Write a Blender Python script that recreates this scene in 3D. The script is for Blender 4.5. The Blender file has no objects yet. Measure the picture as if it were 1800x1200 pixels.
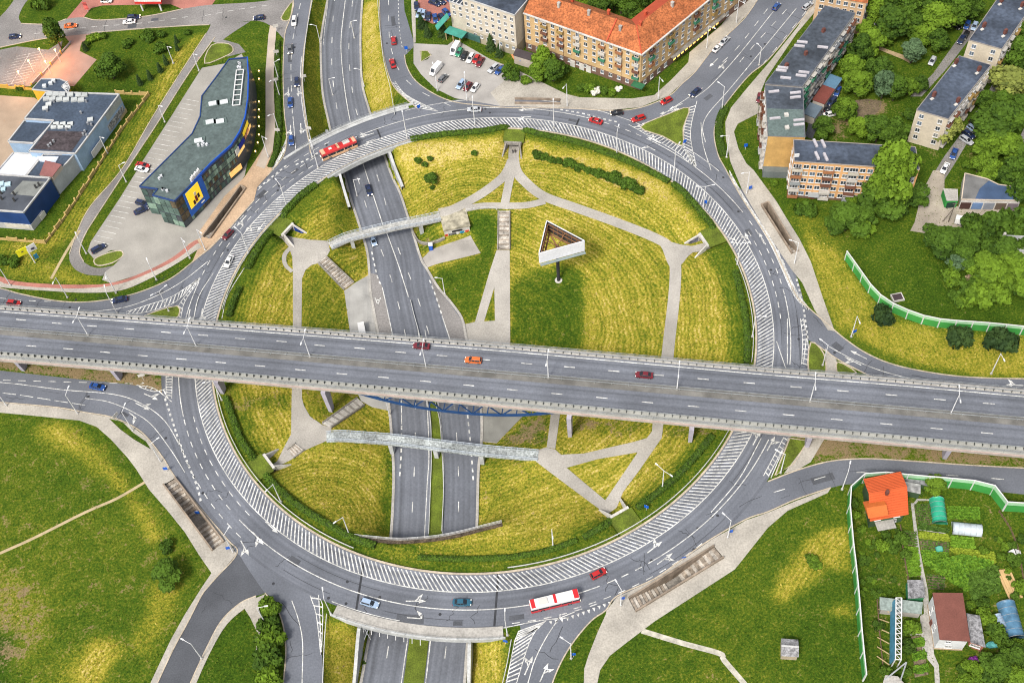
import bpy, math, random
import numpy as np
from mathutils import Matrix, Vector
from mathutils.geometry import delaunay_2d_cdt
random.seed(7)
R = math.radians
SC = bpy.context.scene
COL = SC.collection
# ------------------------------------------------------------------ camera
F, CX, CY, NX, NY, HC = 2100.0, 900.0, 600.0, 1050.0, 2080.0, 270.0
_n = np.array([NX-CX, NY-CY, F]); _dn = _n/np.linalg.norm(_n)
AY = np.array([0, 0, 1.0]); AY = AY-_dn*(AY@_dn); AY /= np.linalg.norm(AY)
AZ = -_dn; AX = np.cross(AY, AZ)
cd = bpy.data.cameras.new('camera'); cam = bpy.data.objects.new('camera', cd); COL.objects.link(cam)
cd.sensor_width = 36.0; cd.lens = 36.0*F/1800.0; cd.clip_start = 1.0; cd.clip_end = 6000.0
m = Matrix.Identity(4)
for i, A in enumerate((AX, AY, AZ)):
    m[i][0] = A[0]; m[i][1] = -A[1]; m[i][2] = -A[2]
m[2][3] = HC
cam.matrix_world = m
SC.camera = cam
# ------------------------------------------------------------------ light
SUN_EL, SUN_AZ = R(52), R(215)          # azimuth clockwise from +Y
W = bpy.data.worlds.new('World'); SC.world = W; W.use_nodes = True
nt = W.node_tree; nt.nodes.clear()
sky = nt.nodes.new('ShaderNodeTexSky'); sky.sky_type = 'NISHITA'; sky.sun_disc = False
sky.sun_elevation = SUN_EL; sky.sun_rotation = SUN_AZ; sky.air_density = 1.0; sky.dust_density = 4.0; sky.ozone_density = 1.0
hs = nt.nodes.new('ShaderNodeHueSaturation'); hs.inputs['Saturation'].default_value = 0.3
bg = nt.nodes.new('ShaderNodeBackground'); bg.inputs['Strength'].default_value = 0.13
wo = nt.nodes.new('ShaderNodeOutputWorld')
nt.links.new(sky.outputs[0], hs.inputs['Color']); nt.links.new(hs.outputs[0], bg.inputs['Color']); nt.links.new(bg.outputs[0], wo.inputs['Surface'])
sl = bpy.data.lights.new('sun', 'SUN'); sl.energy = 2.1; sl.angle = R(12); sl.color = (1.0, 0.93, 0.82)
so = bpy.data.objects.new('sun', sl); COL.objects.link(so)
so.rotation_euler = Vector((-math.sin(SUN_AZ)*math.cos(SUN_EL), -math.cos(SUN_AZ)*math.cos(SUN_EL), -math.sin(SUN_EL))).to_track_quat('-Z', 'Y').to_euler()
SC.view_settings.view_transform = 'Standard'; SC.view_settings.look = 'None'
SC.view_settings.exposure = 0.62; SC.view_settings.gamma = 1.0
SC.cycles.filter_width = 1.1
# ------------------------------------------------------------------ surveying helpers: photo pixel -> place on a level z
def at(px, py, z=0.0):
    d = np.array([px-CX, py-CY, F]); w = (d@AX, d@AY, d@AZ); t = (z-HC)/w[2]
    return Vector((w[0]*t, w[1]*t, z))
def topx(x, y, z):
    v = np.array([x, y, z-HC]); c = AX*v[0]+AY*v[1]+AZ*v[2]
    return c[0]/c[2]*F+CX, c[1]/c[2]*F+CY
def ats(pts, z=0.0): return [at(p[0], p[1], z) for p in pts]
def spl(P, n=6, closed=False):
    P = [Vector(p) for p in P]; out = []; N = len(P)
    if n == 0: return P
    for i in range(N if closed else N-1):
        a, b = P[i], P[(i+1) % N]
        p0 = P[i-1] if (i > 0 or closed) else a*2-b
        p3 = P[(i+2) % N] if (i+2 < N or closed) else b*2-a
        for k in range(n):
            t = k/n
            out.append(0.5*((2*a)+(b-p0)*t+(2*p0-5*a+4*b-p3)*t*t+(3*a-p0-3*b+p3)*t**3))
    if not closed: out.append(P[-1].copy())
    return out
def inpoly(X, Y, poly):
    X = np.asarray(X, float); Y = np.asarray(Y, float); r = np.zeros(X.shape, bool); n = len(poly)
    for i in range(n):
        x1, y1 = poly[i][0], poly[i][1]; x2, y2 = poly[i-1][0], poly[i-1][1]
        if y1 == y2: continue
        c = ((y1 > Y) != (y2 > Y)) & (X < (x2-x1)*(Y-y1)/(y2-y1)+x1); r ^= c
    return r
def arclen(P):
    L = [0.0]
    for a, b in zip(P, P[1:]): L.append(L[-1]+(b-a).length)
    return L
def walk(P, s):
    L = arclen(P); s = max(0, min(s, L[-1]-1e-6))
    for i in range(len(P)-1):
        if L[i+1] >= s:
            t = (s-L[i])/max(1e-9, L[i+1]-L[i]); return P[i].lerp(P[i+1], t), (P[i+1]-P[i]).normalized()
def perp(d): return Vector((-d.y, d.x, 0)).normalized()
# ------------------------------------------------------------------ materials
MT = {}
def N(nt, t, **k):
    n = nt.nodes.new('ShaderNode'+t)
    for a, b in k.items():
        if a in n.bl_rna.properties: setattr(n, a, b)
    return n
def mat(name, col, rough=0.85, var=0.18, scale=0.5, fine=6.0, fvar=0.12, bump=0.0, metal=0.0, spec=0.3, emit=0.0, ecol=None, alpha=1.0, obj=False, lat=0.0, trans=0.0):
    if name in MT: return MT[name]
    m = bpy.data.materials.new(name); m.use_nodes = True; nt = m.node_tree; L = nt.links.new
    b = nt.nodes['Principled BSDF']; b.inputs['Roughness'].default_value = rough; b.inputs['Metallic'].default_value = metal
    b.inputs['Specular IOR Level'].default_value = spec; b.inputs['Base Color'].default_value = (*col, 1)
    if trans: b.inputs['Transmission Weight'].default_value = trans
    if emit:
        b.inputs['Emission Color'].default_value = (*(ecol or col), 1); b.inputs['Emission Strength'].default_value = emit
    if alpha < 1: b.inputs['Alpha'].default_value = alpha
    if var or fvar:
        if obj: src = N(nt, 'TexCoord').outputs['Object']
        else: src = N(nt, 'NewGeometry').outputs['Position']
        f = None
        for s, v, d in ((scale, var, 4.0), (fine, fvar, 2.0)):
            if not v: continue
            t = N(nt, 'TexNoise'); t.inputs['Scale'].default_value = s; t.inputs['Detail'].default_value = d; L(src, t.inputs['Vector'])
            r = N(nt, 'MapRange'); r.inputs['From Min'].default_value = 0.3; r.inputs['From Max'].default_value = 0.7
            r.inputs['To Min'].default_value = 1-v; r.inputs['To Max'].default_value = 1+v; L(t.outputs[0], r.inputs[0])
            if f is None: f = r.outputs[0]
            else:
                q = N(nt, 'Math', operation='MULTIPLY'); L(f, q.inputs[0]); L(r.outputs[0], q.inputs[1]); f = q.outputs[0]
            last = t
        if lat:
            a = N(nt, 'Attribute', attribute_name='lat')
            mp = N(nt, 'CombineXYZ'); L(a.outputs['Fac'], mp.inputs[0])
            t = N(nt, 'TexNoise'); t.inputs['Scale'].default_value = 0.75; t.inputs['Detail'].default_value = 2; L(mp.outputs[0], t.inputs['Vector'])
            r = N(nt, 'MapRange'); r.inputs['From Min'].default_value = 0.3; r.inputs['From Max'].default_value = 0.7
            r.inputs['To Min'].default_value = 1-lat; r.inputs['To Max'].default_value = 1+lat; L(t.outputs[0], r.inputs[0])
            q = N(nt, 'Math', operation='MULTIPLY'); L(f, q.inputs[0]); L(r.outputs[0], q.inputs[1]); f = q.outputs[0]
        v = N(nt, 'VectorMath', operation='SCALE'); v.inputs[0].default_value = col; L(f, v.inputs['Scale']); L(v.outputs[0], b.inputs['Base Color'])
        if bump:
            bp = N(nt, 'Bump'); bp.inputs['Strength'].default_value = 1.0; bp.inputs['Distance'].default_value = bump; L(last.outputs[0], bp.inputs['Height']); L(bp.outputs[0], b.inputs['Normal'])
    MT[name] = m
    return m
ASPH = mat('asphalt', (0.128, 0.138, 0.163), var=0.2, scale=0.06, fine=2.2, fvar=0.12)
ASPL = mat('asphalt_streaked', (0.128, 0.138, 0.163), var=0.2, scale=0.07, fine=2.2, fvar=0.12, lat=0.3)
ASPD = mat('asphalt_dark', (0.075, 0.08, 0.092), var=0.2, scale=0.12, fine=3.0, fvar=0.15)
ASPO = mat('asphalt_old', (0.2, 0.19, 0.185), var=0.25, scale=0.08, fine=2.0, fvar=0.2)
PAVE = mat('concrete_pavers', (0.36, 0.335, 0.295), var=0.2, scale=0.12, fine=2.5, fvar=0.16)
PATHM = mat('path_slabs', (0.35, 0.33, 0.30), var=0.18, scale=0.1, fine=3.0, fvar=0.16)
TANLIT = mat('orange_lit_tan_pavers', (0.42, 0.30, 0.20), var=0.2, scale=0.12, fine=2.0, fvar=0.15)  # tan slabs with orange lamplight mixed into their colour
REDP = mat('red_pavers', (0.36, 0.15, 0.12), var=0.2, scale=0.15, fine=2.5, fvar=0.15)
CONC = mat('concrete', (0.36, 0.345, 0.32), var=0.2, scale=0.2, fine=2.0, fvar=0.18)
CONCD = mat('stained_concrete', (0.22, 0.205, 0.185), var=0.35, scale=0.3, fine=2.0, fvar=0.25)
CONCL = mat('light_concrete', (0.5, 0.48, 0.45), var=0.18, scale=0.25, fine=2.0, fvar=0.14)
KERB = mat('kerb_stone', (0.42, 0.36, 0.28), var=0.2, scale=0.3, fine=2.0, fvar=0.2)
PAINT = mat('road_paint', (0.56, 0.56, 0.54), rough=0.7, var=0.3, scale=0.25, fine=2.5, fvar=0.3)
def worn(m, under, lo=.5, hi=.66, k=.7):
    nt = m.node_tree; b = nt.nodes['Principled BSDF']; src = b.inputs['Base Color'].links[0].from_socket; L = nt.links.new
    t = N(nt, 'TexNoise'); t.inputs['Scale'].default_value = .9; t.inputs['Detail'].default_value = 5; t.inputs['Roughness'].default_value = .7; L(N(nt, 'NewGeometry').outputs['Position'], t.inputs['Vector'])
    r = N(nt, 'MapRange'); r.inputs['From Min'].default_value = lo; r.inputs['From Max'].default_value = hi; r.inputs['To Max'].default_value = k; L(t.outputs[0], r.inputs[0])
    x = N(nt, 'Mix', data_type='RGBA'); L(r.outputs[0], x.inputs[0]); L(src, x.inputs[6]); x.inputs[7].default_value = (*under, 1); L(x.outputs[2], b.inputs['Base Color'])
worn(PAINT, (.13, .135, .15))
TAR = mat('tar_seam', (0.035, 0.037, 0.043), var=0.3, scale=0.4, fine=3, fvar=0.2)
STEEL = mat('galvanised_steel', (0.42, 0.44, 0.45), rough=0.45, metal=0.6, var=0.15, scale=0.5, fvar=0)
POLE = mat('pale_lamp_post', (0.62, 0.62, 0.63), rough=0.6, var=0.1, scale=1, fvar=0)
WHITE = mat('white_paint', (0.6, 0.6, 0.6), rough=0.6, var=0.08, scale=0.4, fvar=0.04)
BLACK = mat('black_trim_and_shade', (0.02, 0.02, 0.022), rough=0.6, var=0, fvar=0)
GLASS = mat('window_glass', (0.035, 0.045, 0.055), rough=0.12, var=0.35, scale=0.35, fvar=0, spec=0.6)
SOIL = mat('bare_soil', (0.15, 0.115, 0.075), var=0.3, scale=0.25, fine=2.5, fvar=0.35, bump=0.08)
# ------------------------------------------------------------------ mesh helpers
class MB:
    def __init__(s): s.v = []; s.f = []
    def add(s, v, f):
        o = len(s.v); s.v += [tuple(p) for p in v]; s.f += [tuple(i+o for i in q) for q in f]; return s
    def box(s, c, d, rz=0.0, M=None):
        hx, hy, hz = d[0]/2, d[1]/2, d[2]/2; ca, sa = math.cos(rz), math.sin(rz); v = []
        for x, y, z in ((-1,-1,-1),(1,-1,-1),(1,1,-1),(-1,1,-1),(-1,-1,1),(1,-1,1),(1,1,1),(-1,1,1)):
            x *= hx; y *= hy; v.append((c[0]+x*ca-y*sa, c[1]+x*sa+y*ca, c[2]+z*hz))
        return s.add(v, [(3,2,1,0),(4,5,6,7),(0,1,5,4),(1,2,6,5),(2,3,7,6),(3,0,4,7)])
    def prism(s, poly, z0, z1, cap=True):
        P = [(p[0], p[1]) for p in poly]; n = len(P)
        if sum(P[i-1][0]*P[i][1]-P[i][0]*P[i-1][1] for i in range(n)) < 0: P.reverse()
        za = z0 if callable(z0) else (lambda x, y: z0); zb = z1 if callable(z1) else (lambda x, y: z1)
        v = [(x, y, za(x, y)) for x, y in P]+[(x, y, zb(x, y)) for x, y in P]
        f = [(i, (i+1) % n, n+(i+1) % n, n+i) for i in range(n)]
        if cap: f += [tuple(range(n, 2*n)), tuple(range(n-1, -1, -1))]
        return s.add(v, f)
    def tube(s, a, b, r, n=6, r2=None):
        a = Vector(a); b = Vector(b); d = (b-a).normalized(); u = d.orthogonal().normalized(); w = d.cross(u); r2 = r if r2 is None else r2; v = []
        for p, q in ((a, r), (b, r2)):
            for i in range(n):
                t = 2*math.pi*i/n; v.append(p+u*(q*math.cos(t))+w*(q*math.sin(t)))
        f = [(i, (i+1) % n, n+(i+1) % n, n+i) for i in range(n)]+[tuple(range(n-1, -1, -1)), tuple(range(n, 2*n))]
        return s.add(v, f)
    def bar(s, a, b, w, h):        # box beam between two points
        a = Vector(a); b = Vector(b); d = (b-a).normalized(); u = Vector((0, 0, 1)) if abs(d.z) < 0.95 else Vector((0, 1, 0))
        x = d.cross(u).normalized(); y = x.cross(d).normalized(); v = []
        for p in (a, b):
            for i, j in ((-1,-1),(1,-1),(1,1),(-1,1)): v.append(p+x*(i*w/2)+y*(j*h/2))
        return s.add(v, [(0,1,5,4),(1,2,6,5),(2,3,7,6),(3,0,4,7),(3,2,1,0),(4,5,6,7)])
    def strip(s, P, w, z=None, off=0.0, h=0.0):   # ribbon along polyline; w = full width
        n = len(P); v = []
        for i in range(n):
            d = (P[min(i+1, n-1)]-P[max(i-1, 0)]); d.z = 0; q = perp(d.normalized()); c = P[i]+q*off
            for sgn in (1, -1):
                p = c+q*(sgn*w/2); v.append((p.x, p.y, (z(p.x, p.y) if callable(z) else (P[i].z if z is None else z))))
        if not h:
            return s.add(v, [(2*i+1, 2*i+3, 2*i+2, 2*i) for i in range(n-1)])
        k = len(v); v2 = v+[(a, b, c+h) for a, b, c in v]; f = []
        for i in range(n-1):
            a, b, c, d = 2*i, 2*i+1, 2*i+3, 2*i+2
            f += [(k+b, k+c, k+d, k+a), (a, d, c, b), (a, k+a, k+d, d), (c, k+c, k+b, b)]
        f += [(0, 1, k+1, k), (2*n-2, k+2*n-2, k+2*n-1, 2*n-1)]
        return s.add(v2, f)
    def mesh(s, name, mt):
        me = bpy.data.meshes.new(name); me.from_pydata(s.v, [], s.f); me.update()
        if mt: me.materials.append(mt)
        return me
def new(name, me, parent=None, loc=None, rz=0.0):
    o = bpy.data.objects.new(name, me); COL.objects.link(o)
    if parent is not None: o.parent = parent
    if loc is not None: o.location = loc
    if rz: o.rotation_euler = (0, 0, rz)
    return o
def ob(name, mb, mt, parent=None, smooth=False):
    me = mb.mesh(name, mt)
    if smooth: me.polygons.foreach_set('use_smooth', [True]*len(me.polygons))
    return new(name, me, parent)
def empty(name, loc=(0, 0, 0), rz=0.0):
    return new(name, None, None, loc, rz)
def struct(o, label=None):
    o['kind'] = 'structure'
    if label: o['label'] = label
    return o
def tag(o, label, cat, group=None):
    o['label'] = label; o['category'] = cat
    if group: o['group'] = group
    return o
PEND = []      # things whose label gets its place words at the end
def tagp(o, base, cat, px, py, group=None):
    tag(o, base, cat, group); PEND.append((o, base, px, py)); return o
def dup(root, loc=None, rz=None, scale=None):
    r = root.copy(); COL.objects.link(r)
    if loc is not None: r.location = loc
    if rz is not None: r.rotation_euler = (0, 0, rz)
    if scale is not None: r.scale = scale if not isinstance(scale, (int, float)) else (scale,)*3
    for ch in root.children:
        c = ch.copy(); COL.objects.link(c); c.parent = r
        for g in ch.children:
            d = g.copy(); COL.objects.link(d); d.parent = c
    return r
def setmat(o, mt):
    if len(o.data.materials) == 0: o.data.materials.append(mt)
    o.material_slots[0].link = 'OBJECT'; o.material_slots[0].material = mt
# ------------------------------------------------------------------ terrain: a bowl inside the ring and a sunken road through it
CEN = Vector((-7.94, 198.89, 0)); RIN = 76.2
gx0, gx1, gy0, gy1, gs = -110.0, 100.0, 70.0, 420.0, 1.25
gxs = np.arange(gx0, gx1+.01, gs); gys = np.arange(gy0, gy1+.01, gs)
GXX, GYY = np.meshgrid(gxs, gys)
def zroad(y): return -7.5+4.0*max(0.0, min(1.0, (y-292)/75.0))**1.3
def ur(px, py):
    z = -7.5
    for _ in range(5): p = at(px, py, z); z = zroad(p.y)
    return at(px, py, z)
UL = [(590,-60),(582,-20),(576,0),(565,62),(564,100),(567,162),(577,212),(584,240),(604,305),(615,345),(632,397),(645,440),(649,475),(651,510),(657,545),(664,582),(676,650),(683,705),(688,760),(692,830),(690,900),(687,946),(685,980)]
UR = [(645,-60),(640,-20),(637,0),(634,50),(634,100),(637,150),(647,187),(655,212),(685,300),(702,337),(715,375),(725,407),(740,455),(750,472),(770,505),(793,532),(812,560),(820,595),(836,650),(846,725),(846,780),(841,825),(839,900),(838,926),(836,960)]
U_L = spl([ur(*p) for p in UL], 4); U_R = spl([ur(*p) for p in UR], 4)
UPOLY = [(p.x, p.y) for p in U_L]+[(p.x, p.y) for p in reversed(U_R)]
SL = [(672,1045),(650,1117),(635,1197),(618,1280)]; SR = [(836,1045),(823,1120),(817,1197),(812,1280)]
S_L = [ur(*p) for p in SL]; S_R = [ur(*p) for p in SR]
SPOLY = [(p.x, p.y) for p in S_L]+[(p.x, p.y) for p in reversed(S_R)]
Z = np.zeros(GXX.shape); free = np.hypot(GXX-CEN.x, GYY-CEN.y) < 70.3
NTR = [(p.x, p.y) for p in ats([(575,-90),(562,-40),(554,0),(541,60),(535,100),(534,150),(540,200),(552,268),(600,250),(700,215),(694,190),(688,140),(676,95),(669,50),(665,0),(668,-40),(672,-90)])]
STR = [(p.x, p.y) for p in ats([(572,1088),(570,1200),(567,1290),(872,1290),(886,1200),(896,1116),(800,1112),(700,1100),(620,1085)])]
free |= inpoly(GXX, GYY, NTR) | inpoly(GXX, GYY, STR)
fixed = ~free
def fixpoly(poly, z, dil=0.0):
    mk = inpoly(GXX, GYY, poly)
    if dil:
        mk |= np.roll(mk, 1, 0) | np.roll(mk, -1, 0) | np.roll(mk, 1, 1) | np.roll(mk, -1, 1)
    Z[mk] = z(GXX[mk], GYY[mk]) if callable(z) else z; fixed[mk] = True; return mk
def fixline(pts, rad):
    P = [at(*p) for p in pts]
    for a, b in zip(P, P[1:]):
        n = max(2, int((b-a).length/0.6))
        for k in range(n+1):
            c = a.lerp(b, k/n); i0 = int((c.x-gx0)/gs); j0 = int((c.y-gy0)/gs); q = int(rad/gs)+1
            sj = slice(max(0, j0-q), j0+q+2); si = slice(max(0, i0-q), i0+q+2)
            mk = np.hypot(GXX[sj, si]-c.x, GYY[sj, si]-c.y) < rad
            Z[sj, si][mk] = c.z; fixed[sj, si][mk] = True
def fl(pts, z): return [tuple(at(p[0], p[1], z)[:2]) for p in pts]
fixpoly(fl([(905,486),(1003,492),(1012,540),(1010,600),(905,600)], -6.8), -6.8)
fixpoly(fl([(757,440),(827,414),(845,445),(750,470)], -6.9), -6.95)
fixpoly(fl([(606,512),(622,499),(647,484),(650,510),(657,550),(665,600),(683,705),(683,722),(655,716),(635,705),(628,690),(615,582)], -7.2), -7.3)
fixpoly(fl([(847,724),(924,726),(873,779),(846,776)], -7.2), -7.3)
fixline([(897,600,-6.9),(905,690,-7.1),(880,740,-7.2)], 5)
fixline([(885,440,-6.4),(876,520,-6.8),(865,600,-7.0),(872,700,-7.2)], 3.2)
fixline([(502,418,-3.1),(530,430,-2.7),(575,432,-2.4)], 2.6)
fixline([(523,445,-2.5),(522,520,-2.6),(522,600,-2.6),(522,690,-2.6),(532,742,-2.4),(575,762,-2.4)], 2.4)
fixline([(540,772,-2.4),(510,800,-2.9),(478,820,-3.3)], 2.0)
fixline([(905,262,-3.3),(901,300,-2.8),(925,322,-2.6),(955,345,-2.5),(1010,365,-2.5),(1080,390,-2.6),(1150,420,-2.8),(1210,436,-3.0),(1248,430,-3.3)], 2.2)
fixline([(1185,450,-2.8),(1187,500,-3.0),(1176,600,-3.2),(1163,745,-3.0),(1115,830,-2.8),(1082,885,-3.3)], 2.2)
fixline([(898,290,-2.8),(845,342,-2.6),(775,376,-2.4)], 2.2)
fixline([(822,366,-2.4),(886,364,-2.5),(950,357,-2.5)], 1.6)
fixline([(886,371,-2.5),(886,439,-6.4)], 1.8)
fixline([(942,802,-2.4),(985,808,-2.5),(1060,790,-2.7),(1135,770,-3.0)], 2.2)
fixline([(985,815,-2.5),(1030,870,-2.8),(1075,895,-3.3)], 2.0)
fixline([(968,788,-2.5),(977,725,-6.7)], 1.4)
fixline([(566,457,-2.4),(614,503,-7.2)], 1.8)
fixline([(575,748,-2.4),(634,706,-7.2)], 1.6)
PORT = []
for px, py in ((491,406),(905,250),(1251,428),(472,824),(1083,903)):
    p = at(px, py, -3.3); d = Vector((p.x-CEN.x, p.y-CEN.y, 0)).normalized(); PORT.append((CEN+d*69.6, d))
    for k in range(14):
        c = CEN+d*(67+k*0.7); mk = (np.abs((GXX-c.x)*d.x+(GYY-c.y)*d.y) < .9) & (np.abs(-(GXX-c.x)*d.y+(GYY-c.y)*d.x) < 2.2); Z[mk] = -3.35; fixed[mk] = True
um = fixpoly(UPOLY, lambda x, y: np.array([zroad(v) for v in y])-0.25, 1.0)
sm = fixpoly(SPOLY, -7.75, 1.0)
# the lawn above the covered stretch of road north of the lower bridge
COVER = [(p.x, p.y) for p in ats([(622,944),(700,949),(775,944),(850,928),(905,913),(905,1060),(620,1060)], -0.6)]
cov = inpoly(GXX, GYY, COVER) & (np.hypot(GXX-CEN.x, GYY-CEN.y) < 76) & ~sm
Z[cov] = -0.5; fixed[cov] = True
PITS = {'w': [(288,852),(308,840),(394,953),(374,968)], 's': [(1105,1052),(1255,960),(1272,980),(1117,1075)], 'e': [(1338,362),(1350,357),(1402,443),(1392,447)], 'nw': [(424,328),(432,333),(370,420),(357,417)], 'n': [(905,175),(985,177),(985,184),(905,183)]}
PITW = {k: ats(v) for k, v in PITS.items()}
om = 1.9; fm = (~fixed).astype(float); par = ((np.add.outer(np.arange(Z.shape[0]), np.arange(Z.shape[1]))) % 2)
for it in range(420):
    for c in (0, 1):
        av = np.zeros_like(Z); av[1:-1, 1:-1] = 0.25*(Z[2:, 1:-1]+Z[:-2, 1:-1]+Z[1:-1, 2:]+Z[1:-1, :-2])
        Z += (om*(av-Z))*fm*(par == c)
for it in range(3):
    av = Z.copy(); av[1:-1, 1:-1] = 0.25*(Z[2:, 1:-1]+Z[:-2, 1:-1]+Z[1:-1, 2:]+Z[1:-1, :-2]); Z = np.where(um | sm | cov, Z, 0.5*Z+0.5*av)
for k, v in PITW.items():
    mk = inpoly(GXX, GYY, v); mk = mk | np.roll(mk, 1, 0) | np.roll(mk, -1, 0) | np.roll(mk, 1, 1) | np.roll(mk, -1, 1); Z[mk] = -4.35
def tz(x, y):
    i = (x-gx0)/gs; j = (y-gy0)/gs
    if i < 0 or j < 0 or i >= len(gxs)-1 or j >= len(gys)-1: return 0.0
    a, b = int(i), int(j); u, v = i-a, j-b
    return float((Z[b, a]*(1-u)+Z[b, a+1]*u)*(1-v)+(Z[b+1, a]*(1-u)+Z[b+1, a+1]*u)*v)
def gp(px, py, up=0.0):
    z = tz(*at(px, py, 0)[:2])
    for _ in range(30): p = at(px, py, z); z = 0.5*z+0.5*tz(p.x, p.y)
    p = at(px, py, z); p.z = z+up; return p
def gps(pts, up=0.0): return [gp(p[0], p[1], up) for p in pts]
# -------- grass sheet
def seq(*parts): return np.concatenate([np.array(p, float) for p in parts])
XS = seq([-3500,-1800,-900,-550,-400,-330,-290,-260], np.arange(-236, gx0-1, 2.5), gxs, np.arange(gx1+2.5, 232, 2.5), [260,290,330,400,550,900,1800,3500])
YS = seq([-1500,-600,-200,-60,0,30,50], [62], gys, np.arange(gy1+3, 470, 3), [500,550,640,800,1200,2000,4000])
TX, TY = np.meshgrid(XS, YS); TZ = np.vectorize(tz)(TX, TY)
vx = AX[0]*TX+AY[0]*TY+AZ[0]*(TZ-HC); vy = AX[1]*TX+AY[1]*TY+AZ[1]*(TZ-HC); vz = AX[2]*TX+AY[2]*TY+AZ[2]*(TZ-HC)
PX = vx/vz*F+CX; PY = vy/vz*F+CY; PX[vz < 1] = -9e5
rad = np.hypot(TX-CEN.x, TY-CEN.y)
dry = np.full(TX.shape, 0.27); soil = np.zeros(TX.shape); mow = rad.copy(); mowa = np.zeros(TX.shape)
b_ = rad < 70.8; dry[b_] = 0.68; mowa[b_] = 1.0; dry[(rad >= 69) & (rad < 77)] = 0.36
def patch(poly, d=None, s=None, ma=None, mw=None):
    k = inpoly(PX, PY, poly)
    if d is not None: dry[k] = d
    if s is not None: soil[k] = s
    if ma is not None: mowa[k] = ma
    if mw is not None: mow[k] = mw(TX[k], TY[k])
def along(a, b):
    A, B = at(*a), at(*b); q = perp((B-A).normalized()); return lambda x, y: x*q.x+y*q.y
def about(a):
    A = at(a[0], a[1], -3); return lambda x, y: np.hypot(x-A.x, y-A.y)
patch([(898,500),(940,470),(1000,468),(1022,482),(1030,520),(1025,615),(897,612)], 0.3, 0, 0.5)
patch([(869,503),(849,566),(872,566)], .25, 0, 0)
patch([(898,368),(935,372),(950,400),(945,470),(898,500)], 0.62)
patch([(1026,500),(1050,500),(1045,615),(1022,615)], 0.7, 0.12, 0.5)
patch([(822,372),(876,372),(874,440),(836,566),(818,570),(758,480),(846,450),(828,415)], 0.3, 0, .3)
patch([(690,250),(900,240),(900,262),(760,290),(700,300)], 0.85, 0.1, .2)
patch([(912,245),(1060,275),(1170,320),(1250,420),(1235,425),(1150,345),(1040,300),(915,270)], 0.82, .15, .3)
patch([(535,470),(560,463),(605,512),(614,582),(532,582)], 0.5, 0, .5)
patch([(560,320),(606,320),(640,400),(600,420),(585,415),(575,340)], 0.5, 0, .4)
patch([(580,440),(640,425),(646,480),(622,498),(575,452)], 0.52)
patch([(725,408),(770,385),(780,415),(760,440),(742,455)], 0.45, .2)
patch([(533,640),(610,640),(640,690),(570,740),(540,720)], .55, .25, .3)
patch([(395,690),(512,690),(512,720),(400,720)], .5, .3)
patch([(930,735),(968,735),(960,785),(900,775)], .5, .45)
patch([(985,730),(1146,740),(1140,765),(1100,765),(985,760)], .55, .4)
patch([(880,778),(925,728),(960,728),(955,760),(905,790)], .5, .55)
patch([(1166,740),(1265,758),(1240,775),(1166,765)], .5, .4)
patch([(845,780),(930,800),(900,850),(845,830)], .6, .2)
patch([(470,830),(570,785),(680,790),(685,940),(600,930),(520,880)], .68, 0, 1, about((570,930)))
patch([(880,820),(950,812),(1060,900),(1000,930),(850,935)], .68, 0, .8, along((880,900),(1000,850)))
patch([(660,965),(900,950),(1010,930),(1000,960),(900,985),(740,985),(660,970)], .6, 0, .4)
patch([(676,790),(692,790),(690,940),(674,940)], .22)
# meadows outside the ring
patch([(0,728),(140,742),(195,775),(262,862),(372,1010),(300,1130),(262,1200),(-80,1260),(-80,728)], .37, .13, .15, along((0,1100),(300,800)))
patch([(60,748),(112,744),(170,792),(215,840),(255,900),(290,945),(268,950),(225,880),(180,832),(120,790),(70,765)], .76, 0, 1.0, along((100,760),(250,920)))
patch([(150,1132),(180,1118),(222,1140),(190,1175),(165,1215),(105,1215)], .76, 0, 1.0, along((180,1130),(130,1200)))
patch([(0,985),(60,1030),(90,1090),(60,1140),(30,1180),(-20,1180),(-20,985)], .55, .38)
patch([(270,1020),(330,1030),(300,1080),(260,1150),(225,1140),(250,1080)], .6, .05)
patch([(-40,1100),(20,1115),(22,1200),(-40,1240)], .15)
patch([(1050,1200),(1072,1155),(1150,1094),(1295,1000),(1352,928),(1460,868),(1492,880),(1506,1000),(1525,1190),(1530,1260),(1050,1260)], .31, .04, .2, along((1100,1200),(1300,1000)))
patch([(1388,985),(1430,938),(1490,925),(1498,1000),(1478,1000),(1450,1000),(1425,1030),(1375,1060),(1350,1050)], .7, .05, .9, along((1390,1040),(1440,950)))
patch([(1448,1072),(1495,1058),(1500,1090),(1470,1082)], .7)
patch([(1400,380),(1440,400),(1485,460),(1530,522),(1570,552),(1640,577),(1830,592),(1830,664),(1700,660),(1590,642),(1500,590),(1465,575),(1445,520),(1425,460)], .64, .05, .4, along((1410,400),(1480,560)))
patch([(1485,452),(1505,482),(1546,534),(1592,558),(1645,573),(1830,590),(1830,360),(1600,330),(1520,400)], .25, 0)
patch([(1382,382),(1410,372),(1470,400),(1486,450),(1455,440)], .45, .05)
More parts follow.
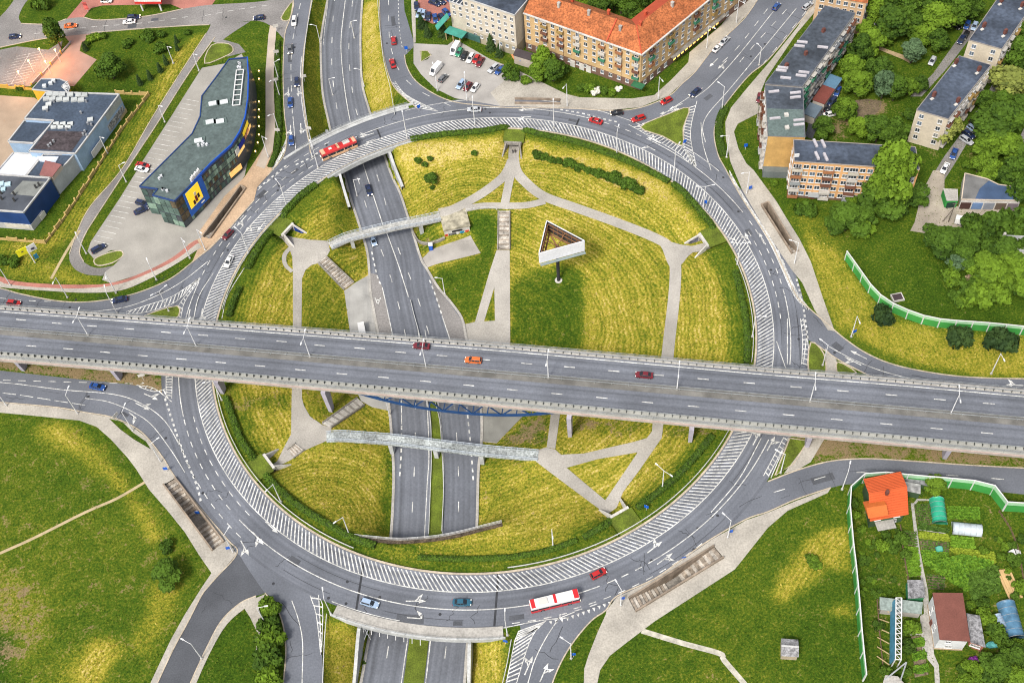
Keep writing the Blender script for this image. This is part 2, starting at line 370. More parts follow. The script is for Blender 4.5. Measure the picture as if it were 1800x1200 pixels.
# verges north
patch([(549,0),(582,0),(566,60),(564,100),(570,180),(584,245),(546,272),(534,200),(530,150),(533,100)], .5, 0, .15)
patch([(637,0),(665,0),(675,95),(690,150),(697,205),(655,215),(640,160),(633,80)], .78, .06, .25)
patch([(690,140),(720,175),(735,195),(700,205)], .4)
patch([(345,60),(362,58),(310,140),(215,297),(137,405),(60,470),(0,478),(0,425),(80,420),(110,390),(215,205),(265,160),(300,100)], .62, 0, 1, along((310,140),(215,297)))
patch([(130,62),(330,46),(300,100),(262,160),(150,150),(170,100)], .29)
patch([(0,430),(60,440),(30,480),(0,480)], .6)
patch([(120,400),(215,205),(240,175),(262,170),(110,420)], .25)
patch([(120,465),(150,485),(175,490),(182,497),(100,500),(0,487),(0,470),(60,450)], .55)
patch([(365,80),(405,78),(400,100),(355,118),(150,425),(160,450),(145,440)], .35)
patch([(570,1080),(640,1110),(632,1200),(625,1290),(560,1290)], .66, .04, .25)
patch([(822,1125),(890,1115),(883,1200),(870,1290),(812,1290)], .74, 0, .6, along((850,1120),(845,1200)))
patch([(370,1100),(430,1060),(447,1100),(450,1200),(335,1230)], .22)
patch([(1340,160),(1440,170),(1500,200),(1640,130),(1800,100),(1800,380),(1640,300),(1500,260),(1430,240)], .25, .1)
patch([(-60,622),(300,660),(292,694),(125,664),(0,650),(-60,645)], .5, .75)
patch([(1385,758),(1830,800),(1830,826),(1700,818),(1525,806),(1420,812)], .5, .6)
patch([(1500,178),(1560,178),(1545,205),(1500,205),(1480,245),(1465,235)], .4, .9)
gx_ = patch([(1506,870),(1760,855),(1800,890),(1800,1290),(1530,1290),(1506,1000)], .3, .12)
for _ in range(2):
    for A_ in (dry, soil, mowa):
        A_[1:-1, 1:-1] = (A_[1:-1, 1:-1]*2+A_[2:, 1:-1]+A_[:-2, 1:-1]+A_[1:-1, 2:]+A_[1:-1, :-2])/6
mb = MB(); nyr, nxr = TX.shape
me = bpy.data.meshes.new('ground')
idx = np.arange(nyr*nxr).reshape(nyr, nxr)
fa = np.stack([idx[:-1, :-1], idx[:-1, 1:], idx[1:, 1:], idx[1:, :-1]], -1).reshape(-1, 4)
me.from_pydata(np.stack([TX, TY, TZ], -1).reshape(-1, 3).tolist(), [], fa.tolist()); me.update()
for nm, A_ in (('dry', dry), ('soil', soil), ('mow', mow), ('mowa', mowa)):
    a = me.attributes.new(nm, 'FLOAT', 'POINT'); a.data.foreach_set('value', A_.reshape(-1).astype(np.float32))
me.polygons.foreach_set('use_smooth', [True]*len(me.polygons))
def grass_material(name='grass_ground', dark=1.0):
    m = bpy.data.materials.new(name); m.use_nodes = True; nt = m.node_tree; L = nt.links.new
    b = nt.nodes['Principled BSDF']; b.inputs['Roughness'].default_value = 0.95; b.inputs['Specular IOR Level'].default_value = 0.1
    pos = N(nt, 'NewGeometry').outputs['Position']
    def noise(s, d=3.0, r=0.6, dist=0.0):
        t = N(nt, 'TexNoise'); t.inputs['Scale'].default_value = s; t.inputs['Detail'].default_value = d; t.inputs['Roughness'].default_value = r; t.inputs['Distortion'].default_value = dist; L(pos, t.inputs['Vector']); return t.outputs[0]
    def ma(op, a, b_, c=None):
        q = N(nt, 'Math', operation=op)
        for i, v in enumerate((a, b_, c)):
            if v is None: continue
            if isinstance(v, (int, float)): q.inputs[i].default_value = v
            else: L(v, q.inputs[i])
        return q.outputs[0]
    at_ = lambda n: N(nt, 'Attribute', attribute_name=n).outputs['Fac']
    n1, n2, n3, n4 = noise(0.035, 2), noise(0.3, 3, .65, .8), noise(1.7, 2, .7), noise(4.5, 1)
    d = ma('MULTIPLY_ADD', ma('SUBTRACT', n1, .5), .36, at_('dry'))
    d = ma('MULTIPLY_ADD', ma('SUBTRACT', n2, .5), .5, d)
    d = ma('MULTIPLY_ADD', ma('SUBTRACT', n3, .5), .95, d)
    ph = ma('MULTIPLY_ADD', n1, 9.0, ma('MULTIPLY_ADD', n2, 2.0, at_('mow')))
    st = ma('SINE', ma('MULTIPLY', ph, 5.0), 0)
    st2 = ma('SINE', ma('MULTIPLY', ph, 1.25), 0)
    am = ma('MULTIPLY', at_('mowa'), ma('MULTIPLY', n2, .17))
    d = ma('MULTIPLY_ADD', st, am, d); d = ma('MULTIPLY_ADD', st2, ma('MULTIPLY', am, .6), d)
    cr = N(nt, 'ValToRGB'); L(d, cr.inputs[0]); e = cr.color_ramp.elements
    pts = [(0.0, (0.016, 0.04, 0.003)), (0.26, (0.042, 0.084, 0.006)), (0.44, (0.092, 0.124, 0.01)), (0.62, (0.205, 0.2, 0.02)), (0.8, (0.335, 0.28, 0.04)), (1.0, (0.52, 0.41, 0.15))]
    e[0].position, e[0].color = pts[0][0], (*pts[0][1], 1); e[1].position, e[1].color = pts[-1][0], (*pts[-1][1], 1)
    for p_, c_ in pts[1:-1]: q = e.new(p_); q.color = (*c_, 1)
    sf = ma('MULTIPLY_ADD', ma('SUBTRACT', n2, .5), 1.6, at_('soil')); sf = ma('MULTIPLY_ADD', ma('SUBTRACT', n3, .5), 1.2, sf)
    mr = N(nt, 'MapRange'); L(sf, mr.inputs[0]); mr.inputs['From Min'].default_value = .32; mr.inputs['From Max'].default_value = .62
    mx = N(nt, 'Mix', data_type='RGBA'); L(mr.outputs[0], mx.inputs[0]); L(cr.outputs[0], mx.inputs[6]); mx.inputs[7].default_value = (0.21, 0.155, 0.085, 1)
    sc = N(nt, 'VectorMath', operation='SCALE'); L(mx.outputs[2], sc.inputs[0]); L(ma('MULTIPLY_ADD', n4, 1.7, .15), sc.inputs['Scale']); L(sc.outputs[0], b.inputs['Base Color'])
    return m
GRASS = grass_material(); me.materials.append(GRASS)
ground = struct(new('ground', me))
# -------- draped sheets
OCC = []
def drape(name, poly, mt, off=0.05, holes=(), zf=None, grid=None, parent=None, skirt=0.0):
    P = [(p[0], p[1]) for p in poly]; OCC.append(P); zf = zf or tz; zs = [zf(*p) for p in P]
    if grid is None: grid = (max(zs)-min(zs) > 0.15)
    if grid:
        Q = []
        for i in range(len(P)):
            a = Vector(P[i]); b = Vector(P[(i+1) % len(P)]); n = max(1, int((b-a).length/gs)); Q += [tuple(a.lerp(b, k/n)) for k in range(n)]
        P = Q
    V = [Vector(p) for p in P]; E = [(i, (i+1) % len(P)) for i in range(len(P))]; hp = []
    for h in holes:
        o = len(V); hh = [(p[0], p[1]) for p in h]; hp.append(hh); V += [Vector(p) for p in hh]; E += [(o+i, o+(i+1) % len(hh)) for i in range(len(hh))]
    if grid:
        xs = [p[0] for p in P]; ys = [p[1] for p in P]
        ii = np.arange(int((min(xs)-gx0)/gs), int((max(xs)-gx0)/gs)+2)*gs+gx0; jj = np.arange(int((min(ys)-gy0)/gs), int((max(ys)-gy0)/gs)+2)*gs+gy0
        I, J = np.meshgrid(ii, jj); k = inpoly(I, J, P); V += [Vector((a, b)) for a, b in zip(I[k], J[k])]
    ov, oe, of, *_ = delaunay_2d_cdt(V, E, [], 0, 1e-4)
    tri = np.array([f for f in of], int); xy = np.array([tuple(v) for v in ov]); c = xy[tri].mean(1); keep = inpoly(c[:, 0], c[:, 1], P)
    for h in hp: keep &= ~inpoly(c[:, 0], c[:, 1], h)
    mb = MB(); mb.v = [(x, y, zf(x, y)+off) for x, y in xy]; mb.f = [tuple(t) for t in tri[keep].tolist()]
    if skirt:
        n = len(mb.v); Pn = P; a = sum(P[i-1][0]*P[i][1]-P[i][0]*P[i-1][1] for i in range(len(P)))
        if a < 0: Pn = P[::-1]
        mb.v += [(x, y, zf(x, y)+off) for x, y in Pn]+[(x, y, zf(x, y)+off-skirt) for x, y in Pn]; k = len(Pn)
        mb.f += [(n+k+i, n+k+(i+1) % k, n+(i+1) % k, n+i) for i in range(k)]
    return ob(name, mb, mt, parent)
def W2(pts): return [(p.x, p.y) for p in pts]
def flat(name, px, mt, off, sm=4, holes=(), closed=True, skirt=0.0):
    P = ats(px); P = spl(P, sm, True) if sm else P
    return struct(drape(name, W2(P), mt, off, [W2(ats(h)) for h in holes], zf=lambda x, y: 0.0, grid=False, skirt=skirt))
def edges(name, Lp, Rp, mt, off, sm=5):
    a = spl(ats(Lp), sm); b = spl(ats(Rp), sm)
    return struct(drape(name, W2(a)+W2(list(reversed(b))), mt, off, zf=lambda x, y: 0.0, grid=False))
RZ = 0.05      # carriageway level
# ---- ring carriageway
OCC.append(None); ring = empty('ring_road'); struct(ring, 'roundabout carriageway circling the sunken lawns')
def annulus(name, r0, r1, z, mt, n=180, k=10, parent=None, a0=0.0, a1=2*math.pi, th=0.0):
    mb = MB()
    for i in range(n+1):
        a = a0+(a1-a0)*i/n
        for j in range(k+1):
            r = r0+(r1-r0)*j/k; mb.v.append((CEN.x+r*math.cos(a), CEN.y+r*math.sin(a), z))
    for i in range(n):
        for j in range(k): p = i*(k+1)+j; mb.f.append((p, p+1, p+k+2, p+k+1))
    me = mb.mesh(name, mt); at_ = me.attributes.new('lat', 'FLOAT', 'POINT')
    at_.data.foreach_set('value', np.tile(np.linspace(r0, r1, k+1), n+1).astype(np.float32)); return new(name, me, parent)
RH, RL, RO = 80.7, 85.2, 90.0
annulus('carriageway', RIN, RO, RZ, ASPL, parent=ring)
def arc(r, a0, a1, n=60, z=0.0): return [CEN+Vector((r*math.cos(a0+(a1-a0)*i/n), r*math.sin(a0+(a1-a0)*i/n), z)) for i in range(n+1)]
def ang(px, py): p = at(px, py)-CEN; return math.atan2(p.y, p.x)
# ---- approach roads (kept 4 to 12 mm below the ring sheet)
edges('frontage_road_northwest', [(520,-40),(517,-10),(511,30),(501,60),(498,110),(498,150),(500,200),(504,240),(498,275),(470,310),(440,350)], [(552,-40),(549,-10),(540,50),(533,100),(531,150),(536,200),(546,270),(548,300),(540,330)], ASPH, RZ-.004)
edges('frontage_road_northeast', [(668,-40),(667,0),(669,50),(675,100),(686,140),(700,162),(737,192),(760,215)], [(709,-40),(710,0),(712,30),(716,70),(711,97),(715,117),(730,142),(762,165),(800,180),(850,187),(900,191),(930,205)], ASPH, RZ-.008)
flat('road_bay', [(709,20),(712,22),(728,76),(726,84),(712,98),(705,80)], ASPH, RZ-.012, 0)
flat('arterial_road', [(1345,-30),(1315,25),(1295,47),(1255,85),(1222,127),(1200,147),(1175,170),(1125,190),(1075,195),(1000,191),(940,200),(1000,222),(1110,250),(1200,290),(1270,355),(1325,440),(1360,480),(1352,422),(1305,350),(1275,297),(1262,272),(1255,237),(1260,212),(1272,188),(1315,135),(1350,106),(1400,46),(1430,10),(1460,-30)], ASPH, RZ-.012, 3)
edges('approach_road_east', [(1352,420),(1376,470),(1400,520),(1420,540),(1457,572),(1487,597),(1525,622),(1575,642),(1650,657),(1725,664),(1830,666)], [(1340,520),(1360,560),(1400,590),(1430,602),(1470,630),(1507,650),(1540,666),(1600,690),(1700,705),(1830,715)], ASPH, RZ-.016)
edges('approach_road_west', [(-60,498),(0,507),(37,517),(100,529),(150,531),(200,525),(250,512),(300,490),(337,462),(370,435),(400,405),(450,350),(480,320)], [(-60,580),(0,585),(100,590),(200,590),(300,600),(350,590),(380,540),(400,500),(430,440),(480,370),(500,340)], ASPH, RZ-.02)
edges('approach_road_southwest', [(-60,644),(0,651),(125,665),(237,677),(292,692),(330,700),(350,740),(380,800),(430,860)], [(-60,702),(0,707),(100,716),(150,725),(192,732),(230,747),(257,767),(287,805),(307,837),(350,890),(400,948),(417,972),(440,985)], ASPH, RZ-.024)
edges('local_road', [(417,965),(398,990),(380,1015),(357,1042),(332,1090),(305,1140),(277,1200),(255,1250)], [(470,1015),(466,1040),(450,1047),(422,1060),(390,1090),(365,1135),(335,1200),(315,1250)], ASPD, RZ-.028)
edges('frontage_road_south', [(417,968),(440,1005),(466,1042),(485,1065),(497,1095),(502,1130),(502,1160),(497,1210),(492,1260)], [(540,1000),(560,1045),(562,1080),(566,1145),(568,1210),(566,1260)], ASPH, RZ-.016)
edges('exit_road_southeast', [(905,1080),(915,1104),(908,1125),(900,1155),(888,1200),(878,1250)], [(1085,1040),(1065,1072),(1040,1090),(1010,1125),(987,1162),(971,1200),(955,1250)], ASPH, RZ-.02)
edges('approach_road_southeast', [(1300,850),(1350,846),(1405,825),(1462,810),(1525,806),(1600,810),(1700,817),(1830,824)], [(1085,1047),(1150,1017),(1200,982),(1250,947),(1312,912),(1350,899),(1400,877),(1450,860),(1500,850),(1600,850),(1700,858),(1830,872)], ASPH, RZ-.024)
edges('cross_street', [(-60,100),(0,84),(62,71),(135,62),(250,51),(325,46),(400,42),(450,37),(477,47),(500,70)], [(-60,20),(0,38),(37,42),(87,43),(117,34),(147,31),(175,36),(250,30),(295,22),(322,16),(370,9),(450,4),(517,-6)], ASPO, RZ-.016)
flat('side_street', [(-40,60),(0,30),(25,0),(40,-30),(75,-30),(45,5),(33,30),(37,44),(20,60)], ASPO, RZ-.02, 3)
flat('petrol_station_drive', [(117,34),(150,-5),(180,-30),(400,-30),(372,10),(322,17),(300,8),(180,10),(160,15),(147,31),(130,45)], REDP, RZ-.024, 0)
edges('service_road', [(372,40),(362,60),(310,140),(265,212),(215,297),(160,362),(137,405),(122,447),(129,470),(150,482),(180,485)], [(395,40),(378,66),(332,130),(275,220),(222,300),(175,372),(150,412),(140,442),(147,460),(170,471),(200,467)], ASPO, RZ-.02)
flat('drive_loop', [(378,44),(400,42),(440,38),(412,56),(392,70),(420,78),(432,92),(400,100),(395,82),(370,72)], ASPO, RZ-.024, 0)
flat('street_left_yard', [(0,88),(30,82),(85,88),(110,72),(105,100),(80,130),(55,152),(0,155),(-60,150),(-60,100)], ASPO, RZ-.012, 0)
flat('entrance_drive', [(112,62),(160,58),(142,80),(140,90),(170,105),(130,152),(105,150),(60,150),(125,78)], mat('brown_pavers', (0.30, 0.2, 0.165), scale=.15), RZ-.03, 0)
flat('goods_yard', [(-60,168),(0,168),(60,172),(90,190),(45,250),(20,300),(-60,330)], mat('tan_yard', (0.34, 0.26, 0.19), var=.25, scale=.1), RZ-.016, 0)
# pavements (raised)
PZ = 0.15
flat('pavement_southwest', [(-60,702),(0,708),(100,717),(150,726),(192,733),(230,748),(257,768),(287,806),(307,838),(350,891),(400,949),(416,973),(380,1016),(357,1043),(332,1091),(305,1141),(277,1201),(255,1251),(243,1250),(267,1195),(300,1125),(325,1080),(355,1032),(372,1007),(350,975),(325,935),(297,900),(262,860),(240,825),(225,805),(195,772),(170,750),(140,739),(75,732),(0,725),(-60,722)], PAVE, PZ, 0, [PITS['w'], [(192,736),(215,741),(235,761),(257,776),(266,790),(235,772),(212,755)]], skirt=.2)
flat('pavement_southeast', [(1460,858),(1400,880),(1350,901),(1312,914),(1250,949),(1200,984),(1150,1019),(1085,1049),(1066,1073),(1065,1079),(1050,1112),(1035,1150),(1027,1175),(1025,1250),(1048,1250),(1050,1200),(1055,1177),(1072,1152),(1100,1130),(1150,1092),(1215,1050),(1292,1000),(1350,927),(1385,897),(1455,866)], PAVE, PZ, 0, [PITS['s']], skirt=.2)
flat('pavement_east', [(1450,-30),(1430,0),(1402,48),(1354,108),(1312,157),(1285,190),(1275,215),(1276,245),(1284,285),(1305,335),(1340,395),(1375,450),(1392,475),(1410,497),(1432,545),(1455,580),(1467,582),(1445,520),(1425,460),(1405,420),(1380,380),(1365,355),(1352,337),(1325,300),(1312,288),(1298,262),(1290,232),(1297,218),(1332,200),(1334,170),(1347,138),(1400,60),(1455,-5),(1475,-30)], PAVE, PZ, 0, [PITS['e']], skirt=.2)
flat('pavement_north', [(880,187),(1000,190),(1075,194),(1125,189),(1175,169),(1200,146),(1222,126),(1255,84),(1295,46),(1315,24),(1348,-25),(1320,-25),(1290,15),(1268,45),(1212,93),(1210,110),(1180,141),(1150,168),(1112,174),(1020,172),(995,166),(905,122),(890,140),(862,164)], PAVE, PZ, 0, [PITS['n']], skirt=.2)
flat('car_park', [(727,77),(787,80),(800,70),(815,78),(862,105),(905,122),(890,140),(864,163),(880,187),(858,183),(800,173),(765,156),(740,131),(727,112)], mat('car_park_pavers', (0.33, 0.315, 0.3), scale=.15), PZ-.02, 0, [[(738,90),(752,90),(759,97),(752,105),(740,109)]], skirt=.2)
flat('footway_by_car_park', [(722,-30),(730,-30),(731,75),(727,76),(724,40)], PAVE, PZ-.01, 0, skirt=.2)
flat('brick_car_park', [(731,-30),(800,-30),(797,25),(780,43),(760,42),(738,33)], REDP, PZ-.03, 0, skirt=.2)
flat('footway_northwest', [(475,45),(486,50),(482,100),(481,150),(484,225),(480,262),(465,297),(450,292),(465,255),(467,225),(467,125),(472,62)], TANLIT if False else mat('beige_pavers', (0.42, 0.36, 0.30), scale=.15), PZ-.01, 0, skirt=.2)
flat('showroom_forecourt', [(397,112),(355,120),(322,172),(300,207),(252,282),(212,347),(160,425),(154,442),(166,456),(195,440),(212,440),(217,450),(200,467),(185,478),(180,492),(195,498),(250,481),(300,456),(345,426),(357,417),(390,370),(430,310),(440,260),(445,200),(440,130),(425,95)], mat('forecourt_pavers', (0.30, 0.285, 0.26), scale=.12), PZ-.04, 0, skirt=.2)
flat('promenade_by_showroom', [(466,256),(480,263),(478,300),(452,330),(447,352),(400,407),(370,437),(337,463),(347,440),(330,430),(343,423),(357,417),(350,408),(395,345),(430,312)], TANLIT, PZ-.015, 0, [PITS['nw']], skirt=.2)
cyc = [(-40,476),(0,486),(25,494),(75,499),(150,501),(200,497),(250,480),(300,455),(337,427),(347,422)], [(-40,486),(0,495),(15,500),(75,506),(150,507),(212,499),(270,477),(312,455),(342,432),(350,428)]
edges('cycle_path', cyc[0], cyc[1], REDP, PZ+.01)
edges('footway_west', cyc[1], [(-40,498),(0,505),(30,508),(75,511),(150,515),(212,511),(262,491),(312,463),(345,441),(355,436)], PAVE, PZ+.005)
flat('footway_south', [(466,1044),(447,1052),(425,1062),(440,1085),(452,1110),(450,1150),(455,1200),(458,1250),(478,1250),(472,1190),(470,1130),(462,1090),(455,1070)], PAVE, PZ+.02, 0, skirt=.2)
edges('footway_local_road', [(450,1048),(422,1061),(390,1091),(365,1136),(335,1201),(315,1251)], [(452,1056),(432,1068),(400,1096),(374,1138),(345,1201),(326,1251)], PAVE, PZ)
flat('footway_verge_east', [(1450,612),(1470,632),(1472,662),(1450,662),(1452,632)], PAVE, PZ, 0)
flat('footway_under_overpass', [(1425,770),(1450,770),(1425,812),(1402,826),(1378,832)], PAVE, PZ, 0)
# kerbs: thin raised stone lines
def kerb(px, closed=False, sm=5, z=0.0, h=0.17, w=0.3, name='kerb'):
    P = spl(ats(px, z), sm, closed)
    if closed: P.append(P[0])
    return struct(ob(name, MB().strip(P, w, z, h=h), KERB))
for a, b, c in ((0, 200, 1),): pass
k_ = ob('kerb', MB().strip(arc(RIN-.25, 0, 2*math.pi, 220), 0.5, 0.0, h=.17), KERB); struct(k_)
for K in ([(-60,498),(0,507),(37,517),(100,529),(150,531),(200,525),(250,512),(300,490),(337,462),(370,435),(400,405),(447,352)],
          [(-60,702),(0,707),(100,716),(150,725),(192,732),(230,747),(257,767),(287,805),(307,837),(350,890),(400,948),(417,972),(380,1015),(357,1042),(332,1090),(305,1140),(277,1200),(255,1250)],
          [(450,1047),(422,1060),(390,1090),(365,1135),(335,1200),(315,1250)], [(466,1042),(485,1065),(497,1095),(502,1130),(502,1160),(497,1210),(492,1260)],
          [(1460,857),(1400,877),(1350,899),(1312,912),(1250,947),(1200,982),(1150,1017),(1085,1047),(1065,1072),(1040,1090),(1010,1125),(987,1162),(971,1200),(955,1250)],
          [(1348,-25),(1315,25),(1295,47),(1255,85),(1222,127),(1200,147),(1175,170),(1125,190),(1075,195),(1000,191),(900,190),(850,186),(800,180),(762,165),(730,142),(715,117),(711,97)],
          [(1460,-30),(1430,10),(1400,46),(1350,106),(1315,135),(1272,188),(1260,212),(1255,237),(1262,272),(1275,297),(1305,350),(1352,422),(1376,470),(1400,520),(1420,540),(1457,572),(1487,597),(1525,622),(1575,642),(1650,657),(1725,664),(1830,666)],
          [(1350,846),(1405,825),(1462,810),(1525,806),(1600,810),(1700,817),(1830,824)], [(520,-40),(517,-10),(511,30),(501,60),(498,110),(498,150),(500,200),(504,240),(498,275),(470,310)],
          [(552,-40),(549,-10),(540,50),(533,100),(531,150),(536,200),(546,270)], [(668,-40),(667,0),(669,50),(675,100),(686,140),(700,162),(735,192)], [(1430,602),(1470,630),(1507,650),(1540,666)],
          [(0,84),(62,71),(112,64)], [(160,58),(250,51),(325,46),(368,44)], [(37,42),(87,43),(117,34)], [(147,31),(175,36),(250,30),(295,22),(322,16)], [(122,447),(137,405),(160,362),(215,297),(265,212),(310,140),(362,60)], [(147,460),(140,442),(150,412),(175,372),(222,300),(275,220),(332,130),(378,66)]):
    kerb(K)
# splitter islands: grass triangle, raised
def island(px, mt=None, sm=3, name='splitter_island'):
    P = spl(ats(px), sm, True); o = drape(name, W2(P), mt or GRASSI, 0.14, zf=lambda x, y: 0.0, grid=False, skirt=.2); struct(o)
    kerb(px, True, sm, h=.16, w=.35); return o
GRASSI = mat('short_grass', (0.1, 0.135, 0.013), var=.35, scale=.3, fine=3, fvar=.35)
island([(1211,190),(1170,203),(1126,224),(1165,240),(1199,256),(1201,225)])
island([(257,554),(312,538),(308,562),(260,562)]); island([(516,2),(494,32),(509,35)]); island([(1425,602),(1448,622),(1450,660),(1422,655)])
island([(1472,636),(1505,655),(1475,660)]); island([(1388,770),(1420,775),(1395,815),(1362,836)], sm=0); island([(752,90),(740,90),(740,109),(758,98)], sm=0)
island([(166,456),(190,445),(212,441),(216,450),(198,462),(172,467)]); island([(372,80),(402,78),(410,90),(395,100),(360,112)])
# ---- underpass road
UM = empty('underpass_road'); struct(UM, 'sunken dual carriageway running under the roundabout')
def under_strip(Lp, Rp, name, mt, off, k=14):
    a, b = spl([ur(*p) for p in Lp], 5), spl([ur(*p) for p in Rp], 5); n = max(len(a), len(b)); La, Lb = arclen(a)[-1], arclen(b)[-1]; mb = MB(); lat = []
    for i in range(n):
        p = walk(a, La*i/(n-1))[0]; q = walk(b, Lb*i/(n-1))[0]; w = (q-p).length
        for j in range(k+1): c = p.lerp(q, j/k); mb.v.append((c.x, c.y, zroad(c.y)+off)); lat.append(j/k*w+37)
    for i in range(n-1):
        for j in range(k): t = i*(k+1)+j; mb.f.append((t, t+k+1, t+k+2, t+1))
    me = mb.mesh(name, mt); A_ = me.attributes.new('lat', 'FLOAT', 'POINT'); A_.data.foreach_set('value', np.array(lat, np.float32)); return new(name, me, UM)
under_strip(UL, UR, 'carriageway', ASPL, 0.0, 24); under_strip(SL, SR, 'carriageway', ASPL, 0.0, 24)
def ustrip(px, w, mt, off, name, h=0.0):
    P = spl([ur(*p) for p in px], 5); return ob(name, MB().strip(P, w, lambda x, y: zroad(y)+off, h=h), mt, UM)
# shoulders
for e, o_ in ((UL, -.5), (UR, .5), (SL, -.6), (SR, .6)): ustrip(e, .7, CONC, .02, 'shoulder_slabs', .12)
def ugrass(px): 
    P = spl([ur(*p) for p in px], 2, False); struct(drape('median_lawn', W2(P), GRASSI, .14, zf=lambda x, y: zroad(y), grid=False, skirt=.2))
def ubay(px): P = [ur(*p) for p in px]; drape('bay_surface', W2(P), ASPO, .008, zf=lambda x, y: zroad(y), grid=False, parent=UM)
ubay([(753,476),(768,505),(791,534),(811,562),(819,598),(830,640),(800,640),(785,580),(777,555),(765,520)]); ubay([(650,480),(652,510),(658,546),(665,584),(678,650),(698,650),(684,560),(672,505),(663,482)])
ugrass([(738,590),(744,640),(757,720),(759,800),(757,860),(754,946),(776,942),(780,860),(777,790),(770,720),(752,640),(741,590)])
ugrass([(728,1060),(720,1122),(709,1200),(700,1270),(737,1270),(745,1200),(754,1122),(760,1060)])
# ------------------------------------------------------------------ paths inside the bowl
def path(name, px, mt=PATHM, off=0.12, sm=3, holes=()):
    P = gps(px); P = spl(P, sm, True) if sm else P
    return struct(drape(name, W2(P), mt, off, [W2(gps(h)) for h in holes], grid=True))
def pathr(name, px, w, mt=PATHM, off=0.12):
    P = spl(gps(px), 4); a = []; b = []
    for i in range(len(P)):
        d = P[min(i+1, len(P)-1)]-P[max(i-1, 0)]; d.z = 0; q = perp(d); a.append(P[i]+q*w/2); b.append(P[i]-q*w/2)
    return struct(drape(name, W2(a)+W2(b[::-1]), mt, off, grid=True))
path('path_west', [(490,409),(510,416),(545,422),(577,424),(580,441),(574,452),(560,463),(548,466),(537,475),(531,490),(530,580),(531,700),(534,712),(545,732),(567,747),(583,752),(580,772),(567,778),(533,793),(512,808),(480,823),(472,821),(487,811),(512,763),(513,690),(515,580),(515,480),(514,452),(508,435),(496,420)], sm=0)
pathr('path_loop', [(510,436),(500,450),(502,466),(514,478)], 1.2, off=.14)
pathr('path_east', [(904,256),(903,280),(908,302),(925,322),(955,345),(1010,365),(1080,390),(1150,418),(1178,436),(1187,465),(1185,520),(1176,600),(1168,680),(1163,740)], 3.3)
path('path_fork', [(1150,410),(1180,426),(1215,433),(1248,425),(1256,433),(1218,444),(1201,462),(1180,475),(1165,440)], off=.15, sm=2)
pathr('path_north', [(901,282),(893,300),(880,316),(845,342),(805,364),(772,378)], 3.2, off=.15)
pathr('path_link', [(899,300),(892,335),(886,368)], 2.6, off=.17)
pathr('path_terrace', [(818,367),(850,362),(886,362),(925,361),(958,354)], 2.4, off=.14)
path('promenade', [(817,570),(835,566),(860,480),(873,440),(896,440),(897,620),(915,690),(924,726),(873,779),(846,776),(846,724),(836,650),(820,592)], sm=0, holes=[[(869,505),(851,565),(870,564)]])
path('plaza_paving', [(848,726),(923,728),(873,778),(847,775)], mat('dark_slabs', (0.2, 0.2, 0.185), scale=.2), .2, 0)  # darker, slightly greenish grey slabs
path('court_paving', [(741,455),(757,440),(827,414),(845,445),(750,471)], mat('court_slabs', (0.33, 0.31, 0.285), scale=.2), sm=0)
path('bus_bay_paving', [(605,511),(622,499),(648,484),(650,510),(656,550),(664,595),(682,705),(682,722),(655,716),(635,705),(628,690),(615,582)], mat('bay_slabs', (0.33, 0.325, 0.31), scale=.2), sm=0)
path('path_southeast', [(942,792),(960,786),(976,790),(986,799),(1026,797),(1112,777),(1137,770),(1146,758),(1148,735),(1167,738),(1163,770),(1125,825),(1095,865),(1084,892),(1068,903),(1050,892),(1000,855),(942,811)], sm=0, holes=[[(996,822),(1050,807),(1121,795),(1064,879)]])
path('path_down_to_plaza', [(961,786),(976,789),(985,722),(969,722)], off=.15, sm=0)
# field tracks worn across the meadow
pathr('worn_track', [(0,972),(60,945),(150,900),(205,876),(255,847)], .8, mat('worn_earth', (0.4, 0.32, 0.19), scale=.5), .05)
pathr('slab_track', [(1128,1108),(1200,1130),(1265,1148),(1273,1160),(1312,1205)], 1.3, mat('pale_slabs', (0.42, 0.4, 0.34), var=.35, scale=.6), .06)
pathr('gravel_track', [(140,405),(115,445),(90,490)], .9, mat('worn_earth', (0.3, 0.27, 0.2)), .05)
# ------------------------------------------------------------------ markings
MZ = RZ+.014
def mark(P, w, name='solid_line', parent=ring, z=MZ): return ob(name, MB().strip(P, w, z), PAINT, parent)
def dashes(P, dl, gap, w, name='lane_dash', parent=ring, z=MZ, start=0.0):
    L = arclen(P)[-1]; s = start
    while s+dl < L:
        n = 2 if dl < 2 else 3
        mark([walk(P, s+dl*k/n)[0] for k in range(n+1)], w, name, parent, z); s += dl+gap
def pxl(px, sm=5): return spl(ats(px), sm)
# hatched apron inside the ring
hs_ = []
n = 420
for i in range(n):
    a = 2*math.pi*i/n; r0, r1 = RIN+.25, RH-.15; da = 3.2/78.0; wa = .42/78/2; v = []
    q0, q1 = CEN+Vector((r0*math.cos(a), r0*math.sin(a), MZ)), CEN+Vector((r1*math.cos(a+da), r1*math.sin(a+da), MZ))
    hs_.append((q0, q1))
hs_.sort(key=lambda q: q[0].y)
under = MB()
for i, (q0, q1) in enumerate(hs_):
    if i < 300: mark([q0, q1], .3, 'hatch_stripe')
    else: under.strip([q0, q1], .34, MZ)
far = ob('hatch_stripe', under, PAINT, ring); far['kind'] = 'stuff'
mark(arc(RH, 0, 2*math.pi, 220), .26)
def A(px, py):
    a = ang(px, py); return a if a > 0 else a+2*math.pi
def rarc(r, p0, p1, n=50):
    a0, a1 = A(*p0), A(*p1)
    if a1 < a0: a1 += 2*math.pi
    return arc(r, a0, a1, n)
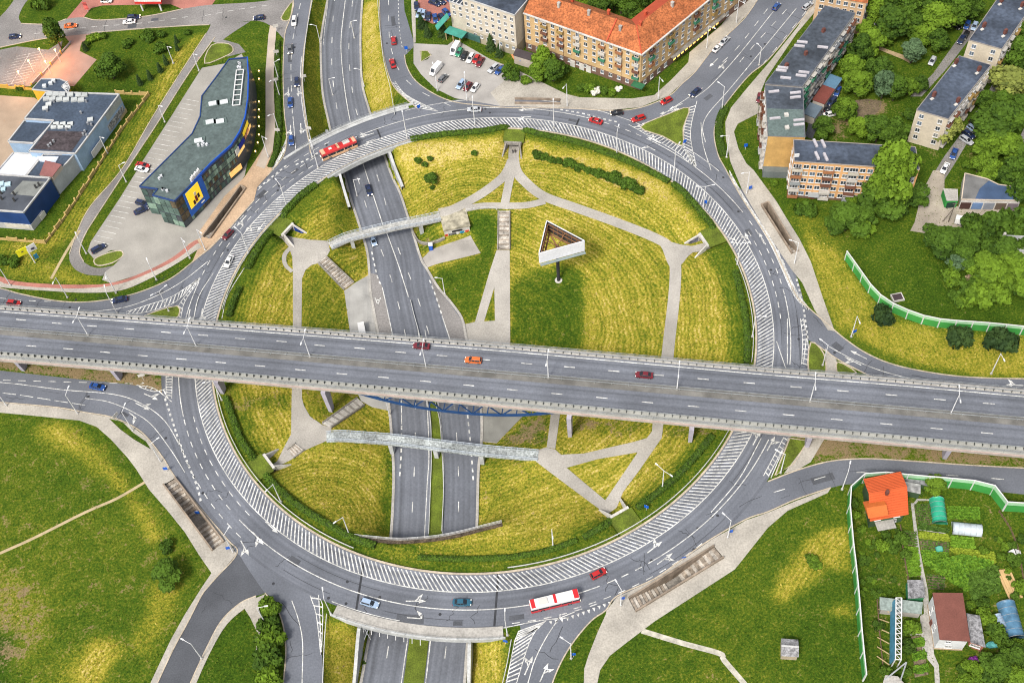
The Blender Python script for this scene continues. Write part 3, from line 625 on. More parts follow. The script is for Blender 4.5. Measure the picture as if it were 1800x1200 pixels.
# lane divider: solid stretches, dashed across the mouths (counter-clockwise from / to)
for p0, p1 in (((400,930),(660,1085)),((660,1085),(1040,1030)),((1140,990),(1345,770)),((1385,640),(1375,520)),((1290,380),(1150,245)),((1060,215),(640,250)),((380,500),(330,600)),((325,650),(330,730))): mark(rarc(RL, p0, p1), .24)
for p0, p1 in (((330,735),(400,928)),((1040,1030),(1140,990)),((1375,518),(1290,382)),((1150,243),(1060,216)),((635,252),(380,498))): dashes(rarc(RL, p0, p1), 1.9, 1.9, .22)
for r, p0, p1 in ((82.6,(330,735),(420,940)),(88.0,(345,760),(420,950)),(82.9,(1380,560),(1300,400)),(88.0,(1400,520),(1310,390)),(88.2,(600,275),(410,440)),(82.8,(560,300),(395,470)),(88.6,(1010,1075),(1260,960)),(89.2,(900,1095),(1060,1060))): dashes(rarc(r, p0, p1), 1.9, 1.9, .22)
for p0, p1 in (((565,1090),(700,1100)),((1250,310),(1170,250)),((1140,225),(1010,190)),((990,188),(720,215))): mark(rarc(89.4, p0, p1), .2)
# approach-road lines
for px in ([(0,672),(40,676),(110,685),(200,693),(250,710),(290,740),(320,790)], [(150,700),(190,706),(230,722),(265,745),(300,790),(325,830)],
           [(560,1045),(562,1080),(565,1150)], [(513,1055),(525,1090),(532,1130),(531,1200)], [(885,1103),(950,1090),(1000,1085)], [(985,1082),(960,1120),(940,1160),(928,1200)], [(1010,1075),(985,1085)],
           [(1455,608),(1500,632),(1550,652),(1610,668)], [(1240,250),(1235,225),(1245,200),(1280,160),(1330,100),(1400,15)], [(1222,172),(1250,150),(1300,95),(1360,20)], [(1232,215),(1236,255),(1250,300)], [(1160,205),(1210,172),(1235,155)],
           [(515,205),(518,240),(520,270)], [(160,548),(220,540),(275,520),(320,495),(365,460)], [(340,562),(350,520),(375,480)], [(390,560),(400,520),(430,470)], [(1365,600),(1382,650)], [(1384,560),(1384,640)],
           [(1338,770),(1300,840),(1250,900)], [(1355,840),(1385,770)], [(1418,590),(1412,640)], [(549,280),(535,210),(528,150),(530,100)], [(500,262),(478,300)]): mark(pxl(px), .22)
for px, d, g in (([(250,672),(232,674),(0,652+16)], 2.2, 2.2), ([(150,712),(110,706),(40,695),(0,690)], 4, 1.2), ([(0,524),(60,529),(110,530)], 2.0, 2.6), ([(514,200),(512,150),(512,100),(518,50),(530,0)], 3, 2.2), ([(683,0),(684,60),(690,95),(705,130),(730,155),(760,172),(800,190)], 3, 5.5), ([(700,0),(702,50),(708,90)], 1.0, 1.0), ([(1300,110),(1330,75),(1380,20),(1395,0)], 3, 4), ([(1340,115),(1385,60),(1425,10)], 3, 4), ([(1270,110),(1300,80),(1350,15)], 3, 4), ([(1360,865),(1410,850),(1460,835),(1510,830),(1560,833),(1630,833),(1710,838),(1800,845)], 3, 8), ([(330,30),(250,41),(150,49),(60,60)], 2.0, 2.0), ([(470,10),(420,17),(350,30)], 2, 2)):
    dashes(pxl(px), d, g, .2)
# short blocks across the mouths of the entries
for px in ([(290,700),(300,730),(320,790),(345,850),(355,890)], [(985,185+8),(1020,199),(1055,208),(1090,216)], [(1120,222),(1165,205),(1200,188)], [(520,290),(545,278),(560,268)], [(1400,490),(1412,540),(1420,600)], [(455,330),(480,310),(505,290)]): dashes(pxl(px), .9, .9, .55, 'give_way_block')
def tri(p, d, s):
    q = perp(d); return [p+q*s*.5, p-q*s*.5, p+d*s*1.2]
tb = MB()
for k in range(16):
    p = walk(pxl([(962,1092),(1000,1083),(1075,1056)]), .8+1.35*k)[0]; v = tri(p, Vector((.1, -1, 0)).normalized(), .8); tb.add([(c.x, c.y, MZ) for c in v], [(0, 1, 2)])
t_ = ob('give_way_teeth', tb, PAINT, ring); t_['kind'] = 'stuff'
# gore chevrons / hatching beside the splitter islands
def gore(a, b, n, w=.3, flip=False):
    a, b = pxl(a, 3), pxl(b, 3); La, Lb = arclen(a)[-1], arclen(b)[-1]
    mark(a, .2); mark(b, .2)
    for i in range(n):
        t = (i+.3)/n; u = min(1, t+.06); mark([walk(a, La*t)[0], walk(b, Lb*u)[0]], w, 'hatch_stripe', z=MZ+.004)
gore([(1126,222),(1165,240),(1199,258),(1215,275),(1222,290)], [(1105,219),(1150,245),(1190,268),(1210,285),(1222,294)], 22)
gore([(1213,188),(1203,225),(1201,255),(1215,285)], [(1225,178),(1216,215),(1214,245),(1224,292)], 20)
gore([(690,145),(705,165),(735,192)], [(694,143),(715,168),(770,196)], 12)
gore([(222,552),(260,548),(310,530),(345,492)], [(222,548),(260,536),(305,520),(352,488)], 18)
gore([(318,560),(325,530),(352,490)], [(310,560),(315,535),(350,490)], 10)
gore([(292,695),(292,655)], [(302,700),(303,655)], 9)
gore([(240,677),(270,682),(302,706)], [(245,680),(270,688),(290,684)], 6)
gore([(545,1046),(556,1080),(564,1150)], [(552,1050),(567,1062),(565,1150)], 7)
gore([(905,1125),(898,1160),(888,1210)], [(950,1095),(930,1130),(908,1200)], 12); gore([(912,1108),(905,1125)], [(960,1090),(945,1105)], 4)
gore([(1409,640),(1411,600),(1407,560)], [(1420,650),(1421,610),(1412,560)], 10); gore([(1350,838),(1387,768)], [(1342,836),(1378,768)], 9)
gore([(505,240),(500,265),(480,300)], [(497,262),(482,290),(470,308)], 9); gore([(470,300),(455,318),(420,360)], [(462,312),(448,330),(412,368)], 8)
gore([(1282,300),(1310,350),(1352,415),(1378,465),(1402,515),(1425,545)], [(1277,301),(1306,351),(1348,418),(1372,468),(1396,520),(1420,545)], 60, .25)
# lane arrows
def arrow(px, hx, kind='S', parent=ring, L=4.6, zf=None, z=MZ+.004):
    c = at(*px); d = at(*hx)-c; d.normalize(); q = perp(d); mb = MB()
    def P(u, v): p = c+d*u+q*v; return (p.x, p.y, z)
    def poly(pts): mb.add([P(*p) for p in pts], [tuple(range(len(pts)))])
    poly([(-L/2, -.14), (L*.2, -.14), (L*.2, .14), (-L/2, .14)])
    def head(u, v, ang_, s=1.0):
        ca, sa = math.cos(ang_), math.sin(ang_)
        poly([(u+x*ca-y*sa, v+x*sa+y*ca) for x, y in ((0, .55*s), (0, -.55*s), (1.7*s, 0))])
    if 'S' in kind: head(L*.2, 0, 0)
    if 'L' in kind: poly([(-.2, .12), (.25, .12), (1.1, .75), (.8, .95)]); head(.85, .75, .9, .85)
    if 'R' in kind: poly([(-.2, -.12), (.25, -.12), (1.1, -.75), (.8, -.95)]); head(.85, -.75, -.9, .85)
    if 'U' in kind: poly([(L*.2, -.14), (L*.3, .0), (L*.3, .9), (L*.2, .7)]); head(L*.2, .9, 2.4, .9)
    return ob('lane_arrow', mb, PAINT, parent)
for a, b, k in (((507,162),(508,185),'SR'),((524,161),(525,185),'SL'),((511,229),(512,250),'SR'),((529,226),(530,250),'SL'),((645,238),(615,247),'SR'),((648,249),(620,259),'L'),((925,194),(900,194),'SR'),((921,206),(896,206),'L'),((1150,247),(1130,237),'SR'),((1141,259),(1120,248),'L'),((1270,114),(1255,128),'SL'),((1255,110),(1240,125),'S'),((1189,187),(1170,195),'SL'),((1172,197),(1150,204),'S'),
                ((1292,422),(1280,398),'L'),((1315,420),(1302,396),'SL'),((1340,420),(1326,396),'S'),((1510,624),(1490,614),'S'),((1500,635),(1480,625),'SL'),((1785,677),(1760,676),'SR'),((1355,780),(1366,760),'SR'),((1330,770),(1341,750),'SL'),((477,926),(492,940),'S'),((453,945),(466,960),'SR'),((730,1056),(760,1056),'SL'),((732,1086),(760,1088),'U'),((1150,962),(1172,945),'SL'),((1168,982),(1190,966),'SR'),((929,1170),(940,1145),'SL'),((956,1182),(968,1155),'SR'),((430,962),(440,980),'SR'),((265,697),(285,706),'SL'),((250,714),(270,724),'SL'),((236,732),(252,745),'R'),((425,388),(405,410),'SL'),((440,397),(422,418),'SL'),((332,555),(328,575),'SL'),((354,554),(350,575),'SL'),((460,397),(442,420),'S')): arrow(a, b, k)
# underpass lines
def umark(px, w=.25, name='solid_line'): P = spl([ur(*p) for p in px], 4); ob(name, MB().strip(P, w, lambda x, y: zroad(y)+.015), PAINT, UM)
def udash(px, dl, gap, w=.22):
    P = spl([ur(*p) for p in px], 4); L = arclen(P)[-1]; s = .5
    while s+dl < L:
        ob('lane_dash', MB().strip([walk(P, s)[0], walk(P, s+dl)[0]], w, lambda x, y: zroad(y)+.015), PAINT, UM); s += dl+gap
umark([(609,-20),(607,0),(600,62),(600,100),(605,150),(612,195),(620,230),(642,300),(672,392),(680,410),(700,465),(718,522)])
umark([(580,-20),(572,40),(568,80)], .15); umark([(672,505),(684,560),(700,640),(705,700),(706,745)]); umark([(777,555),(792,600),(810,660)])
umark([(735,580),(745,660),(751,715),(754,800),(751,850),(746,946)]); umark([(747,580),(760,660),(773,725),(778,775),(780,825),(777,942)])
umark([(726,1060),(717,1120),(704,1210)]); umark([(762,1060),(757,1120),(747,1210)])
udash([(589,-10),(585,40),(583,100),(586,150),(595,205),(602,232),(618,290)], 3, 7.5); udash([(620,0),(614,60),(614,110),(621,170),(632,215),(660,300),(676,350),(688,400),(705,450),(722,490),(738,535),(755,590),(775,660)], 3, 7.5)
udash([(628,310),(640,350),(655,400),(676,455),(692,505),(703,545),(715,600)], 3, 7.5); udash([(653,440),(663,485),(672,505)], 1.2, 1.2, .4); udash([(754,490),(766,520),(777,555)], 1.2, 1.2, .4)
udash([(706,745),(705,800),(702,845)], 1.2, 1.2, .4); udash([(819,700),(823,740),(828,790),(832,845)], 1.2, 1.2, .4); udash([(730,700),(730,760),(728,830),(722,946)], 3, 7.5); udash([(797,700),(803,770),(806,840),(806,935)], 3, 7.5)
udash([(693,1060),(685,1120),(673,1200)], 3, 7.5); udash([(793,1060),(786,1120),(777,1200)], 3, 7.5)
la = MB()
for a, b in (((659,523),(664,535)),((669,523),(664,535)),((660.5,527),(667.5,527))): p, q = ur(*a), ur(*b); la.strip([p, q], .28, lambda x, y: zroad(y)+.018)
ob('letter_marking', la, PAINT, UM)
# tar seams, wander across the carriageway
tm = MB(); rr = random.Random(5)
for i in range(46):
    a = rr.uniform(0, 6.28); r = rr.uniform(81, 85); P = []
    for k in range(7): r += rr.uniform(.5, .9); a += rr.uniform(-.012, .012); P.append(CEN+Vector((r*math.cos(a), r*math.sin(a), 0)))
    tm.strip(P, .14, RZ+.008)
for r in (83.0, 87.6):
    for k in range(9):
        a = rr.uniform(0, 6.28); tm.strip(arc(r+rr.uniform(-.3, .3), a, a+rr.uniform(.1, .35), 14), .1, RZ+.009)
t_ = ob('tar_seams', tm, TAR, ring); t_['kind'] = 'stuff'
for p in ((722,1080),(698,1085)): pass
def patchq(px, mt=ASPD): P = ats(px); ob('asphalt_patch', MB().add([(p.x, p.y, RZ+.007) for p in P], [(0, 1, 2, 3)]), mt, ring)
patchq([(698,1078),(745,1080),(745,1096),(696,1092)]); patchq([(797,1091),(813,1091),(813,1099),(796,1099)])
for a, b in (((640,975+9),(624,1085)),((876,1008),(869,1100)),((662,225),(670,244)),((1018,209),(1010,228))):
    P = ats([a, b]); ob('expansion_joint', MB().strip(P, .55, RZ+.011), TAR, ring)
# seams, repairs and covers on the approach roads
rc = random.Random(21); sm2 = MB(); CRP = [[(0,690),(110,700),(200,712),(260,750),(320,840)],[(0,522),(110,540),(230,532),(320,485),(400,430)],[(512,20),(505,100),(510,200),(500,280)],[(688,20),(700,90),(730,150),(800,185)],[(1400,20),(1320,100),(1240,170),(1150,215)],[(1370,480),(1440,580),(1550,660),(1700,685)],[(1720,840),(1550,832),(1420,855),(1300,905),(1180,965)],[(460,1000),(515,1080),(530,1200)],[(940,1190),(985,1110),(1050,1065)],[(340,1120),(400,1040),(440,1000)],[(30,65),(200,45),(420,22)]]
for c_ in CRP:
    P = pxl(c_, 4); L = arclen(P)[-1]
    for k in range(int(L/9)):
        p, d = walk(P, rc.uniform(0, L)); q = perp(d); o = rc.uniform(-4, 4); ln = rc.uniform(2, 9)
        if rc.random() < .5: pts = [p+q*(o+rc.uniform(-.25, .25))+d*(ln*i/5) for i in range(6)]
        else: pts = [p+q*(-3+6*i/5)+d*rc.uniform(-.35, .35) for i in range(6)]
        sm2.strip(pts, rc.uniform(.07, .14), RZ+.009)
    for k in range(int(L/38)):
        p, d = walk(P, rc.uniform(2, L-4)); q = perp(d); p = p+q*rc.uniform(-3, 3); a_, b_ = rc.uniform(1, 3.2), rc.uniform(.5, 1.1); ob('asphalt_patch', MB().add([(v.x, v.y, RZ+.006+.0004*k) for v in (p-d*a_-q*b_, p+d*a_-q*b_, p+d*a_+q*b_, p-d*a_+q*b_)], [(0, 1, 2, 3)]), ASPD, ring)
    for k in range(int(L/30)):
        p, d = walk(P, rc.uniform(2, L-2)); p = p+perp(d)*rc.uniform(-3.5, 3.5); ob('manhole_cover', MB().add([(p.x+.4*math.cos(i*.785), p.y+.4*math.sin(i*.785), RZ+.012) for i in range(8)], [tuple(range(8))]), TAR, ring)
for k in range(26):
    a = rc.uniform(0, 6.28); r = rc.uniform(81.5, 89); p = CEN+Vector((r*math.cos(a), r*math.sin(a), 0)); ob('manhole_cover', MB().add([(p.x+.4*math.cos(i*.785), p.y+.4*math.sin(i*.785), RZ+.012) for i in range(8)], [tuple(range(8))]), TAR, ring)
for k in range(9):
    a = rc.uniform(0, 6.28); r = rc.uniform(82, 88); da = rc.uniform(.02, .06); ob('asphalt_patch', MB().strip(arc(r, a, a+da, 6), rc.uniform(1, 2), RZ+.0065), ASPD, ring)
s_ = ob('tar_seams', sm2, TAR, ring); s_['kind'] = 'stuff'
# parking bays
def bays(px0, px1, n, depth, parent):
    a, b = at(*px0), at(*px1); q = perp((b-a).normalized())*depth
    for i in range(n+1): p = a.lerp(b, i/n); ob('bay_line', MB().strip([p, p+q], .14, PZ+.02), PAINT, parent)
fc = bpy.data.objects['showroom_forecourt']; bays((325,175),(166,424), 30, 5.2, fc)
P_ = ats([(20,148),(52,95)]); yd = bpy.data.objects['street_left_yard']; ob('bay_line', MB().strip(P_, .15, .08), PAINT, yd)
for i in range(11):
    p = P_[0].lerp(P_[1], i/10); ob('bay_line', MB().strip([p+Vector((-4.5, -.8, 0)), p+Vector((5, .9, 0))], .12, .075), PAINT, yd)
# ------------------------------------------------------------------ overpass
OZ = 8.0
def ext(L): 
    a, b = L[0], L[1]; c, d = L[-1], L[-2]
    return [(a[0]-1.2*(b[0]-a[0]), a[1]-1.2*(b[1]-a[1]))]+L+[(c[0]+1.2*(c[0]-d[0]), c[1]+1.2*(c[1]-d[1]))]
ON = spl(ats(ext([(0,537),(225,554),(450,571.5),(675,589),(900,607),(1125,627),(1350,647),(1575,665),(1800,685)]), OZ), 8)
OS = spl(ats(ext([(0,631),(225,650),(450,671.5),(675,692.5),(900,714.5),(1125,736.5),(1350,758),(1575,779),(1800,800)]), OZ), 8)
OM = spl(ats(ext([(0,579),(225,598),(450,618),(675,638),(900,658),(1125,678),(1350,698),(1575,718),(1800,738)]), OZ), 8)
NS = len(ON)
op = tag(empty('overpass', at(900, 660, 0)), 'long concrete overpass carrying a dual carriageway across the roundabout', 'overpass')
OPL = op.location.copy()
def oob(name, mb, mt, parent=op):
    if parent is op: mb.v = [(x-OPL.x, y-OPL.y, z-OPL.z) for x, y, z in mb.v]
    return ob(name, mb, mt, parent)
def offs(P, d):
    out = []
    for i in range(len(P)):
        q = perp(P[min(i+1, len(P)-1)]-P[max(i-1, 0)]); out.append(P[i]+q*d)
    return out
# perp() of an eastward line points north
def band(a, b, z, th=0.0, k=1):
    mb = MB(); n = len(a)
    for i in range(n):
        for j in range(k+1): p = a[i].lerp(b[i], j/k); mb.v.append((p.x, p.y, z))
    for i in range(n-1):
        for j in range(k): t = i*(k+1)+j; mb.f.append((t, t+k+1, t+k+2, t+1))
    if th:
        o = len(mb.v); mb.v += [(x, y, q-th) for x, y, q in mb.v[:o]]
        mb.f = [f[::-1] for f in mb.f] if False else mb.f
        for i in range(n-1):
            for j in range(k): t = o+i*(k+1)+j; mb.f.append((t+1, t+k+2, t+k+1, t))
            t = i*(k+1); u = t+k
            mb.f += [(t, o+t, o+t+k+1, t+k+1), (u+k+1, o+u+k+1, o+u, u)]
    return mb
SIDE = mat('overpass_concrete', (0.36, 0.33, 0.30), var=.22, scale=.25, fine=2, fvar=.18)
oob('deck_slab', band(ON, OS, OZ-.02, 1.3), SIDE)
def asph(a, b, name):
    k = 20; mb = band(a, b, OZ+.02, 0, k); lat = []
    for i in range(len(a)):
        w = (a[i]-b[i]).length
        lat += [w*j/k+(60 if 'n' in name else 95) for j in range(k+1)]
    mb.v = [(x-OPL.x, y-OPL.y, z-OPL.z) for x, y, z in mb.v]
    me = mb.mesh('carriageway', ASPL); q = me.attributes.new('lat', 'FLOAT', 'POINT'); q.data.foreach_set('value', np.array(lat, np.float32)); return new('carriageway', me, op)
asph(offs(ON, -1.3), offs(OM, .9), 'n'); asph(offs(OM, -1.7), offs(OS, 2.1), 's')
oob('verge_slab', band(ON, offs(ON, -1.35), OZ+.16, .25), CONC)
oob('footway_slab', band(offs(OS, 2.15), OS, OZ+.2, .3), mat('pale_overpass_edge', (0.31, 0.31, 0.285), var=.15, scale=.3))
oob('median_strip', band(offs(OM, .95), offs(OM, -1.75), OZ+.07, .1), mat('dirty_median', (0.15, 0.145, 0.135), var=.3, scale=.3))
oob('cornice', band(offs(OS, .02), offs(OS, -.22), OZ+.05, .5), mat('pink_cornice', (0.42, 0.33, 0.3), var=.15))
def zz(P, z): return [Vector((p.x, p.y, z)) for p in P]
def rail_run(P, z, parent, n_step, posth=.75, mt=STEEL, name='guard_rail', beams=(.62,), bw=.12, bh=.32, pw=.14, outrig=0.0, pmt=None, rebase=True):
    sh = OPL if rebase else Vector((0, 0, 0)); mb = MB()
    for b in beams: mb.strip(zz(P, z+b-bh/2), bw, z+b-bh/2, h=bh)
    mb.v = [(x-sh.x, y-sh.y, w-sh.z) for x, y, w in mb.v]
    r = ob(name, mb, mt, parent); L = arclen(P)[-1]; s = n_step*.5
    pm = MB().box((0, -outrig/2, posth/2), (pw, pw+outrig, posth)).mesh('post', pmt or mt)
    while s < L:
        p, d = walk(P, s); o = new('post', pm, r); o.location = (p.x-sh.x, p.y-sh.y, z-sh.z); o.rotation_euler = (0, 0, math.atan2(d.y, d.x)); s += n_step
    return r
DARKST = mat('dark_steel', (0.06, 0.065, 0.06), rough=.6, var=.1, fvar=0)
rail_run(offs(ON, -1.0), OZ+.16, op, 2.2, pmt=DARKST, outrig=.25, pw=.12)
rail_run(offs(OS, 1.9), OZ+.2, op, 1.95, pmt=DARKST, outrig=.5, pw=.13)
rail_run(offs(ON, -.15), OZ+.16, op, 4.4, 1.05, name='hand_rail', beams=(1.0, .5), bw=.08, bh=.08, pw=.08)
rail_run(offs(OS, .25), OZ+.2, op, 3.9, 1.05, name='hand_rail', beams=(1.0, .5), bw=.1, bh=.1, pw=.08)
rail_run(offs(OM, .35), OZ+.07, op, 4.4); rail_run(offs(OM, -.35), OZ+.07, op, 4.4)
def omark(P, w, name='solid_line'): oob(name, MB().strip(P, w, OZ+.035), PAINT)
omark(offs(ON, -2.1), .28)
for row in ([(37,562),(100,568),(162,573),(227,578),(292,584),(357,589),(422,595),(495,600),(562,607),(632,612),(704,619),(777,625),(852,632),(926,639),(1001,645),(1079,652),(1157,659),(1236,666),(1317,673),(1399,680),(1482,687),(1567,694),(1652,702),(1738,709)],
            [(55,608),(120,613),(185,619),(251,625),(319,631),(388,637),(457,643),(528,650),(601,657),(674,663),(748,670),(824,677),(901,685),(979,692),(1058,699),(1138,707),(1219,714),(1302,722),(1386,729),(1471,737),(1558,745),(1646,753),(1735,761)]):
    W_ = ats(row, OZ)
    for i, p in enumerate(W_):
        d = (W_[min(i+1, len(W_)-1)]-W_[max(i-1, 0)]).normalized(); omark([p-d*1.45, p+d*1.45], .26, 'lane_dash')
# piers
PIERM = mat('lilac_grey_pier', (0.36, 0.34, 0.40), var=.15, scale=.4)
od = (OS[-1]-OS[0]).normalized(); oq = perp(od); orz = math.atan2(od.y, od.x)
for px, py in ((42,650),(210,666),(392,690),(582,722),(1002,766),(1213,775),(1418,784),(1660,804)):
    b = gp(px, py); 
    for k in (0, 1):
        c = b+oq*(12.0*k+.5); z0 = tz(c.x, c.y)-.5
        mb = MB(); w0, w1 = .55, .75
        for z, w, l in ((z0, .5, .9), (OZ-1.32, .6, 1.7)):
            for x, y in ((-w, -l), (w, -l), (w, l), (-w, l)): p = c+od*x+oq*y; mb.v.append((p.x, p.y, z))
        mb.f = [(0,1,5,4),(1,2,6,5),(2,3,7,6),(3,0,4,7),(4,5,6,7)]
        oob('pier', mb, PIERM)
# blue trusses of the long middle span
BLUES = mat('blue_steel', (0.016, 0.055, 0.16), rough=.5, var=.2, scale=.5, fvar=0)
tp = [p for p in OS if 598 <= topx(p.x, p.y, OZ)[0] <= 990]; a0, a1 = tp[0], tp[-1]
for off in (.9, 7.5, 13.0):
    tr = MB(); n = 14; top = []; bot = []
    for i in range(n+1):
        c = a0.lerp(a1, i/n)+oq*off; top.append(Vector((c.x, c.y, OZ-1.45))); h = 5.5*(1-abs(2*i/n-1)**2.2)
        bot.append(Vector((c.x, c.y, OZ-1.6-h)))
    for i in range(n): tr.bar(top[i], top[i+1], .4, .35); tr.bar(bot[i], bot[i+1], .5, .55)
    for i in range(n):
        if i % 2: tr.bar(top[i], bot[i+1], .28, .28)
        else: tr.bar(bot[i], top[i+1], .28, .28) if i else None
    oob('truss', tr, BLUES)
    if off < 5: bk = (list(top), list(bot))
br = MB()
for i in range(1, 14): br.bar(bk[1][i], bk[1][i]+oq*11.7, .25, .25)
oob('cross_bracing', br, BLUES)
# ------------------------------------------------------------------ ring bridges
def sector(r0, r1, a0, a1, z0, z1, n=24):
    mb = MB()
    for i in range(n+1):
        a = a0+(a1-a0)*i/n
        for r, z in ((r0, z0), (r1, z0), (r1, z1), (r0, z1)): mb.v.append((CEN.x+r*math.cos(a), CEN.y+r*math.sin(a), z))
    for i in range(n):
        o = 4*i
        for j in range(4): k = (j+1) % 4; mb.f.append((o+j, o+k, o+4+k, o+4+j))
    mb.f += [(0, 1, 2, 3), (4*n+3, 4*n+2, 4*n+1, 4*n)]
    return mb
BCON = mat('bridge_concrete', (0.40, 0.41, 0.41), var=.2, scale=.3, fine=2, fvar=.15)
nb = tag(empty('road_bridge'), 'curved concrete road bridge carrying the ring over the sunken road, upper one', 'bridge')
a0, a1 = A(735,238), A(575,312)
ob('deck_slab', sector(RIN-.5, RO+1.2, a0, a1, -1.15, .035), BCON, nb)
ob('edge_beam', sector(RIN-1.3, RIN-.45, a0, a1, -1.3, .3), BCON, nb)
ob('edge_beam', sector(RO+1.15, RO+2.0, a0-.02, a1+.06, -1.2, .35), BCON, nb)
rail_run(arc(RIN-1.0, a0, a1, 30), .3, nb, 2.0, 1.0, name='hand_rail', beams=(.95, .5), bw=.08, bh=.08, pw=.08, rebase=False)
rail_run(arc(RO+1.6, a0, a1, 30), .35, nb, 2.0, 1.0, name='hand_rail', beams=(.95, .5), bw=.08, bh=.08, pw=.08, rebase=False)
def abut(line, sgn, parent, rlo, rhi, wing=12.0, wing_out=8.0):
    P = [p for p in line if rlo-wing < (Vector((p.x, p.y, 0))-CEN).length < rhi+wing_out and p.y > (CEN.y if rlo > 0 and parent is nb else -1e9)]
    mb = MB(); n = len(P)
    for i, p in enumerate(P):
        r = (Vector((p.x, p.y, 0))-CEN).length; d = P[min(i+1, n-1)]-P[max(i-1, 0)]; d.z = 0; q = perp(d)*sgn
        t = 0 if rlo <= r <= rhi else ((rlo-r)/wing if r < rlo else (r-rhi)/wing_out)
        zt = -1.1 if t == 0 else -.1-5.8*min(1, t); zb = zroad(p.y)-.3
        for o in (.9, 1.7):
            c = p+q*o
            mb.v += [(c.x, c.y, zb), (c.x, c.y, zt)]
    for i in range(n-1):
        o = 4*i; mb.f += [(o, o+4, o+5, o+1), (o+1, o+5, o+7, o+3), (o+3, o+7, o+6, o+2)]
    if n > 1: ob('abutment', mb, BCON, parent)
Uf = lambda L: [p for p in L]
abut(spl([ur(*p) for p in UL[2:14]], 8), -1, nb, RIN-1, RO+1.5); abut(spl([ur(*p) for p in UR[2:14]], 8), 1, nb, RIN-1, RO+1.5)
sb = tag(empty('road_bridge'), 'curved concrete road bridge with wide pale footway, bottom of the ring', 'bridge')
a0, a1 = A(588,1074), A(884,1104)
ob('deck_slab', sector(RO-9, RO+.6, a0, a1, -1.15, .035), BCON, sb)
ob('footway_slab', sector(RO-.3, RO+2.5, a0, a1, -.6, .2), CONC, sb)
ob('edge_beam', sector(RO+2.4, RO+2.8, a0-.005, a1+.005, -1.3, .32), BCON, sb)
rail_run(arc(RO+2.6, a0, a1, 30), .32, sb, 2.5, .8, name='hand_rail', beams=(.75,), bw=.08, bh=.08, pw=.08, rebase=False)
def abutS(line, sgn):
    P = spl(line, 10); mb = MB()
    P = [p for p in P if (Vector((p.x, p.y, 0))-CEN).length > 81]
    n = len(P)
    for i, p in enumerate(P):
        r = (Vector((p.x, p.y, 0))-CEN).length; d = P[min(i+1, n-1)]-P[max(i-1, 0)]; q = perp(d)*sgn; t = max(0, (r-RO-3.2)/12)
        zt = -1.1 if t == 0 else -.3-6*min(1, t)
        for o in (.9, 1.7): c = p+q*o; mb.v += [(c.x, c.y, -7.9), (c.x, c.y, zt)]
    for i in range(n-1):
        o = 4*i; mb.f += [(o, o+4, o+5, o+1), (o+1, o+5, o+7, o+3), (o+3, o+7, o+6, o+2)]
    ob('abutment', mb, BCON, sb)
abutS(S_L, -1); abutS(S_R, 1)
# sign gantry hung below the lower bridge
gw = tag(empty('sign_gantry'), 'white sign gantry with struts hung on the lower ring bridge', 'gantry')
ga, gb = at(634, 1098, -.6), at(749, 1122, -.6); gm = MB()
gm.bar(ga, gb, .5, .5); ob('beam', gm, WHITE, gw)
for i in range(8): p = ga.lerp(gb, (i+.3)/8); ob('strut', MB().bar(p, p+Vector((-.3, -1.0, -2.2)), .14, .14), WHITE, gw)
ob('brace', MB().bar(at(637, 1098, -.2), at(652, 1124, -2.5), .1, .1).bar(at(648, 1104, -.2), at(640, 1124, -2.5), .1, .1), STEEL, gw)
# ------------------------------------------------------------------ retaining wall at the south end of the cutting
rw = tag(empty('retaining_wall'), 'low rubble retaining wall with white railing above the sunken road', 'wall')
P = spl(ats([(618,941),(660,945),(700,948),(740,946),(775,942),(815,934),(850,925),(882,917)], -.3), 5)
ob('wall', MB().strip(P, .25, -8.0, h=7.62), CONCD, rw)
ob('rubble_strip', MB().strip(offs(P[4:], -.7), .8, -.62, h=.3), mat('dark_rubble', (.07, .052, .035), var=.6, scale=1.0, fine=4, fvar=.6), rw)
rail_run(P, -.25, rw, 2.6, 1.0, name='railing', beams=(.95, .45), mt=WHITE, bw=.07, bh=.07, pw=.07, rebase=False)
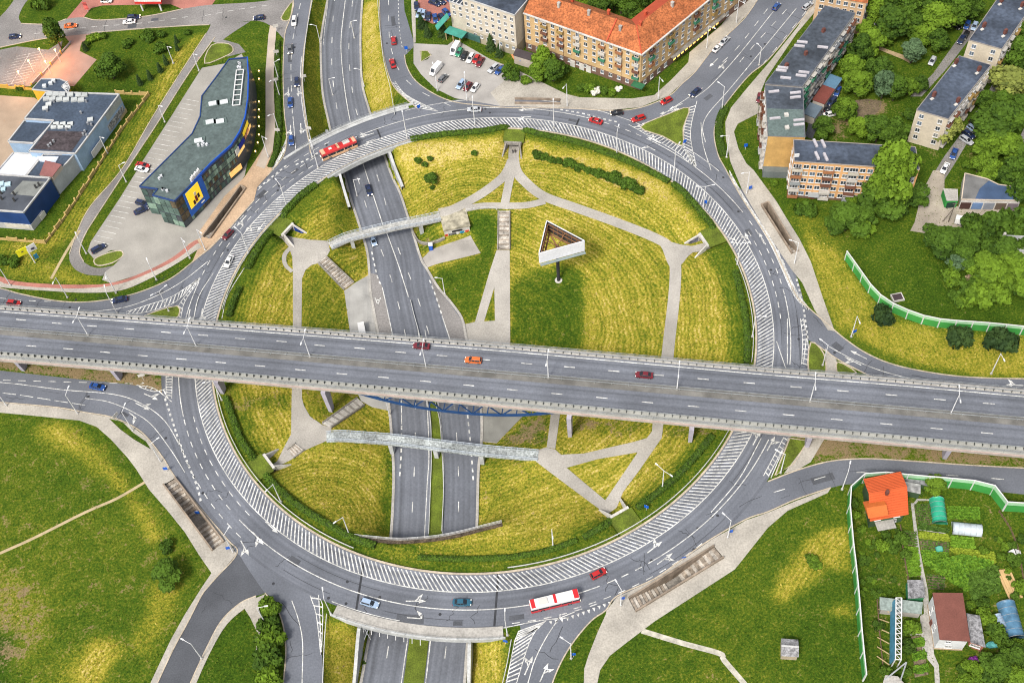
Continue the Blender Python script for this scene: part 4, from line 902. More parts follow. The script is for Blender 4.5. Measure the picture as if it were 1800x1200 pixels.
# ------------------------------------------------------------------ tunnel portals
for i, (p, d) in enumerate(PORT):
    q = perp(d); t = tag(empty('tunnel_portal'), ('pedestrian tunnel mouth with blue graffiti on the upper left of the bowl', 'dark pedestrian tunnel mouth at the top of the bowl', 'pedestrian tunnel mouth with scribbled walls at the right of the bowl', 'pedestrian tunnel mouth at the lower left of the bowl', 'pedestrian tunnel mouth at the lower right of the bowl')[i], 'tunnel')
    rz = math.atan2(d.y, d.x)
    def B(u, v, z, du, dv, dz): c = p+d*u+q*v; return MB().box((c.x, c.y, z), (du, dv, dz), rz)
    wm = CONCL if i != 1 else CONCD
    ob('lintel', B(.3, 0, -.35, .7, 5.4, .9), wm, t)
    ob('roof_slab', B(4.2, 0, -.25, 7.0, 6.6, .42), GRASSI, t)
    for s in (-1, 1):
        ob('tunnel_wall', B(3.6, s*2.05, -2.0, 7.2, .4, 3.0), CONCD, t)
        mb = MB(); o = []
        for u, zt in ((.0, .1), (-2.2, -1.3), (-4.2, -2.7)):
            c = p+d*u+q*s*(2.2+abs(u)*.22)
            for w in (-.2, .2): e = c+q*w; mb.v += [(e.x, e.y, -4.0), (e.x, e.y, zt)]
        for k in range(2):
            b = 4*k; mb.f += [(b, b+4, b+5, b+1), (b+1, b+5, b+7, b+3), (b+3, b+7, b+6, b+2)]
        mb.f += [(8, 10, 11, 9)]
        ob('wing_wall', mb, wm, t)
        if i in (0, 2):
            gm = mat('graffiti_blue', (.03, .09, .42), var=.6, scale=1.1) if i == 0 else mat('graffiti_grey', (.2, .2, .24), var=.8, scale=1.2)
            c0 = p+d*-.3+q*s*2.0; c1 = p+d*-3.2+q*s*(2.0+.5)
            ob('graffiti', MB().add([(c0.x, c0.y, -3.0), (c1.x, c1.y, -3.1), (c1.x, c1.y, -2.35), (c0.x, c0.y, -.5)], [(0, 1, 2, 3), (3, 2, 1, 0)]), gm, t)
    ob('dark_end', B(7.4, 0, -2.0, .3, 4.6, 3.4), BLACK, t)  # black sheet closes the tunnel, in place of the shade deeper in
# ------------------------------------------------------------------ stairs
def stairs(name, label, t0, t1, b0, b1, z0, z1, n, mt, cheeks=True, cat='stairs'):
    t0, t1, b0, b1 = at(*t0, z0), at(*t1, z0), at(*b0, z1), at(*b1, z1); s = tag(empty(name), label, cat)
    for i in range(n):
        a, b = t0.lerp(b0, i/n), t1.lerp(b1, i/n); c, d = t0.lerp(b0, (i+1)/n), t1.lerp(b1, (i+1)/n); zt = z0+(z1-z0)*(i)/n+.12
        ob('step', MB().prism([a, b, d, c], zt-.7, zt), mt[i % len(mt)], s)
    if cheeks:
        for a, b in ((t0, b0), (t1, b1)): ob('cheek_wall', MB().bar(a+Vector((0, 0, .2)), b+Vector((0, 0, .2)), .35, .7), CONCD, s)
    return s
S1 = mat('weathered_step', (.40, .37, .33), var=.4, scale=.6, fine=2, fvar=.3); S2 = mat('worn_step', (.27, .23, .19), var=.45, scale=.6, fine=2, fvar=.3)
stairs('staircase', 'wide weathered concrete staircase leading down to the promenade', (876,371), (896,371), (875,439), (896,439), -2.4, -6.3, 26, [S1, S2, S1])
stairs('staircase', 'grey staircase from the left footbridge down to the bus bay', (573,451), (559,462), (622,497), (605,510), -2.3, -7.1, 22, [S1, S2])
stairs('staircase', 'concrete staircase partly under the overpass by the twin piers', (582,751), (567,744), (641,712), (628,700), -2.3, -7.1, 20, [CONC, CONC, CONCD])
stairs('staircase', 'short stair with dark bars beside the lower left tunnel mouth', (519,779), (534,791), (505,791), (517,805), -2.4, -3.0, 8, [S1, S2])
STL = {'w': 'long open stairwell in the pavement left of the ring', 's': 'long open stairwell in the pavement below right of the ring', 'e': 'narrow open stairwell along the right pavement of the ring', 'nw': 'dark open stairwell beside the road by the showroom', 'n': 'shallow stairwell with scribbled wall below the car park'}
for k, w in PITW.items():
    if k in ('s', 'n'): a0, a1, b0, b1 = w[0], w[1], w[3], w[2]
    else: a0, a1, b0, b1 = w[0], w[3], w[1], w[2]
    t = tag(empty('stairwell'), STL[k], 'stairwell')
    L = (a1-a0).length; n = 12
    wm = mat('brown_stained_wall', (.25, .2, .155), var=.35, scale=.5)
    for e, f in ((a0, a1), (b0, b1)): ob('wall', MB().strip([e, f], .4, -4.3, h=5.15), wm, t)
    for e, f in (((a0, b0),) if k in ('nw', 'e') else ()): ob('wall', MB().strip([e, f], .4, -4.3, h=5.1), wm, t)
    ob('floor', MB().prism([a0, a1, b1, b0], -4.3, -3.9), CONCD, t)
    for end in (0, 1):
        if end == 0 and k in ('nw', 'e'): continue
        for i in range(n):
            u0, u1 = (i/n*.42, (i+1)/n*.42); 
            if end: u0, u1 = 1-u0, 1-u1
            ob('step', MB().prism([a0.lerp(a1, u0), a0.lerp(a1, u1), b0.lerp(b1, u1), b0.lerp(b1, u0)], -4.2, .08-(i+1)*.3), S1 if i % 2 else S2, t)
# ------------------------------------------------------------------ footbridges
BLR = mat('pale_blue_railing', (.42, .47, .53), rough=.5, var=.15, scale=.8)
def footbridge(label, px, z, w, piers, dm):
    t = tag(empty('footbridge'), label, 'footbridge'); P = spl(ats(px, z), 4)
    for i in range(len(P)): P[i].z = z+.25*math.sin(math.pi*i/(len(P)-1))
    mb = MB(); n = len(P)
    a, b = offs(P, w/2), offs(P, -w/2)
    for x, y in zip(a, b): mb.v += [tuple(x), tuple(y), (y.x, y.y, y.z-.6), (x.x, x.y, x.z-.6)]
    for i in range(n-1):
        o = 4*i
        for j in range(4): k = (j+1) % 4; mb.f.append((o+j, o+4+j, o+4+k, o+k))
    mb.f += [(0, 1, 2, 3), (4*n-1, 4*n-2, 4*n-3, 4*n-4)]
    ob('deck', mb, dm, t)
    for s in (1, -1):
        E_ = offs(P, s*(w/2-.08)); m2 = MB()
        for i in range(len(E_)-1):
            for h in (.12, .55, 1.05): m2.bar(E_[i]+Vector((0, 0, h)), E_[i+1]+Vector((0, 0, h)), .1 if h > 1 else .06, .12 if h > 1 else .06)
        r = ob('railing', m2, BLR, t); L = arclen(E_)[-1]; s_ = .6
        pm = MB().box((0, 0, .52), (.08, .08, 1.04)).mesh('post', BLR)
        while s_ < L: new('post', pm, r, walk(E_, s_)[0]); s_ += 1.6
    for ppx in piers:
        c = ppx if isinstance(ppx, Vector) else at(*ppx, z); zb = tz(c.x, c.y)-.3; ob('pier', MB().box((c.x, c.y, (zb+z-.6)/2), (1.1, w*.7, z-.6-zb), math.atan2((P[-1]-P[0]).y, (P[-1]-P[0]).x)), BCON, t)
    return t
FB1 = mat('mottled_deck_grey', (.36, .36, .345), var=.22, scale=.5, fine=2.2, fvar=.3)
footbridge('pale footbridge with blue grey railings over the sunken road, above the overpass', [(580,432),(598,424),(614,418),(650,409),(700,397),(740,389),(774,381)], -2.3, 2.9, [(617,418),(738,390)], FB1)
FB2 = mat('flaking_white_deck', (.30, .325, .325), var=.35, scale=.25, fine=2.0, fvar=.45)
footbridge('long pale footbridge with flaking deck below the overpass', [(574,769),(596,767),(640,770),(700,775),(780,785),(860,794),(946,801)], -2.3, 2.8, [(686,775),(765,783),(846,793)], FB2)
# ------------------------------------------------------------------ concrete kiosk with graffiti, set in the slope
kz = tag(empty('concrete_building'), 'weathered flat roofed concrete building with graffiti wall facing a paved court', 'building')
c4 = [at(772, 384, -2.3), at(822, 374, -2.3)]
ax = (c4[1]-c4[0]).normalized(); ay = perp(ax); f0, f1 = at(783, 420, -6.9), at(827, 411, -6.9)
Pb = [Vector((f0.x, f0.y, 0)), Vector((f1.x, f1.y, 0)), Vector((f1.x, f1.y, 0))+ay*8.5, Vector((f0.x, f0.y, 0))+ay*8.5]
ob('wall', MB().prism(Pb, -8, -3.2), CONCL, kz)
cc = sum(Pb, Vector((0, 0, 0)))/4
ob('roof', MB().prism([c+(c-cc)*.06 for c in Pb], -3.2, -2.5), mat('mossy_roof', (.36, .33, .25), var=.5, scale=.6), kz)
for i, (u, w_, col) in enumerate(((.06, .12, (.5, .06, .03)), (.3, .3, (.12, .12, .13)), (.5, .12, (.55, .55, .55)), (.68, .16, (.03, .25, .42)), (.88, .14, (.5, .06, .03)))):
    p = Pb[0].lerp(Pb[1], u); ob('graffiti', MB().box((p.x-ay.x*.03, p.y-ay.y*.03, -5.7), ((Pb[1]-Pb[0]).length*w_, .1, 1.7), math.atan2(ax.y, ax.x)), mat('graffiti_%d' % i, col, var=.7, scale=1.5), kz)
ob('door', MB().box((Pb[0].lerp(Pb[1], .5).x-ay.x*.05, Pb[0].lerp(Pb[1], .5).y-ay.y*.05, -4.2), (3.2, .1, .7), math.atan2(ax.y, ax.x)), BLACK, kz)
for nm, lb, px in (('railing', 'thin white railing along the terrace path above the concrete building', [(818,372),(840,368),(868,367),(874,371)]),):
    t = tag(empty(nm), lb, 'railing'); rail_run(spl(ats(px, -2.3), 3), -2.3, t, 1.5, 1.0, mt=WHITE, name='rail', beams=(.95, .5), bw=.06, bh=.06, pw=.06, rebase=False)
lw = tag(empty('low_wall'), 'low curved dark stone wall between road and concrete building', 'wall'); P = spl(gps([(727,412),(735,425),(750,430),(768,426),(782,420)]), 4)
ob('wall', MB().strip(P, .5, lambda x, y: tz(x, y)-.3, h=1.2), CONCD, lw)
# ------------------------------------------------------------------ guard rails around the ring
def grail(label, P, z=0.0, step=3.0):
    t = tag(empty('guard_rail'), label, 'guard rail', 'guard rails along the roads'); rail_run(P, z, t, step, .75, mt=mat('pale_guard_rail', (.6, .6, .58), rough=.5, metal=.3, var=.12), name='rail', rebase=False, bw=.16); return t
grail('pale guard rail along the left inside of the ring below the overpass', rarc(RIN-1.1, (376,672), (618,972)))
grail('pale guard rail along the lower right inside of the ring', rarc(RIN-1.1, (893,1003), (1284,756)))
grail('pale guard rail along the right inside of the ring above the overpass', rarc(RIN-1.1, (1333,640), (1299,455)))
grail('pale guard rail along the upper left inside of the ring', rarc(RIN-1.1, (560,310), (392,545)))
grail('guard rail left of the sunken road at the top, beside the frontage road', spl(ats([(555,-30),(550,0),(541,50),(535,100),(533,150),(538,200),(549,265)]), 4))
grail('guard rail right of the sunken road at the top', spl(ats([(663,-30),(664,0),(668,50),(675,110),(686,155),(694,203)]), 4))
grail('guard rail on the left rim of the bottom cutting', spl(ats([(575,1080),(571,1130),(568,1200),(566,1250)]), 4))
grail('guard rail on the right rim of the bottom cutting', spl(ats([(899,1125),(892,1165),(884,1200),(872,1250)]), 4))
for sgn, lb in ((-1.0, 'left'), (1.0, 'right')):
    px = [(750,700),(757,740),(759,800),(757,860),(754,940)] if sgn < 0 else [(763,700),(773,740),(777,790),(780,860),(777,935)]
    P = spl([ur(*p) for p in px], 4); grail('low guard rail on the %s edge of the green median below the overpass' % lb, P, -7.45)
P = spl([ur(*p) for p in [(722,530),(728,555),(735,580),(742,610)]], 4); grail('guard rail at the pointed nose of the median above the overpass', P, -7.45)
# ------------------------------------------------------------------ noise barriers
GP1 = mat('green_panel', (.05, .27, .06), rough=.5, var=.12, scale=.4); GP2 = mat('pale_green_panel', (.34, .55, .36), rough=.4, var=.1, scale=.4)
def barrier(label, P, h, nstep, split=.68):
    t = tag(empty('noise_barrier', (P[0].x, P[0].y, 0)), label, 'noise barrier'); o = t.location.copy(); L = arclen(P)[-1]; n = max(1, round(L/nstep)); pts = [walk(P, L*i/n)[0] for i in range(n+1)]
    for i in range(n):
        a, b = pts[i]-o, pts[i+1]-o; a.z = b.z = 0
        ob('panel', MB().strip([a, b], .14, 0.1, h=h*split), GP1, t); ob('clear_panel', MB().strip([a, b], .08, .1+h*split, h=h*(1-split)), GP2, t)
        ob('cap_rail', MB().strip([a, b], .26, .1+h, h=.14), WHITE, t)
    for p in pts: ob('post', MB().box((p.x-o.x, p.y-o.y, h/2+.1), (.3, .3, h+.2)), WHITE, t)
barrier('curved green noise barrier with white posts across the right lawn', spl(ats([(1485,457),(1505,485),(1530,520),(1547,536),(1567,549),(1592,560),(1617,569),(1645,575),(1672,578),(1702,580),(1730,582),(1760,585),(1800,589),(1850,592)]), 4), 3.8, 4.3)
barrier('green noise barrier wrapping the garden with the orange roofed house', spl([Vector((p.x, p.y, 0)) for p in ats([(1850,890),(1800,886),(1766,884)], 4)], 0)+[Vector((p.x, p.y, 0)) for p in ats([(1745,847),(1707,844),(1668,840),(1629,837),(1587,833),(1550,829),(1533,829),(1515,834),(1503,844),(1494,858),(1494,881),(1497,917),(1501,961),(1506,1000),(1511,1054),(1516,1118),(1523,1184)], 4.6)], 4.6, 5.2)
# ------------------------------------------------------------------ buildings
def c3(c, var=.12, scale=.3, name=None, **k): return mat(name or 'paint_%02x%02x%02x' % tuple(int(255*v) for v in c), c, var=var, scale=scale, fine=2.0, fvar=.08, **k)
class Bld:
    def __init__(s, name, label, poly, cat='building'):
        c = sum((Vector((p[0], p[1], 0)) for p in poly), Vector((0, 0, 0)))/len(poly); s.o = c; s.r = tag(empty(name, c), label, cat)
    def part(s, name, mb, mt, parent=None):
        mb.v = [(x-s.o.x, y-s.o.y, z-s.o.z) for x, y, z in mb.v]; return ob(name, mb, mt, parent or s.r)
_WM = {}
def winmesh(w, h, n, fm):
    k = (round(w, 2), round(h, 2), n, fm.name)
    if k not in _WM:
        f = MB(); t = .09
        for x in [-w/2+t/2+i*(w-t)/n for i in range(n+1)]: f.box((x, 0, 0), (t, .14, h))
        for z in (-h/2+t/2, h/2-t/2): f.box((0, .003, z), (w, .13, t))
        f.box((0, -.12, -h/2-.05), (w+.2, .26, .07))
        p = MB().box((0, 0, 0), (w-.04, .08, h-.04)); _WM[k] = (f.mesh('window', fm), p)
    return _WM[k]
PANES = [GLASS, mat('curtained_glass', (.16, .16, .15), rough=.25, var=.5, scale=.6, fvar=0), mat('sky_glass', (.10, .13, .17), rough=.12, var=.4, scale=.5, fvar=0)]
_PM = {}
rw_ = random.Random(11)
def facade(B, a, b, zs, us, w=1.4, h=1.5, n=2, fm=WHITE, pane=None, skip=()):
    a = Vector((a[0], a[1], 0)); b = Vector((b[0], b[1], 0)); d = (b-a).normalized(); q = Vector((d.y, -d.x, 0)); rz = math.atan2(d.y, d.x); L = (b-a).length
    me, pb = winmesh(w, h, n, fm)
    for i, z in enumerate(zs):
        for j, u in enumerate(us):
            if (i, j) in skip: continue
            p = a+d*(u*L)+q*.05; o = new('window', me, B.r, (p.x-B.o.x, p.y-B.o.y, z), rz)
            pm = pane or rw_.choices(PANES, (6, 2, 2))[0]; k = (round(w, 2), round(h, 2), pm.name)
            if k not in _PM: _PM[k] = MB().box((0, 0, 0), (w-.06, .09, h-.06)).mesh('pane', pm)
            new('pane', _PM[k], o)
def walls(B, poly, z0, z1, mt, name='wall'): return B.part(name, MB().prism(poly, z0, z1), mt)
TRIMW = mat('parapet_trim', (.42, .42, .42), var=.15)
def parapet(B, poly, z, w=.3, h=.4, mt=None, name='parapet'):
    mt = mt or TRIMW
    P = [Vector((p[0], p[1], z)) for p in poly]; mb = MB(); n = len(P)
    for i in range(n): mb.bar(P[i]+Vector((0, 0, h/2-.02)), P[(i+1) % n]+Vector((0, 0, h/2-.02)), w, h)
    return B.part(name, mb, mt)
def shrink(poly, k):
    c = sum((Vector((p[0], p[1], 0)) for p in poly), Vector((0, 0, 0)))/len(poly); return [c+(Vector((p[0], p[1], 0))-c)*k for p in poly]
def flatroof(B, poly, z, mt, k=.995): return B.part('roof', MB().prism(shrink(poly, k), z, z+.12), mt)
def onroof(B, px, z, d, mt, name='vent', rz=0.0):
    p = at(px[0], px[1], z); return B.part(name, MB().box((p.x, p.y, z+d[2]/2), d, rz), mt)
ROOFG = mat('dark_bitumen_roof', (.058, .07, .09), var=.42, scale=.1, fine=.9, fvar=.28); ROOFB = mat('blue_grey_roof', (.055, .07, .10), var=.42, scale=.12, fine=.9, fvar=.28)
ROOFT = mat('teal_grey_roof', (.10, .135, .13), var=.2, scale=.2, fine=1.5, fvar=.2)
BRICKC = mat('chimney_brick', (.13, .05, .04), var=.3, scale=1)
def quad(px, z): return [Vector((p.x, p.y, 0)) for p in ats(px, z)]
# ---- white office block with a lower wing
A_, B_ = at(813, -3.5, 17), at(904.5, 28, 17); d = (B_-A_).normalized(); q = perp(d)
P0 = [A_, B_, B_+q*11.5, A_+q*11.5]
WALLW = c3((.50, .45, .37), name='cream_render'); PL = c3((.34, .30, .22), name='ochre_plinth')
B = Bld('office_block', 'cream office block with five rows of small windows beside the car park', P0)
walls(B, P0, 0, 4.4, PL, 'plinth'); walls(B, shrink(P0, 1.004), 4.4, 17, WALLW); flatroof(B, P0, 17, ROOFB); parapet(B, P0, 17)
us = [(i+.5)/8 for i in range(8)]; zs = [15.2, 12.4, 9.6, 6.6]
facade(B, P0[0], P0[1], zs, us, 1.15, 1.35); facade(B, P0[0], P0[1], [3.2], us[1:], 1.15, 1.2)
A2 = A_-d*5.6; P1 = [A2, A_, A_+q*11.5, A2+q*11.5]
walls(B, shrink(P1, .999), 0, 13.4, WALLW, 'wing_wall'); B.part('wing_roof', MB().prism(shrink(P1, .99), 13.4, 13.5), ROOFB); parapet(B, P1, 13.4)
for i in range(3): B.part('roof_beam', MB().bar(A2.lerp(A_, .25+.25*i)+Vector((0, 0, -3.2)), A2.lerp(A_, .25+.25*i)+q*11+Vector((0, 0, -3.2)), .3, .3), WHITE)
facade(B, A2, A_, [12.2, 9.6], [.3, .75], 1.15, 1.35)
P2 = [A_+q*11.5+d*9, B_+q*11.5+d*3, B_+q*24+d*3, A_+q*24+d*9]; walls(B, P2, 0, 21, WALLW, 'rear_wall'); facade(B, P2[0], P2[1], [18.6], [.35, .45, .55, .65, .75], 1.0, 1.2)
B.part('entrance_canopy', MB().box((A2.x+d.x*3-q.x*2.5, A2.y+d.y*3-q.y*2.5, 3.6), (7, 3.5, .25), math.atan2(d.y, d.x)), mat('teal_canopy', (.05, .25, .2)))
for k in range(3): B.part('entrance_column', MB().box((A2.x+d.x*(k*2.8-.4)-q.x*3.6, A2.y+d.y*(k*2.8-.4)-q.y*3.6, 1.75), (.3, .3, 3.5), 0), c3((.4, .3, .16)))
B.part('entrance_roof', MB().bar(A2-q*1.5+Vector((0, 0, -8)), A2-q*5-d*3+Vector((0, 0, -12)), 2.5, .2), mat('teal_canopy', (.05, .25, .2)))
B.part('ground_floor_glazing', MB().box((A_.x+d.x*1-q.x*.2, A_.y+d.y*1-q.y*.2, 1.8), (9, .6, 2.4), math.atan2(d.y, d.x)), mat('teal_glazing', (.05, .12, .11), rough=.15))
# ---- beige corner apartment house with tiled roof
H = 15.6; L_, K_ = at(921, 22, H), at(1127, 93, H); d1 = (K_-L_).normalized(); q1 = perp(d1); e2 = (at(1240, 2, H)-K_); e2.z = 0; e2.normalize(); E_ = K_+e2*58; q2 = perp(e2)
wd = 12.5
def isect(p, u, r, v):
    t = ((r.x-p.x)*v.y-(r.y-p.y)*v.x)/(u.x*v.y-u.y*v.x); return p+u*t
IN = isect(L_+q1*wd, d1, K_+q2*wd, e2); POL = [L_, K_, E_, E_+q2*wd, IN, L_+q1*wd]
BEI = c3((.50, .345, .175), name='beige_render', var=.15); BRP = c3((.16, .095, .07), name='brown_plinth'); TILE = mat('orange_roof_tiles', (.33, .105, .038), var=.3, scale=.35, fine=1.8, fvar=.45); RMET = mat('red_metal_roof', (.42, .075, .035), var=.12, scale=.4)
B = Bld('apartment_house', 'beige corner apartment house with orange tiled hipped roof', POL)
walls(B, POL, 0, 3.2, BRP, 'plinth'); walls(B, shrink(POL, 1.002), 3.2, H, BEI)
RH_ = 19.6; M1, MK, ME = L_+q1*wd/2, (K_+IN)/2, E_+q2*wd/2
def zc(p, z): return (p.x, p.y, z)
o_ = .7
EL, EK, EE = L_-q1*o_, K_-q1*o_-e2*0+(-q2*o_), E_-q2*o_
B.part('roof', MB().add([zc(EL, H-.1), zc(EK, H-.1), zc(MK, RH_), zc(M1, RH_)], [(0, 1, 2, 3)]).add([zc(EK, H-.1), zc(EE, H-.1), zc(ME, RH_), zc(MK, RH_)], [(0, 1, 2, 3)]).add([zc(L_+q1*wd, H), zc(IN, H), zc(MK, RH_), zc(M1, RH_)], [(3, 2, 1, 0)]), TILE)
B.part('rear_roof', MB().add([zc(IN, H), zc(E_+q2*wd, H), zc(ME, RH_), zc(MK, RH_)], [(3, 2, 1, 0)]), RMET)
B.part('gable_wall', MB().add([zc(L_, H-.1), zc(L_+q1*wd, H-.1), zc(M1, RH_-.1)], [(0, 1, 2), (2, 1, 0)]), BEI)
B.part('cornice', MB().bar(L_-q1*.5, EK, .5, .35).bar(EK, E_-q2*.5, .5, .35), CONCL)
B.part('ridge', MB().bar(EK.lerp(MK, .03)+Vector((0, 0, 0)), Vector(zc(MK, RH_)), .35, .2), RMET)
fw = .42*(K_-L_).length; f_ = L_+d1*(.72*(K_-L_).length); B.part('fire_wall', MB().bar(Vector(zc(f_-q1*o_, H+.2)), Vector(zc(f_+q1*wd/2, RH_+.3)), .4, .4), RMET)
us = [(i+.5)/14 for i in range(14)]; zs = [14.0, 11.3, 8.6, 5.9]; bal = (2, 4, 6, 9, 11, 13)
facade(B, L_, K_, zs, us, 1.25, 1.5); facade(B, L_, K_, [2.2], us, 1.2, 1.3)
us2 = [(i+.5)/18 for i in range(18)]; facade(B, K_, E_, zs, us2, 1.25, 1.5)
LIT = mat('lit_shop_window', (.9, .65, .2), rough=.3, var=.3, scale=.8, emit=1.6, ecol=(1.0, .62, .12)); facade(B, K_, E_, [2.0], [.3+.035*i for i in range(12)], 1.5, 2.3, 1, fm=BLACK, pane=LIT); facade(B, K_, E_, [2.0], [.04, .1, .16, .22, .78, .86, .94], 1.4, 1.6)
B.part('shop_canopy', MB().bar(K_+e2*15-q2*.8+Vector((0, 0, -H+3.7)), K_+e2*43-q2*.8+Vector((0, 0, -H+3.7)), 1.4, .2), CONCD)
bc = [c3((.16, .07, .045), name='brown_balcony'), c3((.5, .47, .43), name='pale_balcony'), c3((.05, .2, .12), name='green_balcony'), c3((.30, .13, .06), name='rust_balcony'), c3((.3, .2, .07), name='ochre_balcony')]
def balcony(B, a, dd, u, z, L, mt, w=2.3, dep=1.1, rail=1.0, roof=False):
    qq = Vector((dd.y, -dd.x, 0)); p = a+dd*(u*L)+qq*(dep/2); rz = math.atan2(dd.y, dd.x)
    mb = MB().box((p.x, p.y, z-1.25), (w, dep, .15), rz); f = p+qq*(dep/2-.05); mb.box((f.x, f.y, z-1.25+rail/2), (w, .1, rail), rz)
    for s in (-1, 1): g = p+dd*(s*(w/2-.05)); mb.box((g.x, g.y, z-1.25+rail/2), (.1, dep-.2, rail), rz)
    b_ = B.part('balcony', mb, mt)
    if roof: B.part('balcony_roof', MB().box((p.x, p.y, z+1.1), (w+.1, dep+.1, .1), rz), CONC)
LL = (K_-L_).length; L2 = (E_-K_).length
for j in bal:
    for i, z in enumerate(zs[:3] if j != 13 else zs[:4]): balcony(B, L_, d1, us[j], z, LL, rw_.choice(bc), roof=rw_.random() < .25)
for j in (1, 4, 8, 11, 14, 16):
    for z in zs[:3]: balcony(B, K_, e2, us2[j], z, L2, rw_.choice(bc), roof=rw_.random() < .3)
for p, dd, u, v in ((L_, d1, .25, .35), (L_, d1, .5, .4), (L_, d1, .78, .3), (L_, d1, .3, .75), (L_, d1, .62, .7), (K_, e2, .2, .65), (K_, e2, .35, .35), (K_, e2, .5, .7), (K_, e2, .7, .35), (L_, d1, .9, .6)):
    qq = perp(dd); c = p+dd*(u*(LL if dd is d1 else L2))+qq*(wd*v); zz_ = H+(RH_-H)*(1-abs(2*v-1)); B.part('chimney', MB().box((c.x, c.y, zz_+.6), (.8, .8, 2.2), math.atan2(dd.y, dd.x)).box((c.x, c.y, zz_+1.75), (1.0, 1.0, .15), math.atan2(dd.y, dd.x)), CONC if v < .6 else RMET)
for u in (.16, .34, .84): p = L_+d1*(u*LL)-q1*.05; B.part('drain_pipe', MB().box((p.x, p.y, H/2), (.14, .14, H-.6), 0), BRP)
for u in (.42, .5, .56): p = L_+d1*(u*LL)-q1*.12; B.part('door', MB().box((p.x, p.y, 1.3), (1.7, .25, 2.6), math.atan2(d1.y, d1.x)), c3((.55, .53, .5)))
B.part('corner_canopy', MB().box((K_.x-q1.x*1.4, K_.y-q1.y*1.4, 3.3), (4, 2.4, .3), math.atan2(d1.y, d1.x)), c3((.03, .13, .06)))
KI = Bld('shop_annexe', 'low shop annexe with dark sloped canopy between office and apartment house', quad([(906,84),(950,96),(946,108),(902,96)], 3))
q_ = quad([(908,86),(950,98),(945,110),(903,97)], 3.6); walls(KI, q_, 0, 3.4, c3((.4, .35, .3))); KI.part('roof', MB().prism(shrink(q_, 1.05), 3.4, 3.7), c3((.06, .05, .055))); 
for k, c in ((0, (.45, .2, .08)), (1, (.1, .2, .5)), (2, (.5, .45, .5))): p = at(908+k*11, 100+k*3, 1.6); KI.part('awning', MB().box((p.x, p.y, 2.0), (3, 2.4, .15), .3), c3(c))
# ---- long grey blocks right of the arterial road
def slab(name, label, px, h, wallc, roof=ROOFG, par=None, fac=(), floors=4, cols=10, chim=(), sky_=()):
    P = quad(px, h); B = Bld(name, label, P); walls(B, P, 0, h, wallc); flatroof(B, P, h, roof); parapet(B, P, h, .22, .22, par or mat('dark_roof_edge', (.13, .135, .15), var=.2))
    zs = [h-1.7-2.8*i for i in range(floors)]
    for i, n in fac: facade(B, P[i], P[(i+1) % len(P)], zs, [(k+.5)/n for k in range(n)], 1.35, 1.45)
    for c in chim: onroof(B, c, h, (1.0, .8, 1.5), BRICKC, 'chimney', .5)
    for c in sky_: onroof(B, c, h+.1, (3.2, .7, .5), c3((.42, .4, .43)), 'skylight', c[2] if len(c) > 2 else -.3)
    return B, P, zs
GW = c3((.44, .41, .37), name='grey_render')
B, P, zs = slab('apartment_block', 'long dark roofed apartment block beside the arterial road', [(1345,148),(1410,153),(1503,24),(1450,11)], 15, GW, fac=((1, 18),), floors=5, chim=((1416,97),(1447,57),(1382,118)), sky_=((1410,75),(1405,82),(1446,84),(1376,120),(1373,125),(1413,128),(1408,134),(1381,138)))
dd = (P[2]-P[1]).normalized(); LL = (P[2]-P[1]).length
for j in range(1, 18, 2):
    for z in zs[:4]: balcony(B, P[1], dd, (j+.5)/18, z, LL, rw_.choice([bc[1], bc[1], c3((.3, .29, .28)), c3((.2, .22, .25)), bc[2], bc[0]]), roof=rw_.random() < .4)
for u, mt in ((.12, c3((.12, .16, .2))), (.3, c3((.17, .05, .04), name='maroon_roof')), (.42, c3((.17, .05, .04), name='maroon_roof')), (.5, c3((.1, .2, .3)))):
    c = P[1]+dd*(u*LL)-perp(dd)*3.2; B.part('lean_to_roof', MB().box((c.x, c.y, 3.0+u*.4), (5.6, 4.2, .25), math.atan2(dd.y, dd.x)), mt); B.part('lean_to_wall', MB().box((c.x, c.y, 1.4+u*.2), (5.3, 3.8, 2.8+u*.38), math.atan2(dd.y, dd.x)), GW)
B, P, zs = slab('apartment_block', 'end block with teal roof patch, ochre gable and balconies facing the pavement', [(1350,240),(1415,242),(1411,156),(1345,151)], 15, GW, ROOFG, fac=((3, 7), (1, 6)), floors=5, sky_=((1360,162,0),(1398,164,0),(1398,172,0),(1362,209,0),(1404,212,0),(1404,220,0)), chim=())
dd = (P[0]-P[3]).normalized(); LL = (P[0]-P[3]).length
for j in range(0, 7, 2):
    for z in zs: balcony(B, P[3], dd, (j+.5)/7, z, LL, rw_.choice([bc[1], c3((.3, .25, .2)), bc[0], c3((.5, .5, .5))]), roof=rw_.random() < .4)
for p_ in ((1382,204), (1383,226)): onroof(B, p_, 15, (1.2, 1.2, .8), CONCL)
B.part('teal_roof_felt', MB().prism(quad([(1351,239),(1414,241),(1412,193),(1348,191)], 15.13), 15.13, 15.18), ROOFT); B.part('ochre_gable', MB().strip([P[0]-perp((P[1]-P[0]).normalized())*.06, P[1]-perp((P[1]-P[0]).normalized())*.06], .1, 2.4, h=12.7), c3((.43, .27, .095), name='ochre_gable', var=.2)); B.part('gable_shop', MB().strip([P[0]-perp((P[1]-P[0]).normalized())*1.2, P[1]-perp((P[1]-P[0]).normalized())*1.2], 2.2, 0, h=2.6), c3((.12, .14, .14)))
ORG = c3((.56, .315, .14), name='peach_render')
B, P, zs = slab('apartment_block', 'peach apartment block with dark roof behind the big maple', [(1396,284),(1616,299),(1609,259),(1395,246)], 15, ORG, ROOFB, c3((.3, .26, .23)), chim=((1555,262),(1571,264)), floors=5)
